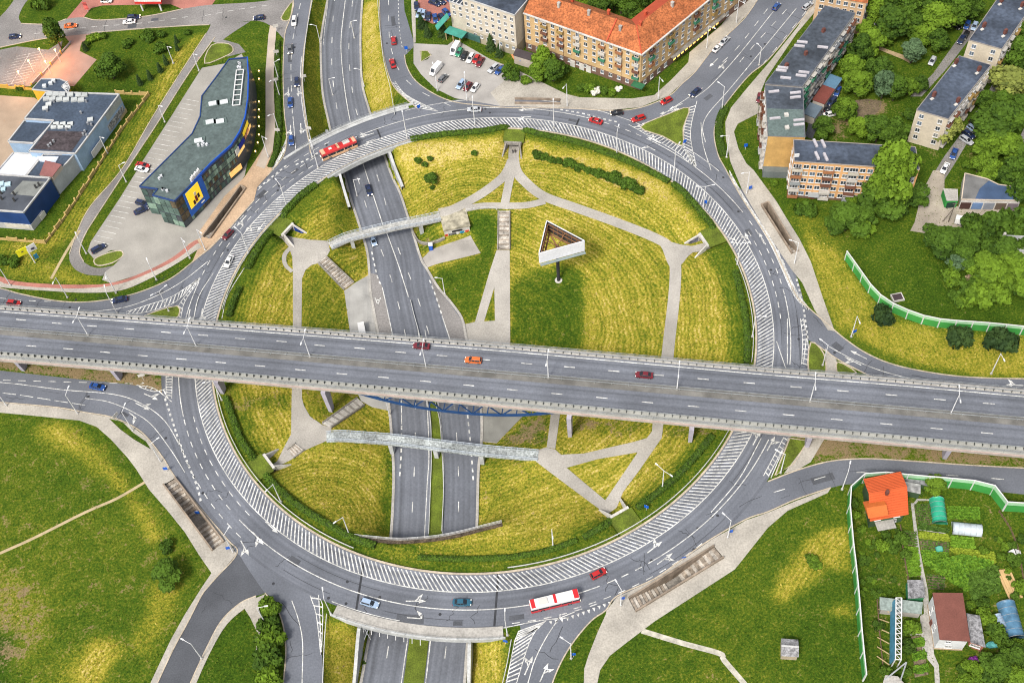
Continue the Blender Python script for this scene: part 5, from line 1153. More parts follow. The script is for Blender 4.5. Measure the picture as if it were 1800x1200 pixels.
u_ = [.04, .105, .165, .225, .36, .43, .56, .62, .68, .8, .86, .96]; facade(B, P[0], P[1], zs, u_, 1.6, 1.5, 2); dd = (P[1]-P[0]).normalized(); LL = (P[1]-P[0]).length
for u in (.035, .29, .49, .74, .93):
    for z in zs: balcony(B, P[0], dd, u, z, LL, rw_.choice([c3((.25, .27, .28)), bc[0], bc[1], bc[3], c3((.45, .42, .36))]), 3.0, 1.2, roof=rw_.random() < .35); facade(B, P[0], P[1], [z], [u], 2.4, 1.5, 3)
facade(B, P[3], P[0], zs, [.3, .7], 1.4, 1.4)
for c in ((1433,253),(1447,254),(1436,275),(1451,277)): onroof(B, c, 15.1, (.7, 3.0, .6), c3((.42, .4, .43)), 'skylight', .1)
onroof(B, (1400,276), 15, (1.4, .3, 1.2), WHITE, 'dish'); walls(B, shrink(P, 1.004), 0, 1.4, BRP, 'plinth')
p = P[0].lerp(P[1], .2); B.part('porch', MB().box((p.x, p.y-1.0, 2.7), (3, 2, .2), math.atan2(dd.y, dd.x)), c3((.3, .32, .33))); B.part('door', MB().box((p.x, p.y-.08, 1.2), (1.6, .3, 2.4), math.atan2(dd.y, dd.x)), c3((.2, .06, .03)))
CRM = c3((.50, .44, .35), name='cream_panel')
for lb, px, h, fc in (('blue grey roofed apartment slab with cream end wall and red chimneys', [(1611,194),(1667,210),(1742,115),(1686,99)], 13, ((1, 12),)), ('blue grey roofed apartment slab running off the top right corner', [(1703,71),(1761,87),(1838,-24),(1780,-40)], 14, ((1, 12),))):
    B, P, zs = slab('apartment_block', lb, px, h, CRM, ROOFB, c3((.24, .22, .21)), fac=fc, floors=4)
    facade(B, P[0], P[1], zs, [.2, .78], 1.4, 1.5, 2); dd = (P[2]-P[1]).normalized(); LL = (P[2]-P[1]).length
    for j in range(0, 12, 2):
        for z in zs: balcony(B, P[1], dd, (j+.5)/12, z, LL, rw_.choice([bc[1], bc[1], c3((.3, .29, .28)), c3((.4, .36, .3)), bc[4], bc[0]]), roof=rw_.random() < .4)
    c = px[0]; ch = ((1680,112),(1720,125),(1641,170),(1683,180)) if px[0][0] == 1611 else ((1760,4),(1729,48),(1766,60),(1796,12))
    for k in ch: onroof(B, k, h, (1.0, .8, 1.8), BRICKC, 'chimney', .5); onroof(B, (k[0]-3, k[1]+5), h, (1.1, .8, .35), CONCL, 'vent', .5)
A_, B_ = at(1437, -10, 13), at(1523, 5, 13); d = (B_-A_).normalized(); q = perp(d); P = [A_, B_, B_+q*12, A_+q*12]; B = Bld('apartment_house', 'peach house with orange roof edge at the top behind the long block', P); walls(B, P, 0, 13, c3((.52, .36, .22))); facade(B, P[0], P[1], [11.3, 8.5, 5.7], [.12, .3, .45, .6, .75, .9]); facade(B, P[1], P[2], [11.3, 8.5, 5.7, 3], [.2, .5, .8])
B.part('roof', MB().add([zc(p, 13) for p in shrink(P, 1.05)]+[zc((P[0]+P[3])/2, 16), zc((P[1]+P[2])/2, 16)], [(0, 1, 5, 4), (2, 3, 4, 5), (1, 2, 5), (3, 0, 4)]), TILE)
# ---- garages
P = quad([(1690,351),(1794,353),(1786,329),(1755,325),(1735,315),(1696,305)], 4); B = Bld('garage_row', 'row of lock-up garages with blue and grey felt roof', P); walls(B, P, 0, 4, CONCL); flatroof(B, P, 4, mat('grey_felt', (.14, .14, .14), var=.25, scale=.3)); 
B.part('blue_roof_felt', MB().prism(quad([(1714,350),(1793,352),(1785,330),(1756,326),(1738,318),(1722,332)], 4.1), 4.1, 4.2), mat('blue_felt', (.05, .085, .16), var=.2, scale=.3)); parapet(B, P, 4, .3, .25, c3((.5, .42, .34)))
for i in range(5):
    p = P[0].lerp(P[1], (i+.5)/5); B.part('garage_door', MB().box((p.x, p.y-.06, 1.5), (2.9, .2, 2.6), math.atan2((P[1]-P[0]).y, (P[1]-P[0]).x)), (c3((.06, .03, .025)), c3((.12, .2, .36)), c3((.22, .24, .28)), c3((.12, .09, .07)), c3((.16, .13, .15)))[i])
P = quad([(1664,353),(1684,353),(1683,333),(1658,332)], 3); B = Bld('shed', 'small grey roofed shed with bright green side beside the garages', P); walls(B, P, 0, 3, c3((.03, .25, .05))); flatroof(B, P, 3, CONC, 1.02); p = P[0].lerp(P[1], .5); B.part('door', MB().box((p.x, p.y-.06, 1.2), (2.6, .2, 2.2)), c3((.015, .04, .03)))
P = quad([(1763,441),(1815,443),(1815,416),(1769,414)], 3.5); B = Bld('hut', 'low hut with grey corrugated roof among bushes at the right edge', P); walls(B, P, 0, 3.4, CONCL); flatroof(B, P, 3.5, mat('corrugated_grey', (.3, .31, .31), var=.2, scale=.8), 1.05); p = at(1766, 412, 4.5); B.part('chimney', MB().box((p.x, p.y, 4.3), (.6, .6, 1.6)), CONCL)
# ---- curved showroom
HS = 12.0
ro = [(245.5,328.5),(278,333),(268.5,344),(307,354),(320,341),(336,325),(352,308),(370,289),(390,271),(407,256),(422,232),(431,207),(436,173),(437,135),(435,102),(403,105),(380,137),(355,170),(352,206),(338,236),(300,274),(270,304)]
P = quad(ro, HS); B = Bld('showroom', 'curved dark glass showroom with blue parapet and yellow advert', P)
walls(B, P, 0, HS, mat('dark_cladding', (.05, .055, .07), rough=.35, var=.2, scale=.3)); flatroof(B, P, HS, mat('ribbed_teal_roof', (.085, .113, .112), var=.2, scale=.25, fine=1.2, fvar=.2), .985)
BLU = mat('blue_parapet', (.012, .08, .42), rough=.4, var=.1); BLD_ = mat('navy_trim', (.02, .05, .16), rough=.4, var=.1)
n = len(P)
for i in range(n):
    a, b = P[i], P[(i+1) % n]; mt = BLU if 5 <= i <= 13 else BLD_; dd = (b-a).normalized(); B.part('parapet', MB().bar(Vector(zc(a, HS+.1)), Vector(zc(b, HS+.1)), .35, .8 if 5 <= i <= 13 else .5), mt)
GT = [mat('green_glass', (.085, .14, .12), rough=.15, var=.4, scale=.5), mat('dark_green_glass', (.045, .08, .07), rough=.12, var=.5, scale=.5), mat('bright_green_glass', (.2, .3, .235), rough=.2, var=.35, scale=.6), mat('brown_glass', (.09, .07, .04), rough=.15, var=.5, scale=.7), GLASS]
def glaze(i, zs, hh, cols, wts, inset=.92):
    a, b = P[i], P[(i+1) % n]; L = (b-a).length; dd = (b-a).normalized(); qq = Vector((dd.y, -dd.x, 0)); rz = math.atan2(dd.y, dd.x)
    for z in zs:
        for k in range(cols):
            p = a.lerp(b, (k+.5)/cols)+qq*.04; B.part('glass_panel', MB().box((p.x, p.y, z), (L/cols*inset, .14, hh), rz), rw_.choices(GT, wts)[0])
glaze(0, [9.8, 6.6], 2.6, 3, (1, 4, 0, 2, 2)); glaze(2, [10.2, 7.0], 2.9, 4, (5, 2, 1, 1, 1)); glaze(2, [3.9, 1.5], 2.2, 4, (4, 2, 3, 0, 1)); glaze(0, [3.9, 1.5], 2.2, 2, (5, 1, 2, 0, 1)); glaze(1, [10, 7, 4, 1.5], 2.3, 2, (2, 2, 0, 1, 1)); glaze(3, [10, 7, 4, 1.5], 2.3, 2, (0, 2, 0, 4, 2))
for i in (6, 7, 8): glaze(i, [10.0, 5.9], 1.6, 6, (2, 4, 1, 3, 2)); glaze(i, [7.9], 1.7, 6, (3, 1, 6, 0, 0)); glaze(i, [3.6, 1.4], 1.8, 6, (2, 4, 1, 1, 2))
for i in (4, 5): glaze(i, [1.5], 2.0, 4, (1, 4, 1, 3, 1))
for i in (9, 10, 11): glaze(i, [9.9], 1.2, 5, (2, 1, 5, 1, 0))
def facp(i, u, z, w, h, mt, name='sign', out=.25):
    a, b = P[i], P[(i+1) % n]; dd = (b-a).normalized(); qq = Vector((dd.y, -dd.x, 0)); p = a.lerp(b, u)+qq*out; return B.part(name, MB().box((p.x, p.y, z), (w, .15, h), math.atan2(dd.y, dd.x)), mt)
a, b = P[4], P[6]; dd = (b-a).normalized(); qq = Vector((dd.y, -dd.x, 0)); rz = math.atan2(dd.y, dd.x); L = (b-a).length
def big(u, z, w, h, mt, o, name): p = a+dd*u*L+qq*o; return B.part(name, MB().box((p.x, p.y, z), (w, .15, h), rz), mt)
big(.5, 6.9, L*1.02, 9.6, mat('blue_advert_sheet', (.015, .12, .5), rough=.4, var=.1), .22, 'advert_sheet'); YEL = mat('yellow_advert', (.85, .55, .01), rough=.4, var=.12, emit=.35, ecol=(1, .7, .05)); big(.42, 8.0, L*.66, 6.6, YEL, .36, 'advert_poster')  # faint emission puts a lamp glow into the poster's own material
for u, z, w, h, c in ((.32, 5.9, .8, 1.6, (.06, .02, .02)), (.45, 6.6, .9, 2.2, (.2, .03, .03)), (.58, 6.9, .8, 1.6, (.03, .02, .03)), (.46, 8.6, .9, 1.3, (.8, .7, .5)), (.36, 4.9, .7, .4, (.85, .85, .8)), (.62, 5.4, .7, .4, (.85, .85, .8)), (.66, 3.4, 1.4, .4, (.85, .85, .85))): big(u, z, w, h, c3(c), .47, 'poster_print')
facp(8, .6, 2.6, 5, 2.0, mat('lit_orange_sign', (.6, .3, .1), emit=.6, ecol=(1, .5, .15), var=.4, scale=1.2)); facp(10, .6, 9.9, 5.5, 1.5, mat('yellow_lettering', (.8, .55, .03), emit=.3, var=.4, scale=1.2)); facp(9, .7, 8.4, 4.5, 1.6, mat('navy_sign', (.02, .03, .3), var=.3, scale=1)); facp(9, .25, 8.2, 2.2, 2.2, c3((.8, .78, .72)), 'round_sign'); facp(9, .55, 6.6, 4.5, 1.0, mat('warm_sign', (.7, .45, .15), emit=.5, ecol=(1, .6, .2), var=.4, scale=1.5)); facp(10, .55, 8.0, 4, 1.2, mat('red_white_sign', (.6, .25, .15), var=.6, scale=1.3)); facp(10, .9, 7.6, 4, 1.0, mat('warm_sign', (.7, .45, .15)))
for px in ((374,183),(394,180),(369,215),(387,214),(349,248)): onroof(B, px, HS+.12, (4.2, 2.6, .25), ROOFT, 'skylight_curb', .15); onroof(B, px, HS+.3, (2.4, 1.6, .45), c3((.6, .63, .65)), 'skylight', .15)
for i in range(14): onroof(B, (360+rw_.uniform(-6, 6)-i*1.5, 255+rw_.uniform(-4, 3)) if i < 5 else ((423+rw_.uniform(-4, 3), 113+rw_.uniform(-4, 8)) if i < 9 else (rw_.choice([(284,311),(281,315),(294,337),(287,334),(280,303)]))), HS+.12, (.7, .7, .8), c3((.55, .57, .6)), 'vent', rw_.random())
fa, fb = at(415, 185, HS+.8), at(422, 123, HS+.8); fq = perp((fb-fa).normalized()); lm = MB()
for s in (-1.15, 1.15): lm.bar(fa+fq*s, fb+fq*s, .3, .3)
for k in range(8): lm.bar(fa.lerp(fb, k/7)+fq*1.15, fa.lerp(fb, k/7)-fq*1.15, .22, .22)
B.part('roof_frame', lm, WHITE)
sb_ = MB()
for k in range(9): p = at(336+k*1.7, 317-k*2.0, HS+.9); sb_.box((p.x, p.y, HS+.9+.2*(k % 3)), (.35, .8, 1.3), .6); sb_.box((p.x+.3, p.y+.3, HS+.6), (.8, .3, .3), .6)
B.part('roof_lettering', sb_, WHITE)
# ---- industrial building at the left edge
def hall(name, label, px, h, wm, rm, parm=None): 
    P = quad(px, h); B = Bld(name, label, P); walls(B, P, 0, h, wm); flatroof(B, P, h, rm); parapet(B, P, h, .45, .5, parm); return B, P
LB = c3((.30, .42, .58), name='pale_blue_cladding'); RB = mat('navy_bitumen', (.05, .07, .105), var=.3, scale=.12, fine=1.2, fvar=.2)
B, P = hall('factory_hall', 'pale blue factory hall with navy roof and rows of square skylights', [(44,210),(95,213),(52,267),(133,271),(210,167),(83,163)], 7.5, LB, RB)
for i, x in enumerate((88,99,110,124,139,149)): onroof(B, (x, 167+.3*i), 7.6, (2.0, 1.7, .6), c3((.4, .42, .42)), 'skylight', .1)
for i, x in enumerate((82,93,105,117,131,143)): onroof(B, (x, 175+.4*i), 7.6, (2.0, 1.7, .6), c3((.4, .42, .42)), 'skylight', .1)
for x, y in ((86,184),(80,191),(99,219),(111,219),(124,219),(95,224),(107,224),(120,224),(159,211)): onroof(B, (x, y), 7.6, (1.8, 1.5, .5), c3((.45, .47, .47)), 'skylight', .1)
B.part('dark_roof_patch', MB().prism(quad([(83,230),(150,232),(126,266),(58,262)], 7.62), 7.62, 7.66), mat('dark_brown_felt', (.055, .045, .05), var=.4, scale=.5, fine=1.5, fvar=.35))
for x, y in ((95,180),(83,196),(152,180),(143,200),(150,233),(147,238),(153,240),(155,219),(161,221),(90,255),(95,250),(86,258),(117,229)): onroof(B, (x, y), 7.6, (.6, .6, 1.0), c3((.25, .26, .28)), 'vent', .4)
a, b = P[3], P[4]; dd = (b-a).normalized(); rz = math.atan2(dd.y, dd.x)
def hp(u, z, w, h, mt, nm, o=.1): p = a.lerp(b, u)+Vector((dd.y, -dd.x, 0))*o; B.part(nm, MB().box((p.x, p.y, z), (w, .2, h), rz), mt)
hp(.72, 2.2, 5.5, 2.6, mat('barred_windows', (.3, .3, .3), var=.8, scale=1.6), 'window_band'); hp(.88, 2.4, 5, 2.4, mat('barred_windows', (.3, .3, .3)), 'window_band'); hp(.93, .9, 4, 1.6, c3((.5, .4, .22)), 'base_panel'); hp(.82, 6, 9, 2.4, c3((.36, .38, .37)), 'grey_panel'); hp(.3, 2.0, 6, 2.6, c3((.6, .6, .6)), 'dock_canopy', .8)
for i, x in enumerate((43.0,)): pass
B, P = hall('factory_wing', 'low pale blue wing with navy roof at the left of the factory', [(15,250),(60,253),(94,216),(44,213)], 6.2, LB, RB)
B, P = hall('factory_store', 'white metal roofed store in front of the factory wing', [(-8,307),(45,311),(75,273),(24,270)], 5.2, c3((.45, .47, .5)), c3((.6, .63, .7), name='white_metal_roof', var=.08))
B, P = hall('factory_link', 'narrow grey roofed link between the pale and the navy halls', [(47,311),(92,316),(132,272),(77,273)], 6.6, c3((.42, .44, .46), name='grey_cladding'), RB)
P_ = quad([(70,308),(92,311),(108,290),(80,283)], 8.2); B.part('roof_box', MB().prism(P_, 6.6, 8.2), c3((.5, .42, .36))); B.part('roof_box_cover', MB().prism(shrink(P_, 1.03), 8.2, 8.4), c3((.24, .10, .095), name='maroon_cover')); B.part('pale_cover', MB().prism(quad([(66,276),(104,277),(98,287),(70,284)], 6.8), 6.75, 7.2), c3((.55, .6, .7)))
B, P = hall('factory_hall', 'navy blue hall with flat roof at the left edge', [(-70,365),(0,371),(42,374),(88.6,314),(0,308),(-70,302)], 8, mat('navy_cladding', (.018, .05, .17), rough=.5, var=.15, scale=.3), mat('slate_bitumen', (.075, .085, .105), var=.3, scale=.15))
B.part('pale_roof_patch', MB().prism(quad([(40,318),(84,320),(60,345),(18,341)], 8.12), 8.12, 8.17), c3((.19, .2, .19), var=.2))
for x, y in ((2,324),(14,325),(5,334),(-3,333)): onroof(B, (x, y), 8.1, (1.8, 1.6, .5), c3((.4, .55, .62)), 'skylight', .1)
for x, y in ((64,331),(70,327),(26,343),(26,354),(3,341),(4,351)): onroof(B, (x, y), 8.1, (.5, .5, 1.6), c3((.05, .05, .05)), 'vent', .3)
a, b = P[1], P[2]; rz = math.atan2((b-a).y, (b-a).x)
for k in range(6): p = P[0].lerp(P[2], .62+.06*k); B.part('window', MB().box((p.x, p.y-.1, 1.6), (1.8, .2, 1.8), rz), c3((.55, .52, .45)))
B.part('base_band', MB().strip([Vector(zc(P[0], 0)), Vector(zc(P[2], 0)), Vector(zc(P[2].lerp(P[3], .42), 0))], .25, 0, h=2.6), c3((.42, .42, .42)))
p = P[2].lerp(P[3], .36); B.part('door', MB().box((p.x+.3, p.y-.2, 1.3), (2.4, .3, 2.0), math.atan2((P[3]-P[2]).y, (P[3]-P[2]).x)), c3((.6, .58, .52)))
P = quad([(57,158),(100,163),(120,163),(123,155),(117,145),(105,140),(73,140)], 5); B = Bld('gatehouse', 'small yellow gatehouse with rounded glazed end and navy roof', P); walls(B, P, 0, 5, c3((.62, .36, .03), name='yellow_render')); flatroof(B, P, 5, RB); parapet(B, P, 5)
for k in range(6): B.part('glazing_bar', MB().bar(at(108, 152, 5.4), at(122-abs(k-2)*1.5, 143+k*3.6, 5.4), .25, .25), WHITE)
for x, y in ((90,148),(95,144),(79,153)): onroof(B, (x, y), 5.1, (1.2, 1.0, .9), c3((.55, .58, .6)), 'vent')
# yellow boundary wall of the yards
def fence(label, px, h, step, m1, m2, cat='wall', name='boundary_wall', solid=.55):
    P = ats(px); t = tag(empty(name, P[0]), label, cat); o = t.location
    for i in range(len(P)-1):
        a, b = P[i]-o, P[i+1]-o; n = max(1, round((b-a).length/step))
        for k in range(n):
            p, r = a.lerp(b, k/n), a.lerp(b, (k+1)/n); solidp = (k % 3) != 0
            ob('panel', MB().strip([p, r], .3, 0, h=h*(solid if solidp else .95)), m1, t); ob('pillar', MB().box((p.x, p.y, h*.55), (.5, .5, h*1.1)), m2, t)
TANW = c3((.46, .33, .13), name='tan_wall'); YW = c3((.52, .31, .06), name='yellow_wall')
fence('tan masonry boundary wall with pillars around the factory lawn', [(205,165),(262,168),(215,228),(150,330),(108,392),(80,428),(0,421),(-50,418)], 1.5, 3.2, TANW, TANW)
fence('yellow boundary wall along the bottom of the left car yard', [(-40,151),(0,154),(30,157),(58,159)], 1.6, 3, YW, YW)
fence('wall with yellow pillars between car yard and entrance drive', [(57,152),(90,115),(125,75)], 1.2, 5, c3((.3, .3, .33)), YW)
# petrol station canopy
P = quad([(236,4),(283,4),(290,-30),(230,-30)], 5); B = Bld('petrol_station', 'petrol station canopy with red fascia at the top left', P); B.part('canopy', MB().prism(P, 4.2, 5), c3((.5, .03, .025))); B.part('canopy_roof', MB().prism(shrink(P, .98), 5, 5.1), CONCL)
for u in (.15, .85): p = P[0].lerp(P[1], u); B.part('column', MB().box((p.x, p.y+1.5, 2.1), (.5, .5, 4.2)), WHITE)
# ---- garden houses
P = quad([(1529,916),(1597,904),(1583,828),(1517,841)], 5.2); B = Bld('house', 'house with bright orange ribbed roof inside the garden barrier', P); ORR = mat('orange_ribbed_roof', (.5, .09, .025), rough=.6, var=.08, scale=.4); GRW = c3((.045, .085, .04), name='dark_green_boards')
Pi = shrink(P, .86); walls(B, Pi, 0, 5.4, GRW); r0, r1 = (P[0]+P[3])/2, (P[1]+P[2])/2; rh = 8.2
def ribbed(p0, p1, p2, p3, name):     # p0-p1 eave, p3-p2 ridge
    mb = MB(); n = 26
    for i in range(n+1):
        for a, b in ((p0, p1), (p3, p2)): c = a.lerp(b, i/n); mb.v.append((c.x, c.y, c.z+(.13 if i % 2 else 0)))
    for i in range(n): mb.f.append((2*i, 2*i+2, 2*i+3, 2*i+1))
    B.part(name, mb, ORR)
V3 = lambda p, z: Vector(zc(p, z))
def rows(p0, p1, p2, p3, name):       # ribs across the slope
    mb = MB(); n = 22
    for i in range(n+1):
        for a, b in ((p0, p3), (p1, p2)): c = a.lerp(b, i/n); mb.v.append((c.x, c.y, c.z+(.16 if i % 2 else 0)))
    for i in range(n): mb.f.append((2*i, 2*i+1, 2*i+3, 2*i+2))
    B.part(name, mb, ORR)
rows(V3(P[0], 5.2), V3(P[1], 5.2), V3(r1, rh), V3(r0, rh), 'roof_slope'); rows(V3(P[2], 5.2), V3(P[3], 5.2), V3(r0, rh), V3(r1, rh), 'roof_slope')
B.part('gable', MB().add([zc(Pi[0], 5.3), zc(Pi[3], 5.3), zc(r0.lerp(r1, .07), rh-.2)], [(0, 1, 2), (2, 1, 0)]).add([zc(Pi[1], 5.3), zc(Pi[2], 5.3), zc(r1.lerp(r0, .07), rh-.2)], [(0, 1, 2), (2, 1, 0)]), GRW)
pc = at(1560, 864, 9); B.part('chimney', MB().box((pc.x, pc.y, 8.6), (.7, .7, 1.6)), BRICKC)
dm = at(1540, 890, 7.2); dx = (P[1]-P[0]).normalized(); dy = perp(dx)
c1, c2, c3_, c4_ = dm-dx*2.6-dy*2.4, dm+dx*2.4-dy*2.4, dm+dx*2.4+dy*2.0, dm-dx*2.6+dy*2.0; B.part('dormer', MB().add([zc(c1, 6.6), zc(c1.lerp(c4_, .5), 7.9), zc(c4_, 6.9), zc(c2.lerp(c3_, .5), 7.7), zc(c2, 6.5), zc(c3_, 6.9)], [(0, 4, 3, 1), (1, 3, 5, 2), (0, 1, 2)]), mat('orange_dormer', (.48, .12, .025), rough=.6, var=.1))
facade(B, Pi[0], Pi[1], [4.2], [.2, .78], 1.5, 1.3); facade(B, Pi[0], Pi[1], [1.6], [.7], 2.0, 1.2, 3); B.part('porch_roof', MB().box((Pi[0].x+dx.x*3.5-dy.x*1.2, Pi[0].y+dx.y*3.5-dy.y*1.2, 2.4), (4.6, 2.4, .15), math.atan2(dx.y, dx.x)), CONC)
P = quad([(1651.5,1124),(1705,1127),(1692,1042),(1639,1041.5)], 6.4); B = Bld('house', 'white house with flat brown roof in the lower right gardens', P); BRR = mat('brown_sheet_roof', (.165, .062, .048), var=.12, scale=.3, fine=3, fvar=.12)
Pi = shrink(P, .93); walls(B, Pi, 0, 6.3, c3((.55, .56, .57), name='white_render')); B.part('roof', MB().prism(P, lambda x, y: 6.35, lambda x, y: 6.6), BRR); facade(B, Pi[3], Pi[0], [4.9, 2.2], [.25, .65], 1.0, 1.1); facade(B, Pi[0], Pi[1], [4.6], [.35], 1.2, .9); facade(B, Pi[0], Pi[1], [1.9], [.45], 1.6, 1.0); B.part('door', MB().box((Pi[3].lerp(Pi[0], .45).x-.1, Pi[3].lerp(Pi[0], .45).y, 1.1), (.2, 1.0, 2.1)), BRR); B.part('plinth', MB().prism(shrink(P, .95), 0, .5), c3((.4, .3, .2)))
P = quad([(1706,1128),(1732,1137),(1722,1082),(1699,1078)], 3.4); B = Bld('shed', 'lean-to with streaked grey slate roof beside the white house', P); Pi = shrink(P, .92); walls(B, Pi, 0, 3.3, c3((.3, .12, .08))); flatroof(B, P, 3.4, mat('streaked_slate', (.2, .2, .21), var=.6, scale=1.0, fine=3, fvar=.4), 1.02); facade(B, Pi[0], Pi[1], [1.9], [.45], 2.2, 1.1, 3)
for nm, lb, px, h, wm, rm in (('shed', 'slate roofed shed with green base in the garden', [(1596,1052),(1626,1050),(1622,1019),(1595,1019)], 2.6, c3((.03, .2, .08)), mat('streaked_slate', (.2, .2, .21))), ('shed', 'long shed with translucent greenish corrugated roof crossing the garden', [(1547,1071),(1620,1079),(1622,1058),(1546,1049)], 2.5, c3((.35, .33, .3)), mat('corrugated_greenish', (.24, .29, .27), var=.3, scale=1.2)), ('shed', 'small shed with corroded grey roof right of the orange roofed house', [(1590,862),(1618,868),(1618,850),(1588,846)], 2.6, GRW, mat('patchy_zinc', (.3, .3, .3), var=.5, scale=.8)), ('shed', 'dark roofed lean-to along the barrier behind the orange roofed house', [(1590,846),(1632,854),(1628,843),(1587,838)], 2.6, GRW, mat('patchy_dark', (.16, .16, .17), var=.6, scale=.9)), ('shed', 'concrete slab store at the bottom edge of the garden', [(1548,1212),(1600,1212),(1578,1188),(1556,1186)], 2, CONC, CONC)):
    P = quad(px, h); B = Bld(nm, lb, P, 'shed'); walls(B, shrink(P, .94), 0, h, wm); flatroof(B, P, h, rm, 1.0)
P = quad([(1373,1152),(1404,1154),(1403,1123),(1373,1121)], 2.6); B = Bld('hut', 'lone hut with streaked grey roof standing in the lower right meadow', P, 'hut'); walls(B, shrink(P, .9), 0, 2.5, c3((.36, .3, .22))); r0, r1 = (P[0]+P[3])/2, (P[1]+P[2])/2; sm_ = mat('streaked_slate', (.2, .2, .21)); B.part('roof_slope', MB().add([zc(P[0], 2.5), zc(P[1], 2.5), zc(r1, 3.3), zc(r0, 3.3)], [(0, 1, 2, 3)]), sm_); B.part('roof_slope', MB().add([zc(P[2], 2.5), zc(P[3], 2.5), zc(r0, 3.3), zc(r1, 3.3)], [(0, 1, 2, 3)]), sm_); B.part('ridge_cap', MB().bar(V3(r0, 3.35), V3(r1, 3.35), .4, .12), c3((.45, .45, .45)))
# polytunnels
def tunnel(label, a, b, w, mt, hh=1.0):
    a, b = at(*a), at(*b); t = tag(empty('polytunnel', a), label, 'greenhouse'); d = (b-a); L = d.length; d.normalize(); q = perp(d); mb = MB(); n = 10; k = 9; r = w/2
    for i in range(n+1):
        for j in range(k+1):
            th = math.pi*j/k; c = d*(L*i/n)+q*(r*math.cos(th)); mb.v.append((c.x, c.y, r*math.sin(th)*1.05*hh+.05))
    for i in range(n):
        for j in range(k): o = i*(k+1)+j; mb.f.append((o, o+k+1, o+k+2, o+1))
    mb.f += [tuple(range(k, -1, -1)), tuple(range(n*(k+1), (n+1)*(k+1)))]
    ob('cover', mb, mt, t, True)
    for i in range(0, n+1, 2):
        hb = MB()
        for j in range(k):
            p, s = math.pi*j/k, math.pi*(j+1)/k; hb.bar(d*(L*i/n)+q*((r+.03)*math.cos(p))+Vector((0, 0, (r+.03)*math.sin(p)*1.05*hh+.05)), d*(L*i/n)+q*((r+.03)*math.cos(s))+Vector((0, 0, (r+.03)*math.sin(s)*1.05*hh+.05)), .08, .06)
        ob('hoop', hb, STEEL, t)
tunnel('green polytunnel in the vegetable garden', (1646,878), (1652,921), 3.6, mat('green_film', (.03, .33, .2), rough=.35, var=.2, scale=.6))
tunnel('whitish polytunnel lying crosswise in the vegetable garden', (1673,928), (1724,933), 3.2, mat('milky_film', (.42, .47, .52), rough=.35, var=.2, scale=.6))
tunnel('long blue polytunnel at the lower right edge', (1767,1060), (1785,1122), 4.2, mat('blue_film', (.075, .17, .27), rough=.4, var=.3, scale=.7))
tunnel('small pale blue polytunnel half hidden by bushes', (1748,1083), (1760,1106), 3.2, mat('pale_blue_film', (.3, .4, .52), rough=.4, var=.2, scale=.7))
# blue sheeted lattice hoarding with props
hd = tag(empty('hoarding'), 'blue sheeted hoarding on a white lattice truss with wooden props', 'hoarding')
T0, T1 = at(1575, 1050, 4.6), at(1574, 1158, 4.6); U0, U1 = at(1585, 1050, 4.6), at(1584, 1159, 4.6)
ob('sheet', MB().add([T0, T1, at(1563.5, 1168, 1.6), at(1565, 1062, 1.6)], [(0, 1, 2, 3), (3, 2, 1, 0)]), mat('blue_sheet', (.06, .2, .30), rough=.5, var=.25, scale=.6), hd)
lt = MB()
for a, b in ((T0, T1), (U0, U1)): lt.bar(a, b, .22, .22)
n = 12
for i in range(n+1):
    a, b = T0.lerp(T1, i/n), U0.lerp(U1, i/n); lt.bar(a, b, .16, .16)
    if i < n: lt.bar(a, U0.lerp(U1, (i+1)/n), .11, .11)
ob('lattice', lt, WHITE, hd)
for f_ in (0, 1):
    for tt in (T0.lerp(T1, f_), U0.lerp(U1, f_)): ob('leg', MB().bar(tt, Vector((tt.x, tt.y, 0)), .2, .2), WHITE, hd)
for i in range(6):
    a = at(1563, 1075+i*18.5, 1.9); b = at(1544-i*.5, 1070+i*16.5, .3); ob('prop', MB().bar(a, b, .18, .18), c3((.5, .38, .2)), hd)
# ------------------------------------------------------------------ three-sided billboard
bb = tag(empty('billboard', at(979, 493, -6.8)), 'three sided white billboard on a dark post above the lawn', 'billboard'); bo = bb.location.copy()
def bob(nm, mb, mt): mb.v = [(x-bo.x, y-bo.y, z-bo.z) for x, y, z in mb.v]; return ob(nm, mb, mt, bb)
zt_ = 5.4
for _ in range(400):
    tv = [at(947.5, 445, zt_), at(1027.5, 423, zt_), at(961, 387.5, zt_)]; cg = sum(tv, Vector((0, 0, 0)))/3
    if topx(cg.x, cg.y, -6.8)[1] >= 493: break
    zt_ += .05
zb_ = zt_-4.3
for i in range(3):
    a, b = tv[i], tv[(i+1) % 3]; d = (b-a).normalized(); bob('panel', MB().strip([a, b], .25, zb_, h=4.3), c3((.68, .69, .74), name='blank_white_panel', var=.05))
    q = perp(d); bob('panel_back', MB().strip([a+q*.2, b+q*.2], .08, zb_+.1, h=4.1), c3((.05, .045, .045), name='dark_panel_back'))
    a, b = a.lerp(b, .07), b.lerp(a, .07); bob('ladder_frame', MB().bar(a+q*.5+Vector((0, 0, -.6)), b+q*.5+Vector((0, 0, -.6)), .2, .2).bar(a+q*.5+Vector((0, 0, -2.2)), b+q*.5+Vector((0, 0, -2.2)), .2, .2).bar(a+q*.9+Vector((0, 0, -3.8)), b+q*.9+Vector((0, 0, -3.8)), .5, .2), c3((.24, .12, .06), name='rusty_steel'))
    for k in range(1, 7): p = a.lerp(b, k/7)+q*.45; bob('stanchion', MB().bar(p, p-Vector((0, 0, 4)), .16, .16), c3((.24, .12, .06), name='rusty_steel'))
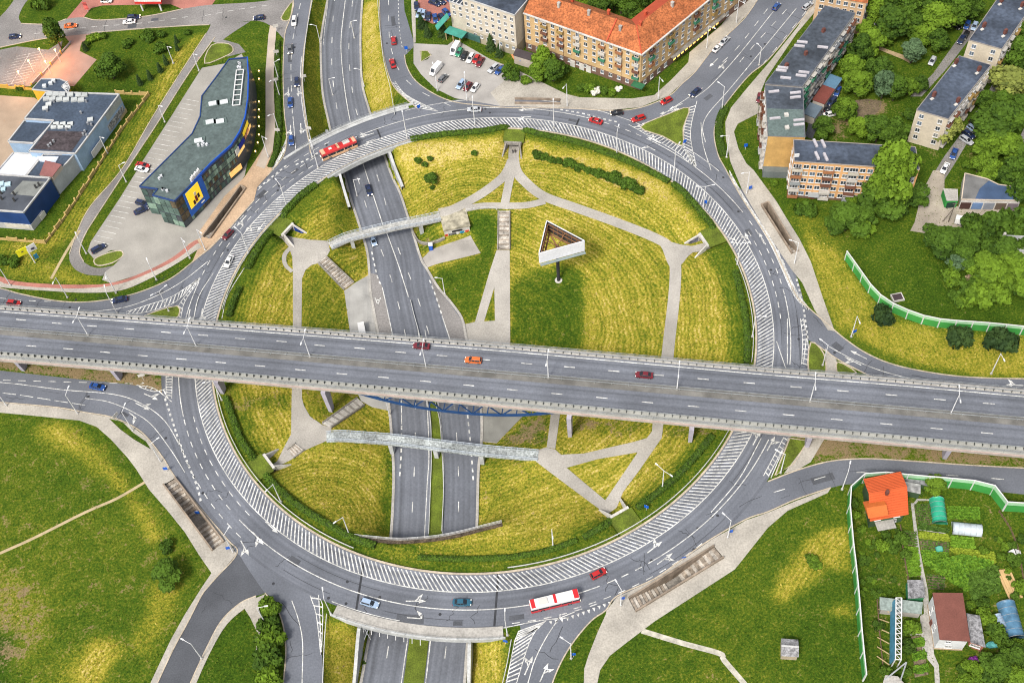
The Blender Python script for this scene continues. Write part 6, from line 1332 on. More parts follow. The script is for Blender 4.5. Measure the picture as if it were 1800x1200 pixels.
bob('catwalk', MB().strip([tv[0]+Vector((0, 0, 0))-perp((tv[1]-tv[0]).normalized())*.7, tv[1]-perp((tv[1]-tv[0]).normalized())*.7], .9, zb_-.2, h=.12), c3((.2, .24, .24)))
cg = sum(tv, Vector((0, 0, 0)))/3
for k in range(3): bob('spoke', MB().bar(Vector(zc(cg, zb_+.6)), Vector(zc(tv[k], zb_+.6)), .35, .35).bar(Vector(zc(tv[k].lerp(tv[(k+1) % 3], .5), zt_-.8)), Vector(zc(cg, zb_+.7)), .2, .2), c3((.24, .12, .06), name='rusty_steel'))
bob('post', MB().tube((cg.x, cg.y, -6.9), (cg.x, cg.y, zb_+.8), .5, 10), c3((.035, .035, .04)))
bob('footing', MB().tube((cg.x, cg.y, -7.2), (cg.x, cg.y, -6.55), 1.1, 14), CONCL)
# ------------------------------------------------------------------ vegetation
def leafmat(name, c0, c1):
    m = bpy.data.materials.new(name); m.use_nodes = True; nt = m.node_tree; L = nt.links.new; b = nt.nodes['Principled BSDF']; b.inputs['Roughness'].default_value = .75; b.inputs['Specular IOR Level'].default_value = .15
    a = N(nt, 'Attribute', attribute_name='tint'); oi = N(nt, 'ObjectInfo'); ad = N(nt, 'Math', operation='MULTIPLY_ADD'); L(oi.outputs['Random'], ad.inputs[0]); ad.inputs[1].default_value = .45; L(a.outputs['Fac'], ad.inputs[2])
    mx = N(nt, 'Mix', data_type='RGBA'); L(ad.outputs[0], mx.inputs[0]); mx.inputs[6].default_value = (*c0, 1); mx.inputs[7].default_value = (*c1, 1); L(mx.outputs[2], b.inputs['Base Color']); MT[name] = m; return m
LF = {'oak': leafmat('leaf_dark', (.011, .032, .005), (.072, .135, .013)), 'lime': leafmat('leaf_bright', (.022, .055, .006), (.125, .21, .016)), 'pale': leafmat('leaf_pale', (.085, .11, .025), (.23, .26, .055)), 'pine': leafmat('needle_dark', (.010, .026, .010), (.04, .075, .018)), 'hedge': leafmat('hedge_leaf', (.028, .06, .008), (.075, .135, .013)), 'blue': leafmat('leaf_bluish', (.03, .06, .03), (.09, .15, .07)), 'dead': leafmat('dry_twigs', (.16, .10, .07), (.3, .22, .15)), 'flower': leafmat('blossom', (.5, .5, .42), (.75, .74, .68)), 'purple': leafmat('purple_bloom', (.10, .02, .14), (.25, .05, .3))}
BARK = mat('bark', (.07, .055, .042), var=.3, scale=2)
def leaves(rg, centers, radii, count, size, flat_=.0, squash=1.0):
    w = np.array(radii)**2; w = w/w.sum(); k = rg.choice(len(radii), count, p=w); u = rg.normal(size=(count, 3)); u /= np.linalg.norm(u, axis=1)[:, None]
    u[:, 2] = np.where((u[:, 2] < -.35) & (rg.random(count) < .7), -u[:, 2], u[:, 2])
    rr = np.array(radii)[k]*(1-.34*rg.random(count)**1.6); p = np.array(centers)[k]+u*rr[:, None]*np.array([1, 1, squash])
    nrm = u*.75+rg.normal(size=(count, 3))*.55; nrm[:, 2] += .25; nrm /= np.linalg.norm(nrm, axis=1)[:, None]
    t = np.cross(nrm, rg.normal(size=(count, 3))); t /= np.linalg.norm(t, axis=1)[:, None]; bt = np.cross(nrm, t)
    s = (size*(.6+.8*rg.random(count)))[:, None]
    q = np.stack([p-t*s*.5-bt*s*.32, p+t*s*.5-bt*s*.32, p+t*s*.42+bt*s*.36, p-t*s*.42+bt*s*.36], 1)
    lob = rg.random(len(radii))*.5; tint = np.clip(lob[k]+rg.random(count)*.3-.15+.32*(u[:, 2] > .2), 0, 1)  # leaves facing upward are lighter: light from above put into the tint
    return q, tint
def leafobj(name, q, tint, mt):
    n = len(q); me = bpy.data.meshes.new(name); me.from_pydata(q.reshape(-1, 3).tolist(), [], np.arange(4*n).reshape(-1, 4).tolist()); a = me.attributes.new('tint', 'FLOAT', 'FACE'); a.data.foreach_set('value', tint.astype(np.float32)); me.materials.append(mt); return me
def proto_tree(seed, H=10.0, Rr=4.2, lobes=26, cnt=2900, size=.62, kind='oak', low=.30, droop=0.0):
    rg = np.random.default_rng(seed); C = []; Rs = []
    for i in range(lobes):
        a = rg.random()*6.283; z = low+.08+(.88-low)*rg.random(); rmax = Rr*math.sin(math.pi*min(1, max(.1, (z-low+.18)/(1.12-low))))**.7
        r = rmax*math.sqrt(rg.random())*.8; C.append((r*math.cos(a), r*math.sin(a), z*H)); Rs.append(Rr*(.26+.22*rg.random()))
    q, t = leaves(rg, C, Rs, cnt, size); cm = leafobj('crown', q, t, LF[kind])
    tb = MB(); tb.tube((0, 0, -.2), (.1, .05, H*.45), .3, 7, .2)
    for i in range(7): c = C[i*3 % lobes]; tb.tube((.05, .02, H*(.25+.03*i)), (c[0]*.8, c[1]*.8, c[2]), .13, 5, .04)
    return cm, tb.mesh('trunk', BARK)
def proto_conifer(seed, H=10.0, Rr=2.2, cnt=2000, kind='pine', power=1.0):
    rg = np.random.default_rng(seed); z = 1-np.sqrt(rg.random(cnt)); z = .06+.93*z; lay = np.floor(z*11)/11; a = rg.random(cnt)*6.283
    r = Rr*(1-lay)**power*(.55+.5*rg.random(cnt))*(.8+.25*np.sin(a*5+lay*40)); p = np.stack([r*np.cos(a), r*np.sin(a), z*H-r*.25], 1)
    t = np.stack([np.cos(a), np.sin(a), -.5+0*a], 1)+rg.normal(size=(cnt, 3))*.25; t /= np.linalg.norm(t, axis=1)[:, None]; bt = np.cross(t, np.array([0, 0, 1.0])+rg.normal(size=(cnt, 3))*.3); s = (.55*(.6+.7*rg.random(cnt)))[:, None]
    q = np.stack([p-t*s*.6-bt*s*.25, p+t*s*.6-bt*s*.1, p+t*s*.6+bt*s*.1, p-t*s*.6+bt*s*.25], 1)
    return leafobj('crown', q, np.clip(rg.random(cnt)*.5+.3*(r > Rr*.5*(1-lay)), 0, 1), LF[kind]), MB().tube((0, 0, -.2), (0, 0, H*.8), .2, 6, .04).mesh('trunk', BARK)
def proto_bush(seed, cnt=1100, kind='oak', size=.5):
    rg = np.random.default_rng(seed); C = []; Rs = []
    for i in range(12): a = rg.random()*6.283; r = 1.5*math.sqrt(rg.random()); C.append((r*math.cos(a), r*math.sin(a), .7+.9*rg.random())); Rs.append(.7+.45*rg.random())
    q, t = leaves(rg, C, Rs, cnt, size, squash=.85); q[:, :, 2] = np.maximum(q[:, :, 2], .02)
    st = MB()
    for i in range(5): st.tube((0, 0, -.1), (C[i][0]*.8, C[i][1]*.8, C[i][2]), .08, 5, .03)
    return leafobj('foliage', q, t, LF[kind]), st.mesh('stem', BARK)
PR = {}
for k in ('oak', 'lime', 'pale', 'blue'): PR[k] = [proto_tree(s+hash(k) % 7*0+{'oak': 10, 'lime': 20, 'pale': 30, 'blue': 40}[k], kind=k, cnt=3800 if k != 'pale' else 2400, lobes=26 if k != 'pale' else 32) for s in range(3 if k != 'blue' else 1)]
PR['pine'] = [proto_conifer(51), proto_conifer(52)]; PR['thuja'] = [proto_conifer(61, 10, 1.5, 1100, 'pine', .55)]
for k, s in (('bush', 'oak'), ('lbush', 'lime'), ('dbush', 'pine'), ('dead', 'dead'), ('flower', 'flower'), ('purple', 'purple')): PR[k] = [proto_bush(70+i+len(k), kind=s) for i in range(2)]
rv = random.Random(3)
LBL = {'oak': ('dark green broadleaf tree', 'tree', 'tree'), 'lime': ('bright green broadleaf tree', 'tree', 'tree'), 'pale': ('pale olive airy tree', 'tree', 'tree'), 'blue': ('bluish green broadleaf tree', 'tree', 'tree'), 'pine': ('dark spruce', 'spruce_tree', 'tree'), 'thuja': ('slim dark thuja', 'thuja', 'tree'), 'bush': ('dark green bush', 'bush', 'bush'), 'lbush': ('bright green bush', 'bush', 'bush'), 'dbush': ('blackish green dense bush', 'bush', 'bush'), 'dead': ('dry brown bush', 'bush', 'bush'), 'flower': ('white flowering bush', 'bush', 'bush'), 'purple': ('purple flowering shrub', 'bush', 'bush')}
def veg(kind, px, py, r, hk=None):
    mpp = .195-.00005*py; Rw = r*mpp*(1.12 if kind in ('oak', 'lime', 'blue') else 1.05); nm = LBL[kind]
    if kind in ('oak', 'lime', 'pale', 'blue'): H_ = (hk or 2.15)*Rw+1.0; zc_ = .58*H_; sc = (Rw/4.2, Rw/4.2, H_/10)
    elif kind == 'pine': H_ = (hk or 3.4)*Rw; zc_ = .4*H_; sc = (Rw/2.2, Rw/2.2, H_/10)
    elif kind == 'thuja': H_ = hk or 3.6; zc_ = .45*H_; sc = (Rw/1.5, Rw/1.5, H_/10)
    else: H_ = (hk or .9)*Rw; zc_ = .4*H_; sc = (Rw/2.2, Rw/2.2, H_/1.9)
    g = gp(px, py); z0 = g.z
    for _ in range(6): p = at(px, py, z0+zc_); z0 = tz(p.x, p.y)
    t = empty(nm[1], (p.x, p.y, z0), rv.uniform(0, 6.28)); t.scale = sc; a, b = rv.choice(PR[kind]); new(a.name.split('.')[0], a, t); new(b.name.split('.')[0], b, t)
    tagp(t, nm[0], nm[2], px, py, 'trees' if nm[2] == 'tree' else 'bushes'); return t
VEG = [('bush',292,962,13),('oak',292,1008,27,1.1),('lbush',478,1070,20),('bush',476,1098,20),('lbush',475,1132,27),('bush',468,1165,26),('lbush',474,1192,24),('bush',5,460,11),('bush',24,461,12),
 ('oak',95,58,19,2.6),('bush',72,8,17,1.3),('oak',192,118,24,1.5),('bush',223,78,11),('bush',259,66,14),('bush',282,86,13),('bush',285,62,9),('bush',330,58,7),('thuja',244,141,5,4.6),('thuja',262,132,5,4.4),('thuja',280,119,5,4.4),('thuja',290,105,5,4.6),('thuja',310,82,4,4),('thuja',309,69,4,3.6),('thuja',148,82,5,4),('lbush',160,70,9),('lbush',172,66,9),('lbush',182,64,8),('bush',153,76,6),('bush',65,152,8),('bush',35,155,7),
 ('pine',740,38,9),('pine',751,55,8),('pine',778,52,10),('pine',862,76,10),('pine',877,90,8),('bush',898,132,15,1.3),('lime',955,104,17,2.4),('oak',972,124,20,1.6),('lime',945,126,15,1.6),('bush',986,126,14,1.3),('bush',906,138,9),('lbush',925,143,10),('bush',902,128,9),('flower',1047,162,10,.7),('lbush',1035,158,11),('bush',1060,160,9),('flower',1088,157,7,.6),('bush',1020,155,8),('lbush',1075,163,8),
 ('oak',1052,12,24,1.6),('lime',1022,10,18,1.6),('oak',1110,22,17,1.6),('oak',1092,2,18),('lime',1080,-5,18),('oak',1135,0,14),('lime',1040,-10,20),
 ('oak',1567,42,29,1.7),('oak',1592,18,25),('lime',1645,36,27,1.7),('lime',1622,62,18,1.6),('oak',1648,70,20,1.5),('blue',1606,90,20,1.8),('lime',1530,74,22,1.6),('oak',1512,86,20),('lime',1498,118,20,1.5),('lime',1508,145,23,1.5),('oak',1548,125,24,1.7),('blue',1555,150,20),('oak',1575,155,18),('lime',1598,152,16,1.4),('oak',1618,147,14,1.5),('lime',1486,190,19,1.7),('oak',1447,224,19,1.6),('lime',1512,222,18,1.5),('oak',1545,228,26,1.5),('oak',1572,230,20),('bush',1598,205,12),('pale',1668,228,23,2.0),('oak',1682,18,23),('oak',1705,8,20),('oak',1665,5,20),('oak',1560,5,22),('lime',1540,20,18),('oak',1615,8,20),
 ('pale',1775,150,44,1.1),('oak',1757,215,37,1.4),('lime',1742,262,26,1.5),('oak',1790,62,22),('oak',1785,98,25),('lime',1722,288,13),('oak',1785,300,22),('lime',1745,300,16),('oak',1795,335,20),('oak',1730,180,16),('lbush',1700,292,9),('oak',1765,310,15),
 ('lime',1570,305,34,3.1),('lime',1548,322,28,2.6),('oak',1548,345,40,1.2),('oak',1592,332,30,1.2),('oak',1490,385,33,1.1),('oak',1522,378,22,1.1),('lbush',1500,352,12),('bush',1415,368,18,.9),('oak',1616,352,14,1.2),('lbush',1360,322,7),
 ('oak',1662,428,34,1.1),('oak',1690,452,24,1.2),('bush',1720,408,28,1.1),('bush',1760,398,28,1.1),('bush',1790,395,25,1.1),('bush',1700,505,18),('lbush',1715,525,24,1.0),('lime',1745,480,26,1.2),('lime',1775,468,27,1.2),('lime',1792,500,25,1.2),('lbush',1750,522,20,1.0),('blue',1683,460,18,1.3),('bush',1790,435,18,1.1),('dead',1703,494,11,1.0),('bush',1740,440,22,1.1),('lbush',1670,490,16,1.0),('bush',1680,520,13),
 ('dbush',1553,561,20,1.1),('dbush',1682,598,22,1.0),('dbush',1755,603,25,1.0),
 ('oak',758,314,12,1.1),('bush',735,282,7),('bush',757,280,6),('bush',746,290,6),('bush',760,331,5),('bush',833,270,6),('bush',945,272,10),('bush',967,280,8),('bush',997,286,10),('bush',1017,295,9),('bush',1050,304,11),('bush',1065,309,9),('bush',1082,316,13),('bush',1102,326,14),('bush',1125,336,10),
 ('bush',640,1165,4),('lbush',1427,985,12,.7),('lbush',1435,995,9,.6),
 ('lime',1643,850,16,1.2),('bush',1568,958,14),('bush',1582,948,13),('lbush',1552,960,12),('bush',1502,884,9),('lbush',1503,905,9),('bush',1590,975,10),('lbush',1515,930,8),('bush',1558,940,9),('bush',1545,1100,10),('lbush',1600,1105,15),('bush',1598,1135,13),('bush',1558,1180,12),('lbush',1735,1088,18),('bush',1748,1112,18),('oak',1752,1168,24,1.1),('oak',1785,1150,22,1.1),('lbush',1720,1180,14),('bush',1740,1195,18),('lime',1790,1190,20,1.1),('purple',1710,1163,9,.8),('bush',1690,1175,9),('bush',1785,985,13),('lbush',1795,1030,12),('bush',1780,960,9),('bush',1728,1060,12),('lbush',1705,1065,9),('lbush',1700,1195,10),('bush',1590,1180,10),('bush',1770,1135,14),('bush',1618,865,7),('lbush',1580,1050,8)]
rb = random.Random(9)
for x, y, r in ((955,276,8),(980,283,8),(1007,290,8),(1033,299,8),(1073,312,10),(1092,321,10),(1113,331,10)): VEG.append(('bush', x, y, r))
for k, x, y, r, h in (('oak',1630,20,22,1.5),('lime',1520,50,16,1.6),('oak',1600,40,22,1.5),('lime',1555,60,18,1.5),('oak',1745,235,28,1.3),('lime',1772,255,24,1.3),('oak',1795,190,26,1.3),('oak',1760,180,24,1.3),('oak',1795,270,18,1.3),('lime',1730,310,14,1.2),('oak',1645,415,22,1.1),('oak',1700,425,24,1.1),('lime',1730,465,24,1.1),('oak',1765,440,24,1.1),('lbush',1690,535,14,.9),('oak',1570,365,24,1.1),('lime',1530,320,22,1.4),('oak',1470,395,20,1.0),('lime',1515,400,18,1.0),('oak',1700,-5,22,1.5),('oak',1640,0,20,1.5)): VEG.append((k, x, y, r, h))
for k in range(38): VEG.append((rb.choice(('bush', 'lbush', 'bush')), rb.uniform(1512, 1580), rb.uniform(925, 1050), rb.uniform(3, 7), .7))
for k in range(26): VEG.append((rb.choice(('bush', 'lbush')), rb.uniform(1690, 1800), rb.uniform(1130, 1200), rb.uniform(6, 13), 1.0))
for k in range(14): VEG.append((rb.choice(('bush', 'lbush')), rb.uniform(1725, 1800), rb.uniform(940, 1050), rb.uniform(4, 9), .9))
for k in range(16): VEG.append((rb.choice(('bush', 'lbush')), rb.uniform(1590, 1800), rb.uniform(380, 540), rb.uniform(5, 11), .9)) if False else None
for v in VEG: veg(*v)
# ---- clipped hedges along the inside of the ring
def hedge(label, pts, w=1.7, h=1.4, world=False, cat='hedge'):
    P = pts if world else spl(gps(pts), 5); L = arclen(P)[-1]; rg = np.random.default_rng(int(L*10)); n = int(L*60); s = rg.random(n)*L; q = []
    core = MB(); ctr = [Vector((p.x, p.y, 0)) for p in P]
    t = empty('hedge', (P[0].x, P[0].y, tz(P[0].x, P[0].y))); o = t.location.copy()
    core.strip(ctr, w*.8, lambda x, y: tz(x, y)-.05, h=h*.85); core.v = [(x-o.x, y-o.y, z-o.z) for x, y, z in core.v]; ob('core', core, mat('hedge_core', (.035, .065, .01), var=.3, scale=1), t)
    Ls = np.array(arclen(P)); X = np.interp(s, Ls, [p.x for p in P]); Y = np.interp(s, Ls, [p.y for p in P]); dx = np.interp(s+.4, Ls, [p.x for p in P])-np.interp(s-.4, Ls, [p.x for p in P]); dy = np.interp(s+.4, Ls, [p.y for p in P])-np.interp(s-.4, Ls, [p.y for p in P]); l = np.hypot(dx, dy)+1e-9; nx, ny = -dy/l, dx/l
    lump = .97+.07*np.sin(s*1.3)+.05*np.sin(s*3.1); th = rg.random(n)*math.pi; a = np.cos(th)*w*.55; z = (np.abs(np.sin(th))**.5*h)*lump*(.85+.2*rg.random(n))
    p = np.stack([X+nx*a, Y+ny*a, np.array([tz(x, y) for x, y in zip(X, Y)])+z], 1)-np.array(o)
    nr = np.stack([nx*np.cos(th), ny*np.cos(th), np.sin(th)], 1)+rg.normal(size=(n, 3))*.5; nr /= np.linalg.norm(nr, axis=1)[:, None]; tt = np.cross(nr, rg.normal(size=(n, 3))); tt /= np.linalg.norm(tt, axis=1)[:, None]; bt = np.cross(nr, tt); sz = (.36*(.6+.7*rg.random(n)))[:, None]
    q = np.stack([p-tt*sz*.5-bt*sz*.4, p+tt*sz*.5-bt*sz*.4, p+tt*sz*.5+bt*sz*.4, p-tt*sz*.5+bt*sz*.4], 1)
    new('foliage', leafobj('foliage', q, rg.random(n)*.6+.1, LF['hedge']), t); tag(t, label, cat, 'clipped hedges round the bowl')
hedge('long clipped hedge along the top inside of the ring', [(722,247),(780,238),(850,232),(900,232),(950,238),(1010,251),(1060,268),(1120,292),(1176,321)])
hedge('clipped hedge on the upper right inside of the ring ending at the tunnel mouth', [(1182,325),(1200,338),(1230,372),(1255,408),(1264,424)])
hedge('clipped hedge on the right inside of the ring above the overpass', [(1292,478),(1302,520),(1310,560),(1313,600),(1312,640)])
hedge('clipped hedge on the lower right inside of the ring below the overpass', [(1252,767),(1225,800),(1190,838),(1150,872),(1120,894)])
hedge('short clipped hedge between the lower right tunnel mouth and a gap', [(1082,914),(1060,926),(1040,938),(1026,946)])
hedge('long clipped hedge along the bottom inside of the ring', [(1014,950),(970,966),(930,975),(880,981),(800,983),(735,980)], 1.4, .9)
hedge('long clipped hedge on the lower left inside of the ring', [(660,960),(612,942),(570,918),(525,890),(480,850),(450,812),(425,775),(408,730),(398,700)])
hedge('clipped hedge on the upper left inside of the ring', [(556,326),(530,345),(500,377),(470,415),(450,446),(436,473)], 2.0)
hedge('short clipped hedge at the left inside of the ring above the overpass', [(422,507),(412,530),(403,557)])
hedge('dark hedge strip between footway and frontage road at the upper left', [(489,75),(488,110),(488,150),(490,190),(491,225),(487,262),(475,295)], 1.6, 1.0)
hedge('low clipped hedge between pavement and arterial road', [(1275,190),(1265,212),(1264,240),(1272,275)], 2.2, .8)
# ---- grass tufts standing over the turf
def occupied(X, Y):
    r = np.zeros(X.shape, bool)
    for p in OCC+[UPOLY, SPOLY]:
        if p is not None: r |= inpoly(X, Y, p)
    q = np.hypot(X-CEN.x, Y-CEN.y); return r | ((q > RIN-.6) & (q < RO+.3))
dI = dry; 
def tuftfield(name, label, n, sel, mt, size, seed):
    rg = np.random.default_rng(seed); X = rg.uniform(-150, 150, n); Y = rg.uniform(85, 330, n); ix = np.clip(np.searchsorted(XS, X)-1, 0, len(XS)-2); iy = np.clip(np.searchsorted(YS, Y)-1, 0, len(YS)-2)
    k = sel(dry[iy, ix], PX[iy, ix], PY[iy, ix], np.hypot(X-CEN.x, Y-CEN.y), mowa[iy, ix], mow[iy, ix], rg.random(n)); X, Y = X[k], Y[k]; k = ~occupied(X, Y); X, Y = X[k], Y[k]; m_ = len(X)
    Zt = np.array([tz(x, y) for x, y in zip(X, Y)]); a = rg.random(m_)*6.283; h = size*(.5+rg.random(m_)); w = size*(.7+.8*rg.random(m_)); lx, ly = np.cos(a), np.sin(a); tx, ty = rg.normal(size=m_)*.5*h, rg.normal(size=m_)*.5*h
    v = np.stack([np.stack([X-lx*w, Y-ly*w, Zt-.03], 1), np.stack([X+lx*w, Y+ly*w, Zt-.03], 1), np.stack([X+tx, Y+ty, Zt+h], 1)], 1)
    me = bpy.data.meshes.new(name); me.from_pydata(v.reshape(-1, 3).tolist(), [], np.arange(3*m_).reshape(-1, 3).tolist()); q = me.attributes.new('tint', 'FLOAT', 'FACE'); q.data.foreach_set('value', rg.random(m_).astype(np.float32)); me.materials.append(mt); o = new(name, me); o['kind'] = 'stuff'; o['label'] = label; o['category'] = 'grass'
inring = lambda r: r < 70.5
tuftfield('dry_grass', 'straw coloured dry grass tufts on the mown slopes', 430000, lambda d, px, py, r, ma, mw, u: (d > .5) & (u < (.25+.75*(np.sin(mw*5.0) > .2)*ma)*d), leafmat('straw', (.2, .16, .02), (.48, .38, .09)), .22, 1)
tuftfield('green_grass', 'green grass tufts on lawns, slopes and meadows', 330000, lambda d, px, py, r, ma, mw, u: (u < .75-d*.7), leafmat('green_blades', (.035, .07, .005), (.125, .16, .014)), .2, 2)
# ------------------------------------------------------------------ vehicles
TYRE = mat('tyre', (.015, .015, .016), rough=.8, var=0, fvar=0); RIM = mat('rim', (.35, .36, .37), rough=.35, metal=.7, var=0, fvar=0); CGL = mat('car_glass', (.012, .016, .022), rough=.06, var=0, fvar=0, spec=.7)
HLM = mat('headlight', (.9, .9, .85), rough=.15, var=0, fvar=0); TLM = mat('tail_light', (.45, .01, .01), rough=.25, var=0, fvar=0); TRIM = mat('dark_trim', (.025, .025, .028), rough=.6, var=0, fvar=0)
HLIT = mat('headlight_on', (1, .9, .7), var=0, fvar=0, emit=6, ecol=(1, .85, .6))
def cpaint(c):
    k = 'car_paint_%02x%02x%02x' % tuple(int(255*v) for v in c)
    if k in MT: return MT[k]
    m = mat(k, c, rough=.3, var=0, fvar=0, spec=.5); m.node_tree.nodes['Principled BSDF'].inputs['Coat Weight'].default_value = .6; return m
def loft(sec):      # sections: (x, [(y, z)...]) half profile mirrored
    mb = MB(); k = len(sec[0][1])*2
    for x, pr in sec:
        pts = [(y, z) for y, z in pr]+[(-y, z) for y, z in reversed(pr)]
        mb.v += [(x, y, z) for y, z in pts]
    for i in range(len(sec)-1):
        for j in range(k): a, b = i*k+j, i*k+(j+1) % k; mb.f.append((a, b, b+k, a+k))
    mb.f += [tuple(range(k-1, -1, -1)), tuple(range((len(sec)-1)*k, len(sec)*k))]
    return mb
def bodysec(x, w, zb, zt): return (x, [(w*.86, zb), (w*.98, zb+.12), (w, zb+(zt-zb)*.55), (w*.9, zt-.03), (w*.5, zt)])
def cabsec(x, w, zb, zt): return (x, [(w, zb), (w*.82, zt-.06), (w*.72, zt)])
def make_car(kind):
    t = bpy.data.objects.new('car', None); W_ = .9
    if kind == 'hatch': L, bz = 4.1, [(-2.05,.82,.4,.75),(-1.95,.88,.25,.92),(-1.2,.9,.2,.95),(0,.9,.2,.93),(.9,.9,.2,.92),(1.5,.88,.22,.82),(1.95,.8,.28,.68),(2.05,.7,.38,.6)]; cz = [(-1.98,.66,.9,.98),(-1.62,.76,.92,1.42),(-.6,.78,.92,1.47),(.25,.76,.92,1.42),(1.05,.68,.9,.95)]
    elif kind == 'sedan': L, bz = 4.6, [(-2.3,.8,.4,.78),(-2.2,.88,.26,.92),(-1.3,.9,.2,.96),(0,.9,.2,.93),(1.0,.9,.2,.92),(1.7,.88,.22,.82),(2.2,.8,.28,.68),(2.3,.7,.38,.6)]; cz = [(-1.75,.7,.92,.97),(-1.05,.76,.92,1.38),(-.3,.78,.92,1.43),(.35,.76,.92,1.38),(1.2,.68,.9,.94)]
    elif kind == 'estate': L, bz = 4.6, [(-2.3,.82,.4,.8),(-2.2,.88,.26,.95),(-1.3,.9,.2,.98),(0,.9,.2,.96),(1.0,.9,.2,.94),(1.7,.88,.22,.84),(2.2,.8,.28,.7),(2.3,.7,.38,.6)]; cz = [(-2.22,.68,.94,1.0),(-1.9,.76,.94,1.45),(-.6,.78,.94,1.5),(.3,.76,.94,1.45),(1.15,.68,.92,.97)]
    else: L, bz = 5.6, [(-2.8,.94,.4,2.2),(-2.72,.98,.3,2.32),(0,1.0,.25,2.38),(1.2,1.0,.25,2.32),(1.65,.98,.25,1.75),(2.2,.95,.28,1.15),(2.7,.9,.32,1.0),(2.8,.84,.42,.85)]; cz = [(1.15,.9,1.5,2.24),(1.25,.92,1.45,2.25),(1.72,.9,1.3,1.72),(2.12,.84,1.2,1.26)]
    parts = [('body', loft([bodysec(*s) for s in bz]), None)]
    if kind != 'van':
        parts += [('windows', loft([cabsec(*s) for s in cz]), CGL), ('roof_panel', loft([(x, [(w*.74, zt-.05), (w*.72, zt+.015)]) for x, w, zb, zt in cz[1:-1]]), None)]
        pil = MB()
        for s in (-1, 1):
            for i in (1, 2, 3): x, w, zb, zt = cz[i]; pil.bar((x, s*(w+.01), zb), (x+.0, s*(w*.8), zt-.03), .07, .05)
            for i, j in ((0, 1), (4, 3)): a, b = cz[i], cz[j]; pil.bar((a[0], s*a[1]*.98, a[3]-.03), (b[0], s*b[1]*.78, b[3]-.01), .07, .06)
        parts.append(('pillars', pil, None))
    else: parts += [('windows', loft([cabsec(*s) for s in cz]), CGL)]
    wb = L*.31
    for sx in (-1, 1):
        for sy in (-1, 1):
            y = sy*(.80 if kind != 'van' else .86); parts.append(('wheel', MB().tube((sx*wb, y-.11, .33), (sx*wb, y+.11, .33), .33, 12), TYRE)); parts.append(('rim', MB().tube((sx*wb, y+sy*.1, .33), (sx*wb, y+sy*.125, .33), .2, 10), RIM))
    zl = .66 if kind != 'van' else .85
    for sy in (-1, 1): parts += [('headlight', MB().box((L/2-.14, sy*.62, zl), (.18, .34, .14)), HLM), ('tail_light', MB().box((-L/2+.06, sy*.68, zl+.12), (.12, .22, .2)), TLM), ('mirror', MB().box((.75 if kind != 'van' else 1.75, sy*(.98 if kind != 'van' else 1.1), 1.0 if kind != 'van' else 1.5), (.12, .2, .14)), TRIM)]
    parts += [('bumper', MB().box((L/2-.02, 0, .42), (.14, 1.3, .2)), TRIM), ('bumper', MB().box((-L/2+.02, 0, .42), (.14, 1.3, .2)), TRIM)]
    wh = None
    for nm, mb, mt in parts:
        me = mb.mesh(nm, mt or WHITE)
        if nm in ('body', 'windows', 'roof_panel'): me.polygons.foreach_set('use_smooth', [True]*len(me.polygons)); me.set_sharp_from_angle(angle=.6)
        o = bpy.data.objects.new(nm, me)
        if nm == 'rim': o.parent = wh
        else: o.parent = t
        if nm == 'wheel': wh = o
    return t
CARS = {k: make_car(k) for k in ('hatch', 'sedan', 'estate', 'van')}
COLN = {'white': (.75, .75, .75), 'silver': (.42, .44, .47), 'grey': (.14, .145, .155), 'black': (.012, .012, .015), 'navy': (.014, .025, .075), 'blue': (.02, .07, .26), 'light blue': (.30, .40, .55), 'red': (.42, .015, .015), 'dark red': (.14, .012, .02), 'orange': (.6, .14, .03), 'green': (.03, .24, .13), 'yellow': (.6, .45, .02), 'teal': (.02, .10, .16)}
def put(proto, loc, rz, paint, name):
    r = bpy.data.objects.new(name, None); COL.objects.link(r); r.location = loc; r.rotation_euler = (0, 0, rz)
    for ch in proto.children:
        c = ch.copy(); COL.objects.link(c); c.parent = r
        if ch.name.split('.')[0] in ('body', 'roof_panel', 'pillars'): c.material_slots[0].link = 'OBJECT'; c.material_slots[0].material = paint
        for g in ch.children: d = g.copy(); COL.objects.link(d); d.parent = c
    return r
def car(kind, col, px, py, hx, hy, z=RZ, what='car', mode='driving', zf=None, lights=False):
    p = at(px, py, z+.7) if zf is None else zf(px, py); q = at(px+hx, py+hy, z+.7) if zf is None else zf(px+hx, py+hy); p.z = z if zf is None else p.z
    d = q-p; t = put(CARS[kind], p, math.atan2(d.y, d.x), cpaint(COLN[col]), 'van' if kind == 'van' else ('moving_car' if mode == 'driving' else 'parked_car'))
    if lights:
        for c in t.children:
            if c.name.startswith('headlight'): setmat(c, HLIT)
    kn = {'hatch': 'hatchback', 'sedan': 'saloon car', 'estate': 'estate car', 'van': 'panel van'}[kind]
    tagp(t, '%s %s %s' % (col, kn, mode), 'van' if kind == 'van' else 'car', px, py, 'cars %s' % mode); return t
UZ = lambda px, py: Vector((lambda p: (p.x, p.y, zroad(p.y)))(ur(px, py-1.5)))
OV = lambda px, py: at(px, py, OZ+.02)
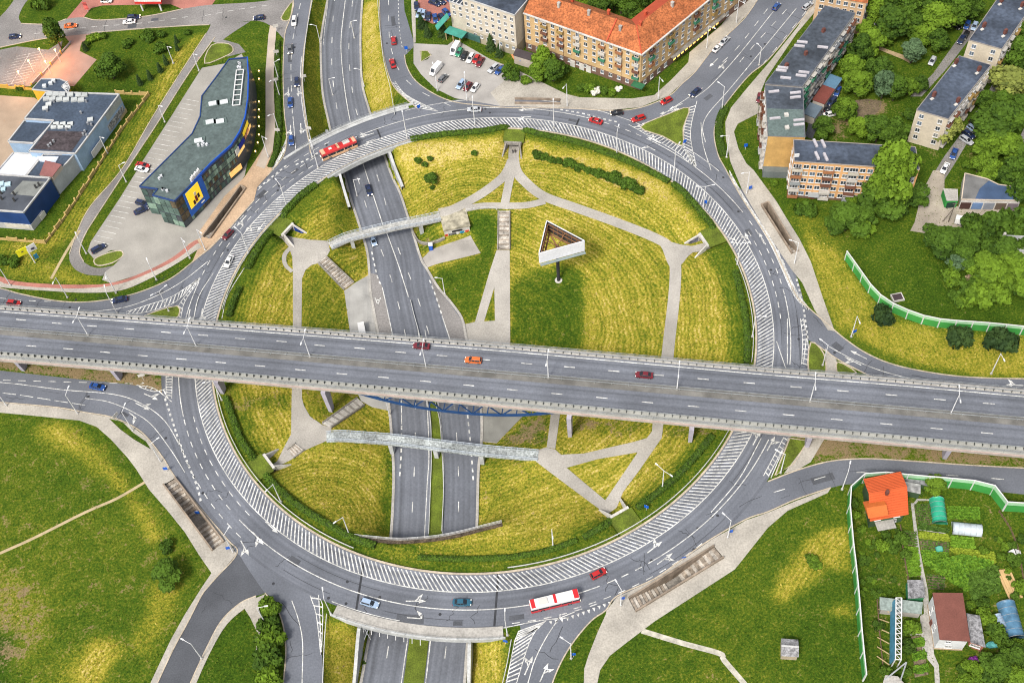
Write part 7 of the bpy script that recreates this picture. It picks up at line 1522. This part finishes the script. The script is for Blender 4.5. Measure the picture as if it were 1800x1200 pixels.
for a in [('hatch','navy',26,64,10,-1),('sedan','orange',124,45,10,-1),('sedan','white',227,38,-10,1),('estate','navy',235,30,10,-1),('hatch','navy',455,31,-10,1),
          ('estate','white',517,37,-1,10),('sedan','grey',510,86,0,10),('hatch','navy',522,144,0,10),('sedan','blue',510,180,0,10),('hatch','blue',512,247,0,10),('hatch','red',692,71,-1,-10),('sedan','red',690,111,-3,-10),('sedan','silver',834,192,-10,0),
          ('sedan','red',1047,212,-10,-3),('hatch','black',1084,198,-10,1),('estate','red',1122,208,-10,3),('hatch','red',1171,177,-10,5),('sedan','navy',1222,162,-8,7),('hatch','blue',1365,11,8,-10),('hatch','dark red',400,412,-8,8),('sedan','white',402,459,-5,10),('sedan','navy',210,526,-10,2),('hatch','red',24,532,10,1),
          ('sedan','blue',171,679,10,2),('estate','light blue',650,1059,10,3),('sedan','teal',812,1058,10,0),('hatch','red',1052,1007,10,-5)]: car(*a, lights=a[1] in ('grey', 'navy', 'black'))
car('sedan', 'navy', 649, 338, 4, 14, zf=UZ, lights=True); car('hatch', 'light blue', 657, 427, 4, 14, zf=UZ, lights=True)
car('sedan', 'dark red', 741, 610, -10, -.8, zf=OV); car('estate', 'orange', 832, 635, -10, -.8, zf=OV); car('sedan', 'dark red', 1132, 661, -10, -.9, zf=OV)
for a in [('van','white',800,87,-6,10),('hatch','green',807,92,-6,10),('hatch','black',816,98,-6,10),('estate','white',827,102,-6,10),('hatch','red',837,104,-6,10),('sedan','dark red',844,109,-6,10),('estate','silver',867,120,-8,7),('sedan','blue',879,123,-8,7),('van','white',766,123,-8,9),('hatch','grey',779,137,8,-8),('estate','light blue',810,148,-7,9),('hatch','dark red',822,152,-7,9),('hatch','white',835,154,-7,9),
          ('hatch','navy',732,11,1,10),('sedan','light blue',737,23,-4,10),('hatch','light blue',744,25,-3,10),('hatch','navy',753,29,-2,10),('sedan','blue',765,32,2,10),('sedan','navy',777,31,5,10),('hatch','blue',785,22,8,8),('sedan','navy',764,5,8,3),('sedan','navy',773,2,8,3),('hatch','blue',792,1,5,5),
          ('sedan','red',251,290,9,2),('sedan','white',249,297,9,2),('estate','navy',173,436,9,-5),('estate','navy',250,357,9,3),('sedan','navy',248,369,9,-4),('sedan','white',1261,84,8,-8),('sedan','silver',1274,71,8,-8),('estate','silver',1420,10,9,-7),
          ('sedan','white',1539,29,8,4),('sedan','black',1536,40,8,3),('van','silver',1530,51,-6,8),('sedan','blue',1472,160,-4,9),('hatch','navy',1462,178,-6,5),('sedan','black',1461,192,9,-1),('sedan','white',1460,200,9,-2),('hatch','silver',1639,107,-5,9),('sedan','black',1679,44,8,5),('hatch','blue',1700,44,-4,9),('hatch','light blue',1713,46,-4,9),('sedan','blue',1677,270,-4,10),('sedan','white',1661,295,-5,9),('estate','silver',1699,246,8,5),
          ('hatch','navy',1703,236,8,5),('hatch','light blue',1711,226,8,5),('sedan','black',1716,217,8,5),('hatch','white',1723,208,8,5),('hatch','silver',1728,200,8,5),('hatch','yellow',1734,188,8,5),('sedan','white',1786,275,-3,9),('hatch','silver',1780,250,-3,9),('hatch','dark red',1335,172,-2,9),('hatch','navy',1690,70,-5,8),('van','white',1696,391,10,2),('hatch','white',187,1,10,0),('hatch','black',1697,62,-5,8)]: car(a[0], a[1], *a[2:], z=PZ if a[3] < 480 else RZ, mode='parked')
# ---- buses
def make_bus(label, px, py, hx, hy, roofc, sidec, lower, z=RZ):
    p = at(px, py, z+1.5); q = at(px+hx, py+hy, z+1.5); d = q-p; t = tag(empty('bus', (p.x, p.y, z), math.atan2(d.y, d.x)), label, 'bus'); L, W_, H_ = 12.0, 2.5, 3.05
    def bs(x, w, zb, zt): return (x, [(w, zb), (w, zt-.25), (w*.86, zt-.02), (w*.5, zt)])
    ob('lower_body', loft([bs(-6, 1.2, .4, 1.35), bs(-5.9, 1.25, .32, 1.35), bs(5.8, 1.25, .32, 1.35), bs(6, 1.15, .4, 1.3)]), cpaint(lower), t)
    ob('windows', loft([(-5.96, [(1.2, 1.2), (1.2, 2.3)]), (5.9, [(1.2, 1.2), (1.14, 2.3)])]), CGL, t)
    ob('upper_body', loft([bs(-6, 1.2, 2.2, H_), bs(-5.85, 1.25, 2.2, H_), bs(5.6, 1.25, 2.2, H_), bs(5.9, 1.12, 2.25, H_-.1)]), cpaint(roofc), t)
    for x in (-4.3, -1.5, 1.3, 4.1):
        for s in (-1, 1): ob('window_pillar', MB().box((x, s*1.215, 1.75), (.18, .06, 1.1)), cpaint(sidec), t)
    for x, l in ((5.2, 1.2), (.1, .7), (-5.3, 1.0)): ob('roof_band', MB().box((x, 0, H_+.012), (l, 2.3, .05)), cpaint(sidec), t)
    ob('roof_hatch', MB().box((2.6, 0, H_+.08), (1.0, .8, .14)), cpaint((.6, .6, .6)), t); ob('air_unit', MB().box((-2.8, 0, H_+.15), (2.2, 1.5, .28)), cpaint((.55, .53, .5)), t)
    for x in (-3.2, 3.4):
        for s in (-1, 1): w = ob('wheel', MB().tube((x, s*1.12-.14, .48), (x, s*1.12+.14, .48), .48, 14), TYRE, t); ob('rim', MB().tube((x, s*1.27, .48), (x, s*1.29, .48), .28, 10), RIM, w)
    for s in (-1, 1): ob('headlight', MB().box((6.0, s*.9, .75), (.1, .4, .22)), HLIT, t); ob('tail_light', MB().box((-6.0, s*1.0, 1.0), (.1, .22, .4)), TLM, t)
    return t
make_bus('red and white city bus driving along the bottom of the ring', 975, 1056, 10, -2.4, (.75, .74, .73), (.5, .015, .02), (.5, .015, .02))
b2 = make_bus('red trolleybus with tan side crossing the upper ring bridge', 595, 262, -10, 4.2, (.5, .02, .02), (.62, .4, .25), (.6, .36, .2))
for s in (-1, 1): ob('trolley_pole', MB().tube((1.0, s*.3, 3.2), (-5.5, s*.3, 4.6), .05, 5), TRIM, b2)
# ------------------------------------------------------------------ street lamps
def lamp_proto(arms, h=9.5, al=2.0, bent=False):
    P_ = MB().tube((0, 0, -.1), (0, 0, h), .17, 8, .09).mesh('post', POLE); B_ = MB().box((0, 0, .18), (.55, .55, .36)).mesh('base', CONC); out = [('post', P_), ('base', B_)]
    for s in arms:
        out.append(('arm', MB().tube((0, 0, h-.1), (s*al, 0, h+.35), .07, 6).mesh('arm', POLE))); out.append(('lamp_head', MB().box((s*(al+.35), 0, h+.38), (.85, .32, .16)).mesh('lamp_head', mat('lamp_head', (.66, .67, .68), rough=.4, var=0, fvar=0))))
    return out
L1, L2, L3 = lamp_proto((1,)), lamp_proto((1, -1)), lamp_proto((1,), 7.5, 1.4)
def lamp(pr, p, rz, label, px, py, group='street lamps'):
    t = empty('street_lamp', p, rz)
    for nm, me in pr: new(nm, me, t)
    tagp(t, label, 'street lamp', px, py, group)
def lampx(px, py, dx, dy, pr=L1, what='pale street lamp with one arm'):
    p = gp(px, py); q = at(px+dx, py+dy, p.z); d = q-at(px, py, p.z); lamp(pr, p, math.atan2(d.y, d.x), what, px, py)
D2 = 'pale street lamp with two arms'
for a in [(12,713,5,-10),(137,727,5,-10),(234,757,5,-10),(283,812,10,-6),(390,703,-10,3),(355,1157,-10,-5),(410,970,6,-8),(582,1079,-1,-10),(614,939,-8,6),(892,1116,0,-10),(467,1095,9,-1),(494,882,-7,8),(972,960,1,10),(1091,1064,-6,-9),(1279,945,-9,-7),(1004,1157,-10,-6),(1480,860,2,-10),(1742,657,3,8),(1496,592,3,10),(1396,464,-10,-2),(1312,341,-10,3),(997,187,-6,9),(974,225,0,-10),(835,220,0,-10),(716,245,-2,-10),(559,295,-4,-9),(551,262,-6,8),(472,277,8,6),(1084,270,3,-10),(1185,300,6,-8),(1157,175,5,8),(1242,86,9,5),(1269,192,-9,-5),(1277,277,-9,2),(1294,41,8,6),(769,160,-3,-10),(821,177,0,-10),(504,362,-6,-7),(119,523,-3,9),(204,515,2,10),(19,502,-2,9),(334,454,6,8),(361,440,7,6),(437,445,-8,-6),(206,550,-2,-9),(1322,592,10,1),(1372,831,-10,-4),(1446,642,-8,-5)]: lampx(*a)
for a in [(1164,859,-9,-7),(1236,366,10,-1),(1296,465,10,0),(297,547,9,-6)]: lampx(*a, pr=L2, what=D2)
for a in [(782,517,-10,0),(152,446,-4,-9),(222,320,6,-2),(350,125,6,3),(290,215,6,3),(305,112,6,3),(189,270,6,3),(275,492,-3,-8),(685,730,5,2),(1334,115,-9,-6),(490,230,-5,3),(492,170,-5,3),(490,140,6,-2),(628,345,8,0),(585,168,8,0),(563,75,-8,0),(640,152,-8,0),(623,68,8,0),(880,100,-8,2)]: lampx(*a, pr=L3, what='short street lamp with one arm')
for px, py in ((155,589),(345,608),(545,627),(749,645),(964,664),(1190,684),(1424,705),(1671,727)):
    p = at(px, py, OZ+.08); lamp(lamp_proto((1, -1), 9, 1.9) if px == 155 else OVL, p, math.atan2(oq.y, oq.x), 'double armed lamp on the overpass median', px, py) if px != 155 else None
    if px == 155: OVL = lamp_proto((1, -1), 9, 1.9); lamp(OVL, p, math.atan2(oq.y, oq.x), 'double armed lamp on the overpass median', px, py)
# lamps that are lit in the yards at the upper left
for px, py in ((79,108),(61,129),(43,148),(107,110),(90,130)):
    p = at(px, py); t = empty('yard_lamp', p); ob('post', MB().tube((0, 0, 0), (0, 0, 5.5), .08, 6), POLE, t); ob('lamp_head', MB().box((0, 0, 5.6), (.5, .5, .22)), mat('sodium_lamp', (1, .6, .2), var=0, fvar=0, emit=9, ecol=(1, .5, .12)), t)
    ld = bpy.data.lights.new('lamp_glow', 'POINT'); ld.energy = 1500; ld.color = (1, .36, .1); ld.shadow_soft_size = .3; lo = bpy.data.objects.new('lamp_glow', ld); COL.objects.link(lo); lo.parent = t; lo.location = (0, 0, 5.2)
    tagp(t, 'lit orange yard lamp on a slim post', 'lamp', px, py, 'lit yard lamps')
BOLL = mat('warm_bollard_light', (1, .8, .5), var=0, fvar=0, emit=5, ecol=(1, .6, .2))
for px, py in ((456,128),(456,142),(456,182),(456,196),(456,209),(456,225),(456,240),(454,254),(450,269)):
    t = empty('garden_light', at(px, py)); ob('stem', MB().tube((0, 0, 0), (0, 0, .7), .07, 6), POLE, t); ob('globe', MB().box((0, 0, .85), (.34, .34, .3)), BOLL, t); tagp(t, 'small lit garden light beside the showroom', 'lamp', px, py, 'garden lights')
# ------------------------------------------------------------------ signs
SB = mat('blue_sign', (.01, .10, .5), rough=.4, var=0, fvar=0)
def sign(px, py, w, h, mt, label, top=2.6, rz=0.0, z=None):
    p = gp(px, py); t = empty('road_sign', p, rz); ob('post', MB().tube((0, 0, 0), (0, 0, top), .06, 6), POLE, t); ob('plate', MB().box((0, -.08, top-h/2), (w, .06, h)), mt, t); tagp(t, label, 'road sign', px, py, 'road signs')
for px, py in ((1500,589),(1239,362),(1318,337),(1201,986),(1283,939),(1094,1056),(1008,1154),(889,1131),(294,829),(1136,896),(715,92),(404,968),(350,906),(1310,243+20),(737,195),(1203,256)): sign(px, py, 1.1, 1.3, SB, 'blue road sign on a short post', rz=rv.uniform(-.5, .5))
sign(155, 22, 1.4, 3.2, mat('red_white_pylon', (.5, .1, .09), var=.6, scale=.8), 'red and white price pylon at the petrol station', 4.5)
def gsign(px, py, w, lb, rz): sign(px, py, w*.75, 1.2, CONCL, lb, 3.2, rz)
for px, py, rz in ((487,56,.2),(488,101,.1),(487,150,.2),(490,238,-.2),(536,144,.1),(545,235,-.3),(253,668,.2),(208,738,.9),(377,168*0+672,.4)): gsign(px, py, 2.4, 'white backed direction board on a post', rz)
ad = empty('advert_sign', at(62, 462)); tag(ad, 'yellow and white advert boards on a pole in the left meadow', 'sign')
for a in ((0, 0),): ob('post', MB().tube((0, 0, 0), (0, 0, 6.2), .18, 8), POLE, ad)
ob('yellow_board', MB().box((-1.7, -.1, 5.6), (3.3, .2, 2.6), .55), c3((.72, .68, .02), name='lemon_board'), ad); ob('white_board', MB().box((1.4, .2, 6.6), (2.6, .2, 2.6), .55), WHITE, ad); ob('blue_board', MB().box((1.6, -.4, 3.4), (1.2, .2, 1.8), .55), c3((.02, .14, .25)), ad)
for x, z, w, h in ((1.0, 7.2, 1.2, .3), (1.6, 6.4, 1.0, .6), (-1.7, 5.7, .7, .3)): ob('board_print', MB().box((x+.06, -.1+.2*(x > 0)-.05, z), (w, .14, h), .55), c3((.12, .03, .04) if z > 7 else (.03, .03, .05)), ad)
# ------------------------------------------------------------------ small things
t = tag(empty('portable_toilet', gp(758, 438)), 'blue portable toilet with white roof at the corner of the court', 'toilet'); ob('cabin', MB().box((0, 0, 1.1), (1.2, 1.2, 2.2)), c3((.015, .06, .36), name='toilet_blue'), t); ob('roof', MB().prism([(-.65, -.65), (.65, -.65), (.65, .65), (-.65, .65)], 2.2, 2.4), WHITE, t); ob('door', MB().box((0, -.62, 1.1), (.8, .06, 1.9)), c3((.03, .12, .5)), t)
t = tag(empty('bus_shelter', gp(638, 586)), 'white roofed bus shelter beside the sunken road', 'bus shelter'); ob('roof', MB().box((0, 0, 2.5), (1.9, 4.6, .15), .12), WHITE, t); ob('glass_wall', MB().box((-.9, -.1, 1.25), (.06, 4.2, 2.3), .12), mat('shelter_glass', (.08, .1, .12), rough=.1, var=0, fvar=0), t)
for x, y in ((-.8, -2), (.8, -1.8), (-.9, 2), (.7, 2.1)): ob('post', MB().box((x, y, 1.2), (.1, .1, 2.4)), TRIM, t)
ob('bench', MB().box((-.4, 0, .45), (.4, 3.2, .08), .12), c3((.25, .16, .08)), t)
# storage pallet, heap, water barrel in the gardens
t = tag(empty('timber_pile', at(1774, 1030)), 'pale timber pile lying at the edge of the gardens', 'timber')
for k in range(6): ob('plank', MB().bar((-1.6+.55*k, 4.2, .25+.12*(k % 2)), (-.9+.55*k, -3.2, .25+.12*(k % 2)), .5, .2), c3((.5, .34, .16), name='fresh_timber'), t)
t = tag(empty('water_tank', at(1746, 1134)), 'turquoise tarpaulin covered boat shaped tank in the garden', 'tank'); ob('tank', loft([(-1.8, [(.2, .1), (.3, .5)]), (-1, [(.6, .05), (.75, .8)]), (1, [(.6, .05), (.75, .8)]), (1.9, [(.15, .1), (.2, .5)])]), c3((.05, .22, .22)), t); ob('cover', loft([(-1.6, [(.3, .5), (.05, .6)]), (0, [(.78, .8), (.1, 1.05)]), (1.7, [(.3, .5), (.05, .6)])]), c3((.09, .33, .33)), t)
t = tag(empty('garden_table', at(1650, 966)), 'small turquoise covered garden table between the beds', 'table'); ob('cover', loft([(-.8, [(.6, .1), (.5, .8)]), (0, [(.9, .1), (.7, .9)]), (.8, [(.6, .1), (.5, .8)])]), c3((.06, .3, .22)), t); ob('top', MB().box((0, 0, .93), (1.2, 1.0, .06)), c3((.1, .36, .28)), t)
t = tag(empty('junk_heap', at(1783, 973)), 'white tarpaulin bundle at the right edge of the gardens', 'bundle'); ob('bundle', loft([(-1.4, [(.7, .05), (.5, .9)]), (-.2, [(1.0, .05), (.7, 1.5)]), (1.3, [(.7, .05), (.4, .8)])]), c3((.6, .6, .58)), t); ob('strap', MB().box((-.2, 0, 1.52), (.2, 1.3, .05)), TRIM, t)
t = tag(empty('manhole_frame', at(1577, 524)), 'dark square pit cover with pale frame behind the right noise barrier', 'cover'); ob('frame', MB().box((0, 0, .3), (3.2, 2.6, .6), .1), CONCL, t); ob('lid', MB().box((0, 0, .62), (2.6, 2.0, .08), .1), c3((.05, .035, .04)), t)
t = tag(empty('utility_pole', at(1667, 390)), 'braced wooden utility pole standing in the garage yard', 'pole'); ob('post', MB().tube((0, 0, 0), (.2, .1, 8), .16, 7, .1), c3((.12, .1, .085)), t); ob('brace', MB().tube((-1.6, .3, 0), (.1, .1, 5.5), .13, 7, .1), c3((.12, .1, .085)), t); ob('cross_arm', MB().box((.2, .1, 7.7), (1.6, .12, .12)), c3((.12, .1, .085)), t)
t = tag(empty('steel_frame', at(1573, 1190)), 'tilted pale steel frame at the bottom of the garden', 'frame'); ob('beam', MB().bar((-3, -1, 2), (2.6, 2.2, 3.0), .3, .3).bar((2.6, 2.2, 3.0), (.3, -1.6, 2.6), .3, .3), STEEL, t); ob('leg', MB().bar((2.6, 2.2, 3), (2.6, 2.2, 0), .2, .2), STEEL, t)
# gardens: beds, rows and paths
flat('garden_path', [(1601,884),(1606,884),(1617,966),(1624,1003),(1631,1036),(1634,1080),(1642,1150),(1650,1168),(1653,1215),(1644,1215),(1642,1172),(1622,1148),(1619,1108),(1617,1082),(1624,1078),(1622,1040),(1616,998),(1610,966)], CONC, .06, 0)
flat('garden_path', [(1604,886),(1612,876),(1634,877),(1634,880),(1614,880),(1608,888)], CONC, .07, 0); flat('garden_path', [(1614,928),(1662,935),(1662,938),(1614,931)], CONC, .07, 0); flat('garden_path', [(1598,1112),(1622,1109),(1622,1115),(1600,1116)], CONC, .07, 0)
flat('yard_surface', [(1608,390),(1620,340),(1640,300),(1660,300),(1660,330),(1672,362),(1800,370),(1800,392),(1680,405),(1650,400),(1625,410),(1600,406)], mat('gravelly_yard', (.33, .29, .24), var=.3, scale=.15), .06, 0)
flat('access_lane', [(1632,320),(1660,275),(1715,200),(1755,130),(1768,132),(1728,205),(1680,285),(1655,325)], ASPO, .05, 0); flat('access_lane', [(1600,170),(1640,130),(1690,60),(1700,40),(1720,48),(1700,75),(1665,120),(1620,170)], ASPO, .045, 0); flat('access_lane', [(1415,240),(1425,205),(1465,150),(1475,160),(1440,215),(1428,245)], ASPD, .045, 0); flat('parking_strip', [(1520,20),(1548,20),(1545,60),(1515,75)], ASPO, .05, 0); flat('garden_lane', [(1775,280),(1800,225),(1815,230),(1795,290)], ASPO, .05, 0)
flat('play_ground', [(1500,177),(1550,178),(1535,205),(1500,206)], SOIL, .05, 2); flat('sandy_path', [(1545,82),(1590,98),(1605,108),(1600,112),(1585,104),(1545,88)], mat('sandy_earth', (.36, .27, .16)), .05, 0)
vegm = {'g': leafmat('veg_green', (.05, .13, .012), (.14, .26, .02)), 'd': leafmat('veg_dark', (.03, .07, .012), (.08, .15, .02)), 'y': leafmat('veg_lime', (.14, .2, .015), (.26, .32, .03))}
def bed(px, rows, col, dens=9, size=.34, soilon=True, hgt=.35):
    P = ats(px)
    if soilon: struct(drape('garden_bed', W2(P), SOIL, .05, zf=lambda x, y: 0.0, grid=False))
    rg = np.random.default_rng(int(px[0][0]*7+px[0][1])); n = int(rows*dens*(14 if dens > 8 else 8)); i = rg.integers(0, rows, n); u = (i+.5)/rows+rg.normal(size=n)*.09/rows; v = rg.random(n); a, b, c, d = [np.array(p) for p in P]
    p = ((1-u)*(1-v))[:, None]*a+((1-u)*v)[:, None]*b+(u*v)[:, None]*c+(u*(1-v))[:, None]*d; p[:, 2] = .08+rg.random(n)*hgt
    nr = rg.normal(size=(n, 3))*.5+np.array([0, 0, 1]); nr /= np.linalg.norm(nr, axis=1)[:, None]; t = np.cross(nr, rg.normal(size=(n, 3))); t /= np.linalg.norm(t, axis=1)[:, None]; bt = np.cross(nr, t); s = (size*(.6+.8*rg.random(n)))[:, None]
    o = new('vegetables', leafobj('vegetables', np.stack([p-t*s-bt*s*.6, p+t*s-bt*s*.6, p+t*s+bt*s*.6, p-t*s+bt*s*.6], 1), rg.random(n), vegm[col])); o['kind'] = 'stuff'
bed([(1607,886),(1634,884),(1640,920),(1614,924)], 9, 'd', 6, .22); bed([(1615,922),(1666,930),(1666,936),(1614,930)], 2, 'd', 20); bed([(1615,934),(1666,941),(1668,952),(1617,946)], 3, 'y', 16, .3); bed([(1617,947),(1668,953),(1668,970),(1619,966)], 4, 'd', 7, .2)
bed([(1620,967),(1665,972),(1668,990),(1624,988)], 5, 'g', 20); bed([(1625,990),(1690,978),(1745,990),(1700,1040)], 9, 'g', 42, .45, True, .8); bed([(1672,942),(1710,946),(1712,965),(1672,962)], 4, 'g', 14); bed([(1665,890),(1718,892),(1722,912),(1668,912)], 4, 'g', 22, .4); bed([(1586,932),(1610,934),(1612,960),(1590,958)], 6, 'd', 6, .2); bed([(1590,960),(1612,962),(1618,1012),(1595,1014)], 9, 'g', 14, .3)
bed([(1628,1008),(1662,1012),(1660,1036),(1632,1034)], 5, 'd', 6, .2); bed([(1602,1118),(1620,1116),(1632,1185),(1608,1190)], 3, 'g', 50, .4); bed([(1670,965),(1745,970),(1748,990),(1690,978)], 4, 'y', 30, .4); bed([(1700,1010),(1750,995),(1755,1040),(1710,1055)], 6, 'd', 40, .5, True, .9)
# fences in the gardens
for lb, px in (('thin dark fence between lawn and beds in the garden', [(1582,925),(1586,965),(1592,1000),(1596,1020)]), ('low fence with posts beside the blue sheeted hoarding', [(1541,1056),(1545,1110),(1552,1180)]), ('brown fence along the right edge of the gardens', [(1755,900),(1775,930),(1790,970),(1798,1020)])):
    P = ats(px); t = tag(empty('garden_fence', P[0]), lb, 'fence'); o = t.location
    for i in range(len(P)-1):
        a, b = P[i]-o, P[i+1]-o; ob('rail', MB().bar(a+Vector((0, 0, .9)), b+Vector((0, 0, .9)), .08, .1).bar(a+Vector((0, 0, .4)), b+Vector((0, 0, .4)), .08, .1), BRP, t)
        for k in range(4): p = a.lerp(b, k/4); ob('post', MB().box((p.x, p.y, .6), (.12, .12, 1.2)), BRP, t)
# ------------------------------------------------------------------ two people walking by the top tunnel
def person(px, py, coat, label, ph):
    p = gp(px, py); V = [(0,0,.95),(0,.02,1.2),(0,.02,1.42),(0,.03,1.52),(0,.04,1.66),(.1,0,.92),(.11,.12*ph,.5),(.11,.02+.22*ph*.3,.07),(.11,.16,.04),(-.1,0,.92),(-.11,-.12*ph,.5),(-.11,-.2*ph,.09),(-.11,-.06,.04),(.2,.02,1.4),(.25,-.06*ph,1.13),(.24,.06,.9),(-.2,.02,1.4),(-.25,.06*ph,1.13),(-.24,.12,.9)]
    E_ = [(0,1),(1,2),(2,3),(3,4),(0,5),(5,6),(6,7),(7,8),(0,9),(9,10),(10,11),(11,12),(2,13),(13,14),(14,15),(2,16),(16,17),(17,18)]; Rd = [.15,.15,.13,.06,.11,.09,.065,.045,.04,.09,.065,.045,.04,.06,.05,.04,.06,.05,.04]
    me = bpy.data.meshes.new('person'); me.from_pydata(V, E_, []); me.materials.append(coat); o = new('person', me, None, p, 2.8); me.attributes.new
    if not me.skin_vertices: pass
    md = o.modifiers.new('skin', 'SKIN'); 
    bpy.context.view_layer.objects.active = o
    lay = me.skin_vertices[0].data if me.skin_vertices else None
    if lay:
        for i, r in enumerate(Rd): lay[i].radius = (r, r)
        lay[0].use_root = True
    sd = o.modifiers.new('sub', 'SUBSURF'); sd.levels = 1; sd.render_levels = 1
    h = ob('hair', MB().box((0, .03, 1.72), (.2, .22, .1)), c3((.03, .02, .015)), o); tag(o, label, 'person')
person(902, 270, c3((.03, .03, .04)), 'person in dark clothes walking on the left of the path below the top tunnel', 1)
person(906, 269, c3((.05, .04, .035)), 'person in dark clothes walking on the right of the path below the top tunnel', -1)
# ------------------------------------------------------------------ labels: say where each of the repeats stands
LM = [('the triangular billboard', 985, 430), ('the showroom', 350, 240), ('the factory halls', 90, 250), ('the office car park', 810, 120), ('the office block', 860, 50), ('the corner apartment house', 1120, 70), ('the peach block', 1500, 300), ('the grey apartment blocks', 1400, 130), ('the garages', 1740, 335), ('the cream slab block', 1670, 160), ('the orange roofed house', 1555, 870), ('the white house', 1670, 1090), ('the upper footbridge', 690, 400), ('the lower footbridge', 760, 785), ('the lower ring bridge', 740, 1090), ('the upper ring bridge', 640, 240), ('the right noise barrier', 1620, 560), ('the left stairwell', 340, 900), ('the lower right stairwell', 1190, 1015), ('the splitter island at the arterial road', 1185, 225), ('the top left cross street', 200, 45), ('the frontage road junction', 510, 200), ('the left road under the overpass', 120, 690), ('the left approach road', 230, 515), ('the right approach road', 1480, 610), ('the petrol station', 250, 5), ('the long polytunnel', 1780, 1085), ('the overpass lanes', 900, 650), ('the brick car park', 760, 20), ('the left meadow', 150, 900), ('the lower right meadow', 1350, 1080), ('the top tunnel mouth', 905, 250), ('the park lawn', 220, 100), ('the local road at the bottom left', 370, 1120), ('the right pavement', 1330, 330)]
ORD = ['first', 'second', 'third', 'fourth', 'fifth', 'sixth', 'seventh', 'eighth', 'ninth', 'tenth', 'eleventh', 'twelfth', '13th', '14th', '15th', '16th', '17th', '18th', '19th', '20th', '21st', '22nd', '23rd', '24th', '25th']+['%dth' % i for i in range(26, 90)]
from collections import defaultdict
GR = defaultdict(list)
for o, base, px, py in PEND:
    n_, lx, ly = min(LM, key=lambda q: (q[1]-px)**2+(q[2]-py)**2); dx, dy = px-lx, py-ly
    w = ('right of' if dx > 0 else 'left of') if abs(dx) > abs(dy) else ('below' if dy > 0 else 'above')
    if 'driving' in base or 'overpass median' in base: w = 'near'
    if 'overpass median' in base: GR[base].append((px, o)); continue
    GR['%s, %s %s' % (base, w, n_)].append((px, o))
for k, v in GR.items():
    v.sort(key=lambda q: q[0])
    for i, (px, o) in enumerate(v):
        o['label'] = k if len(v) == 1 else k+', '+('leftmost' if i == 0 else 'rightmost' if i == len(v)-1 else ORD[i]+' from left')
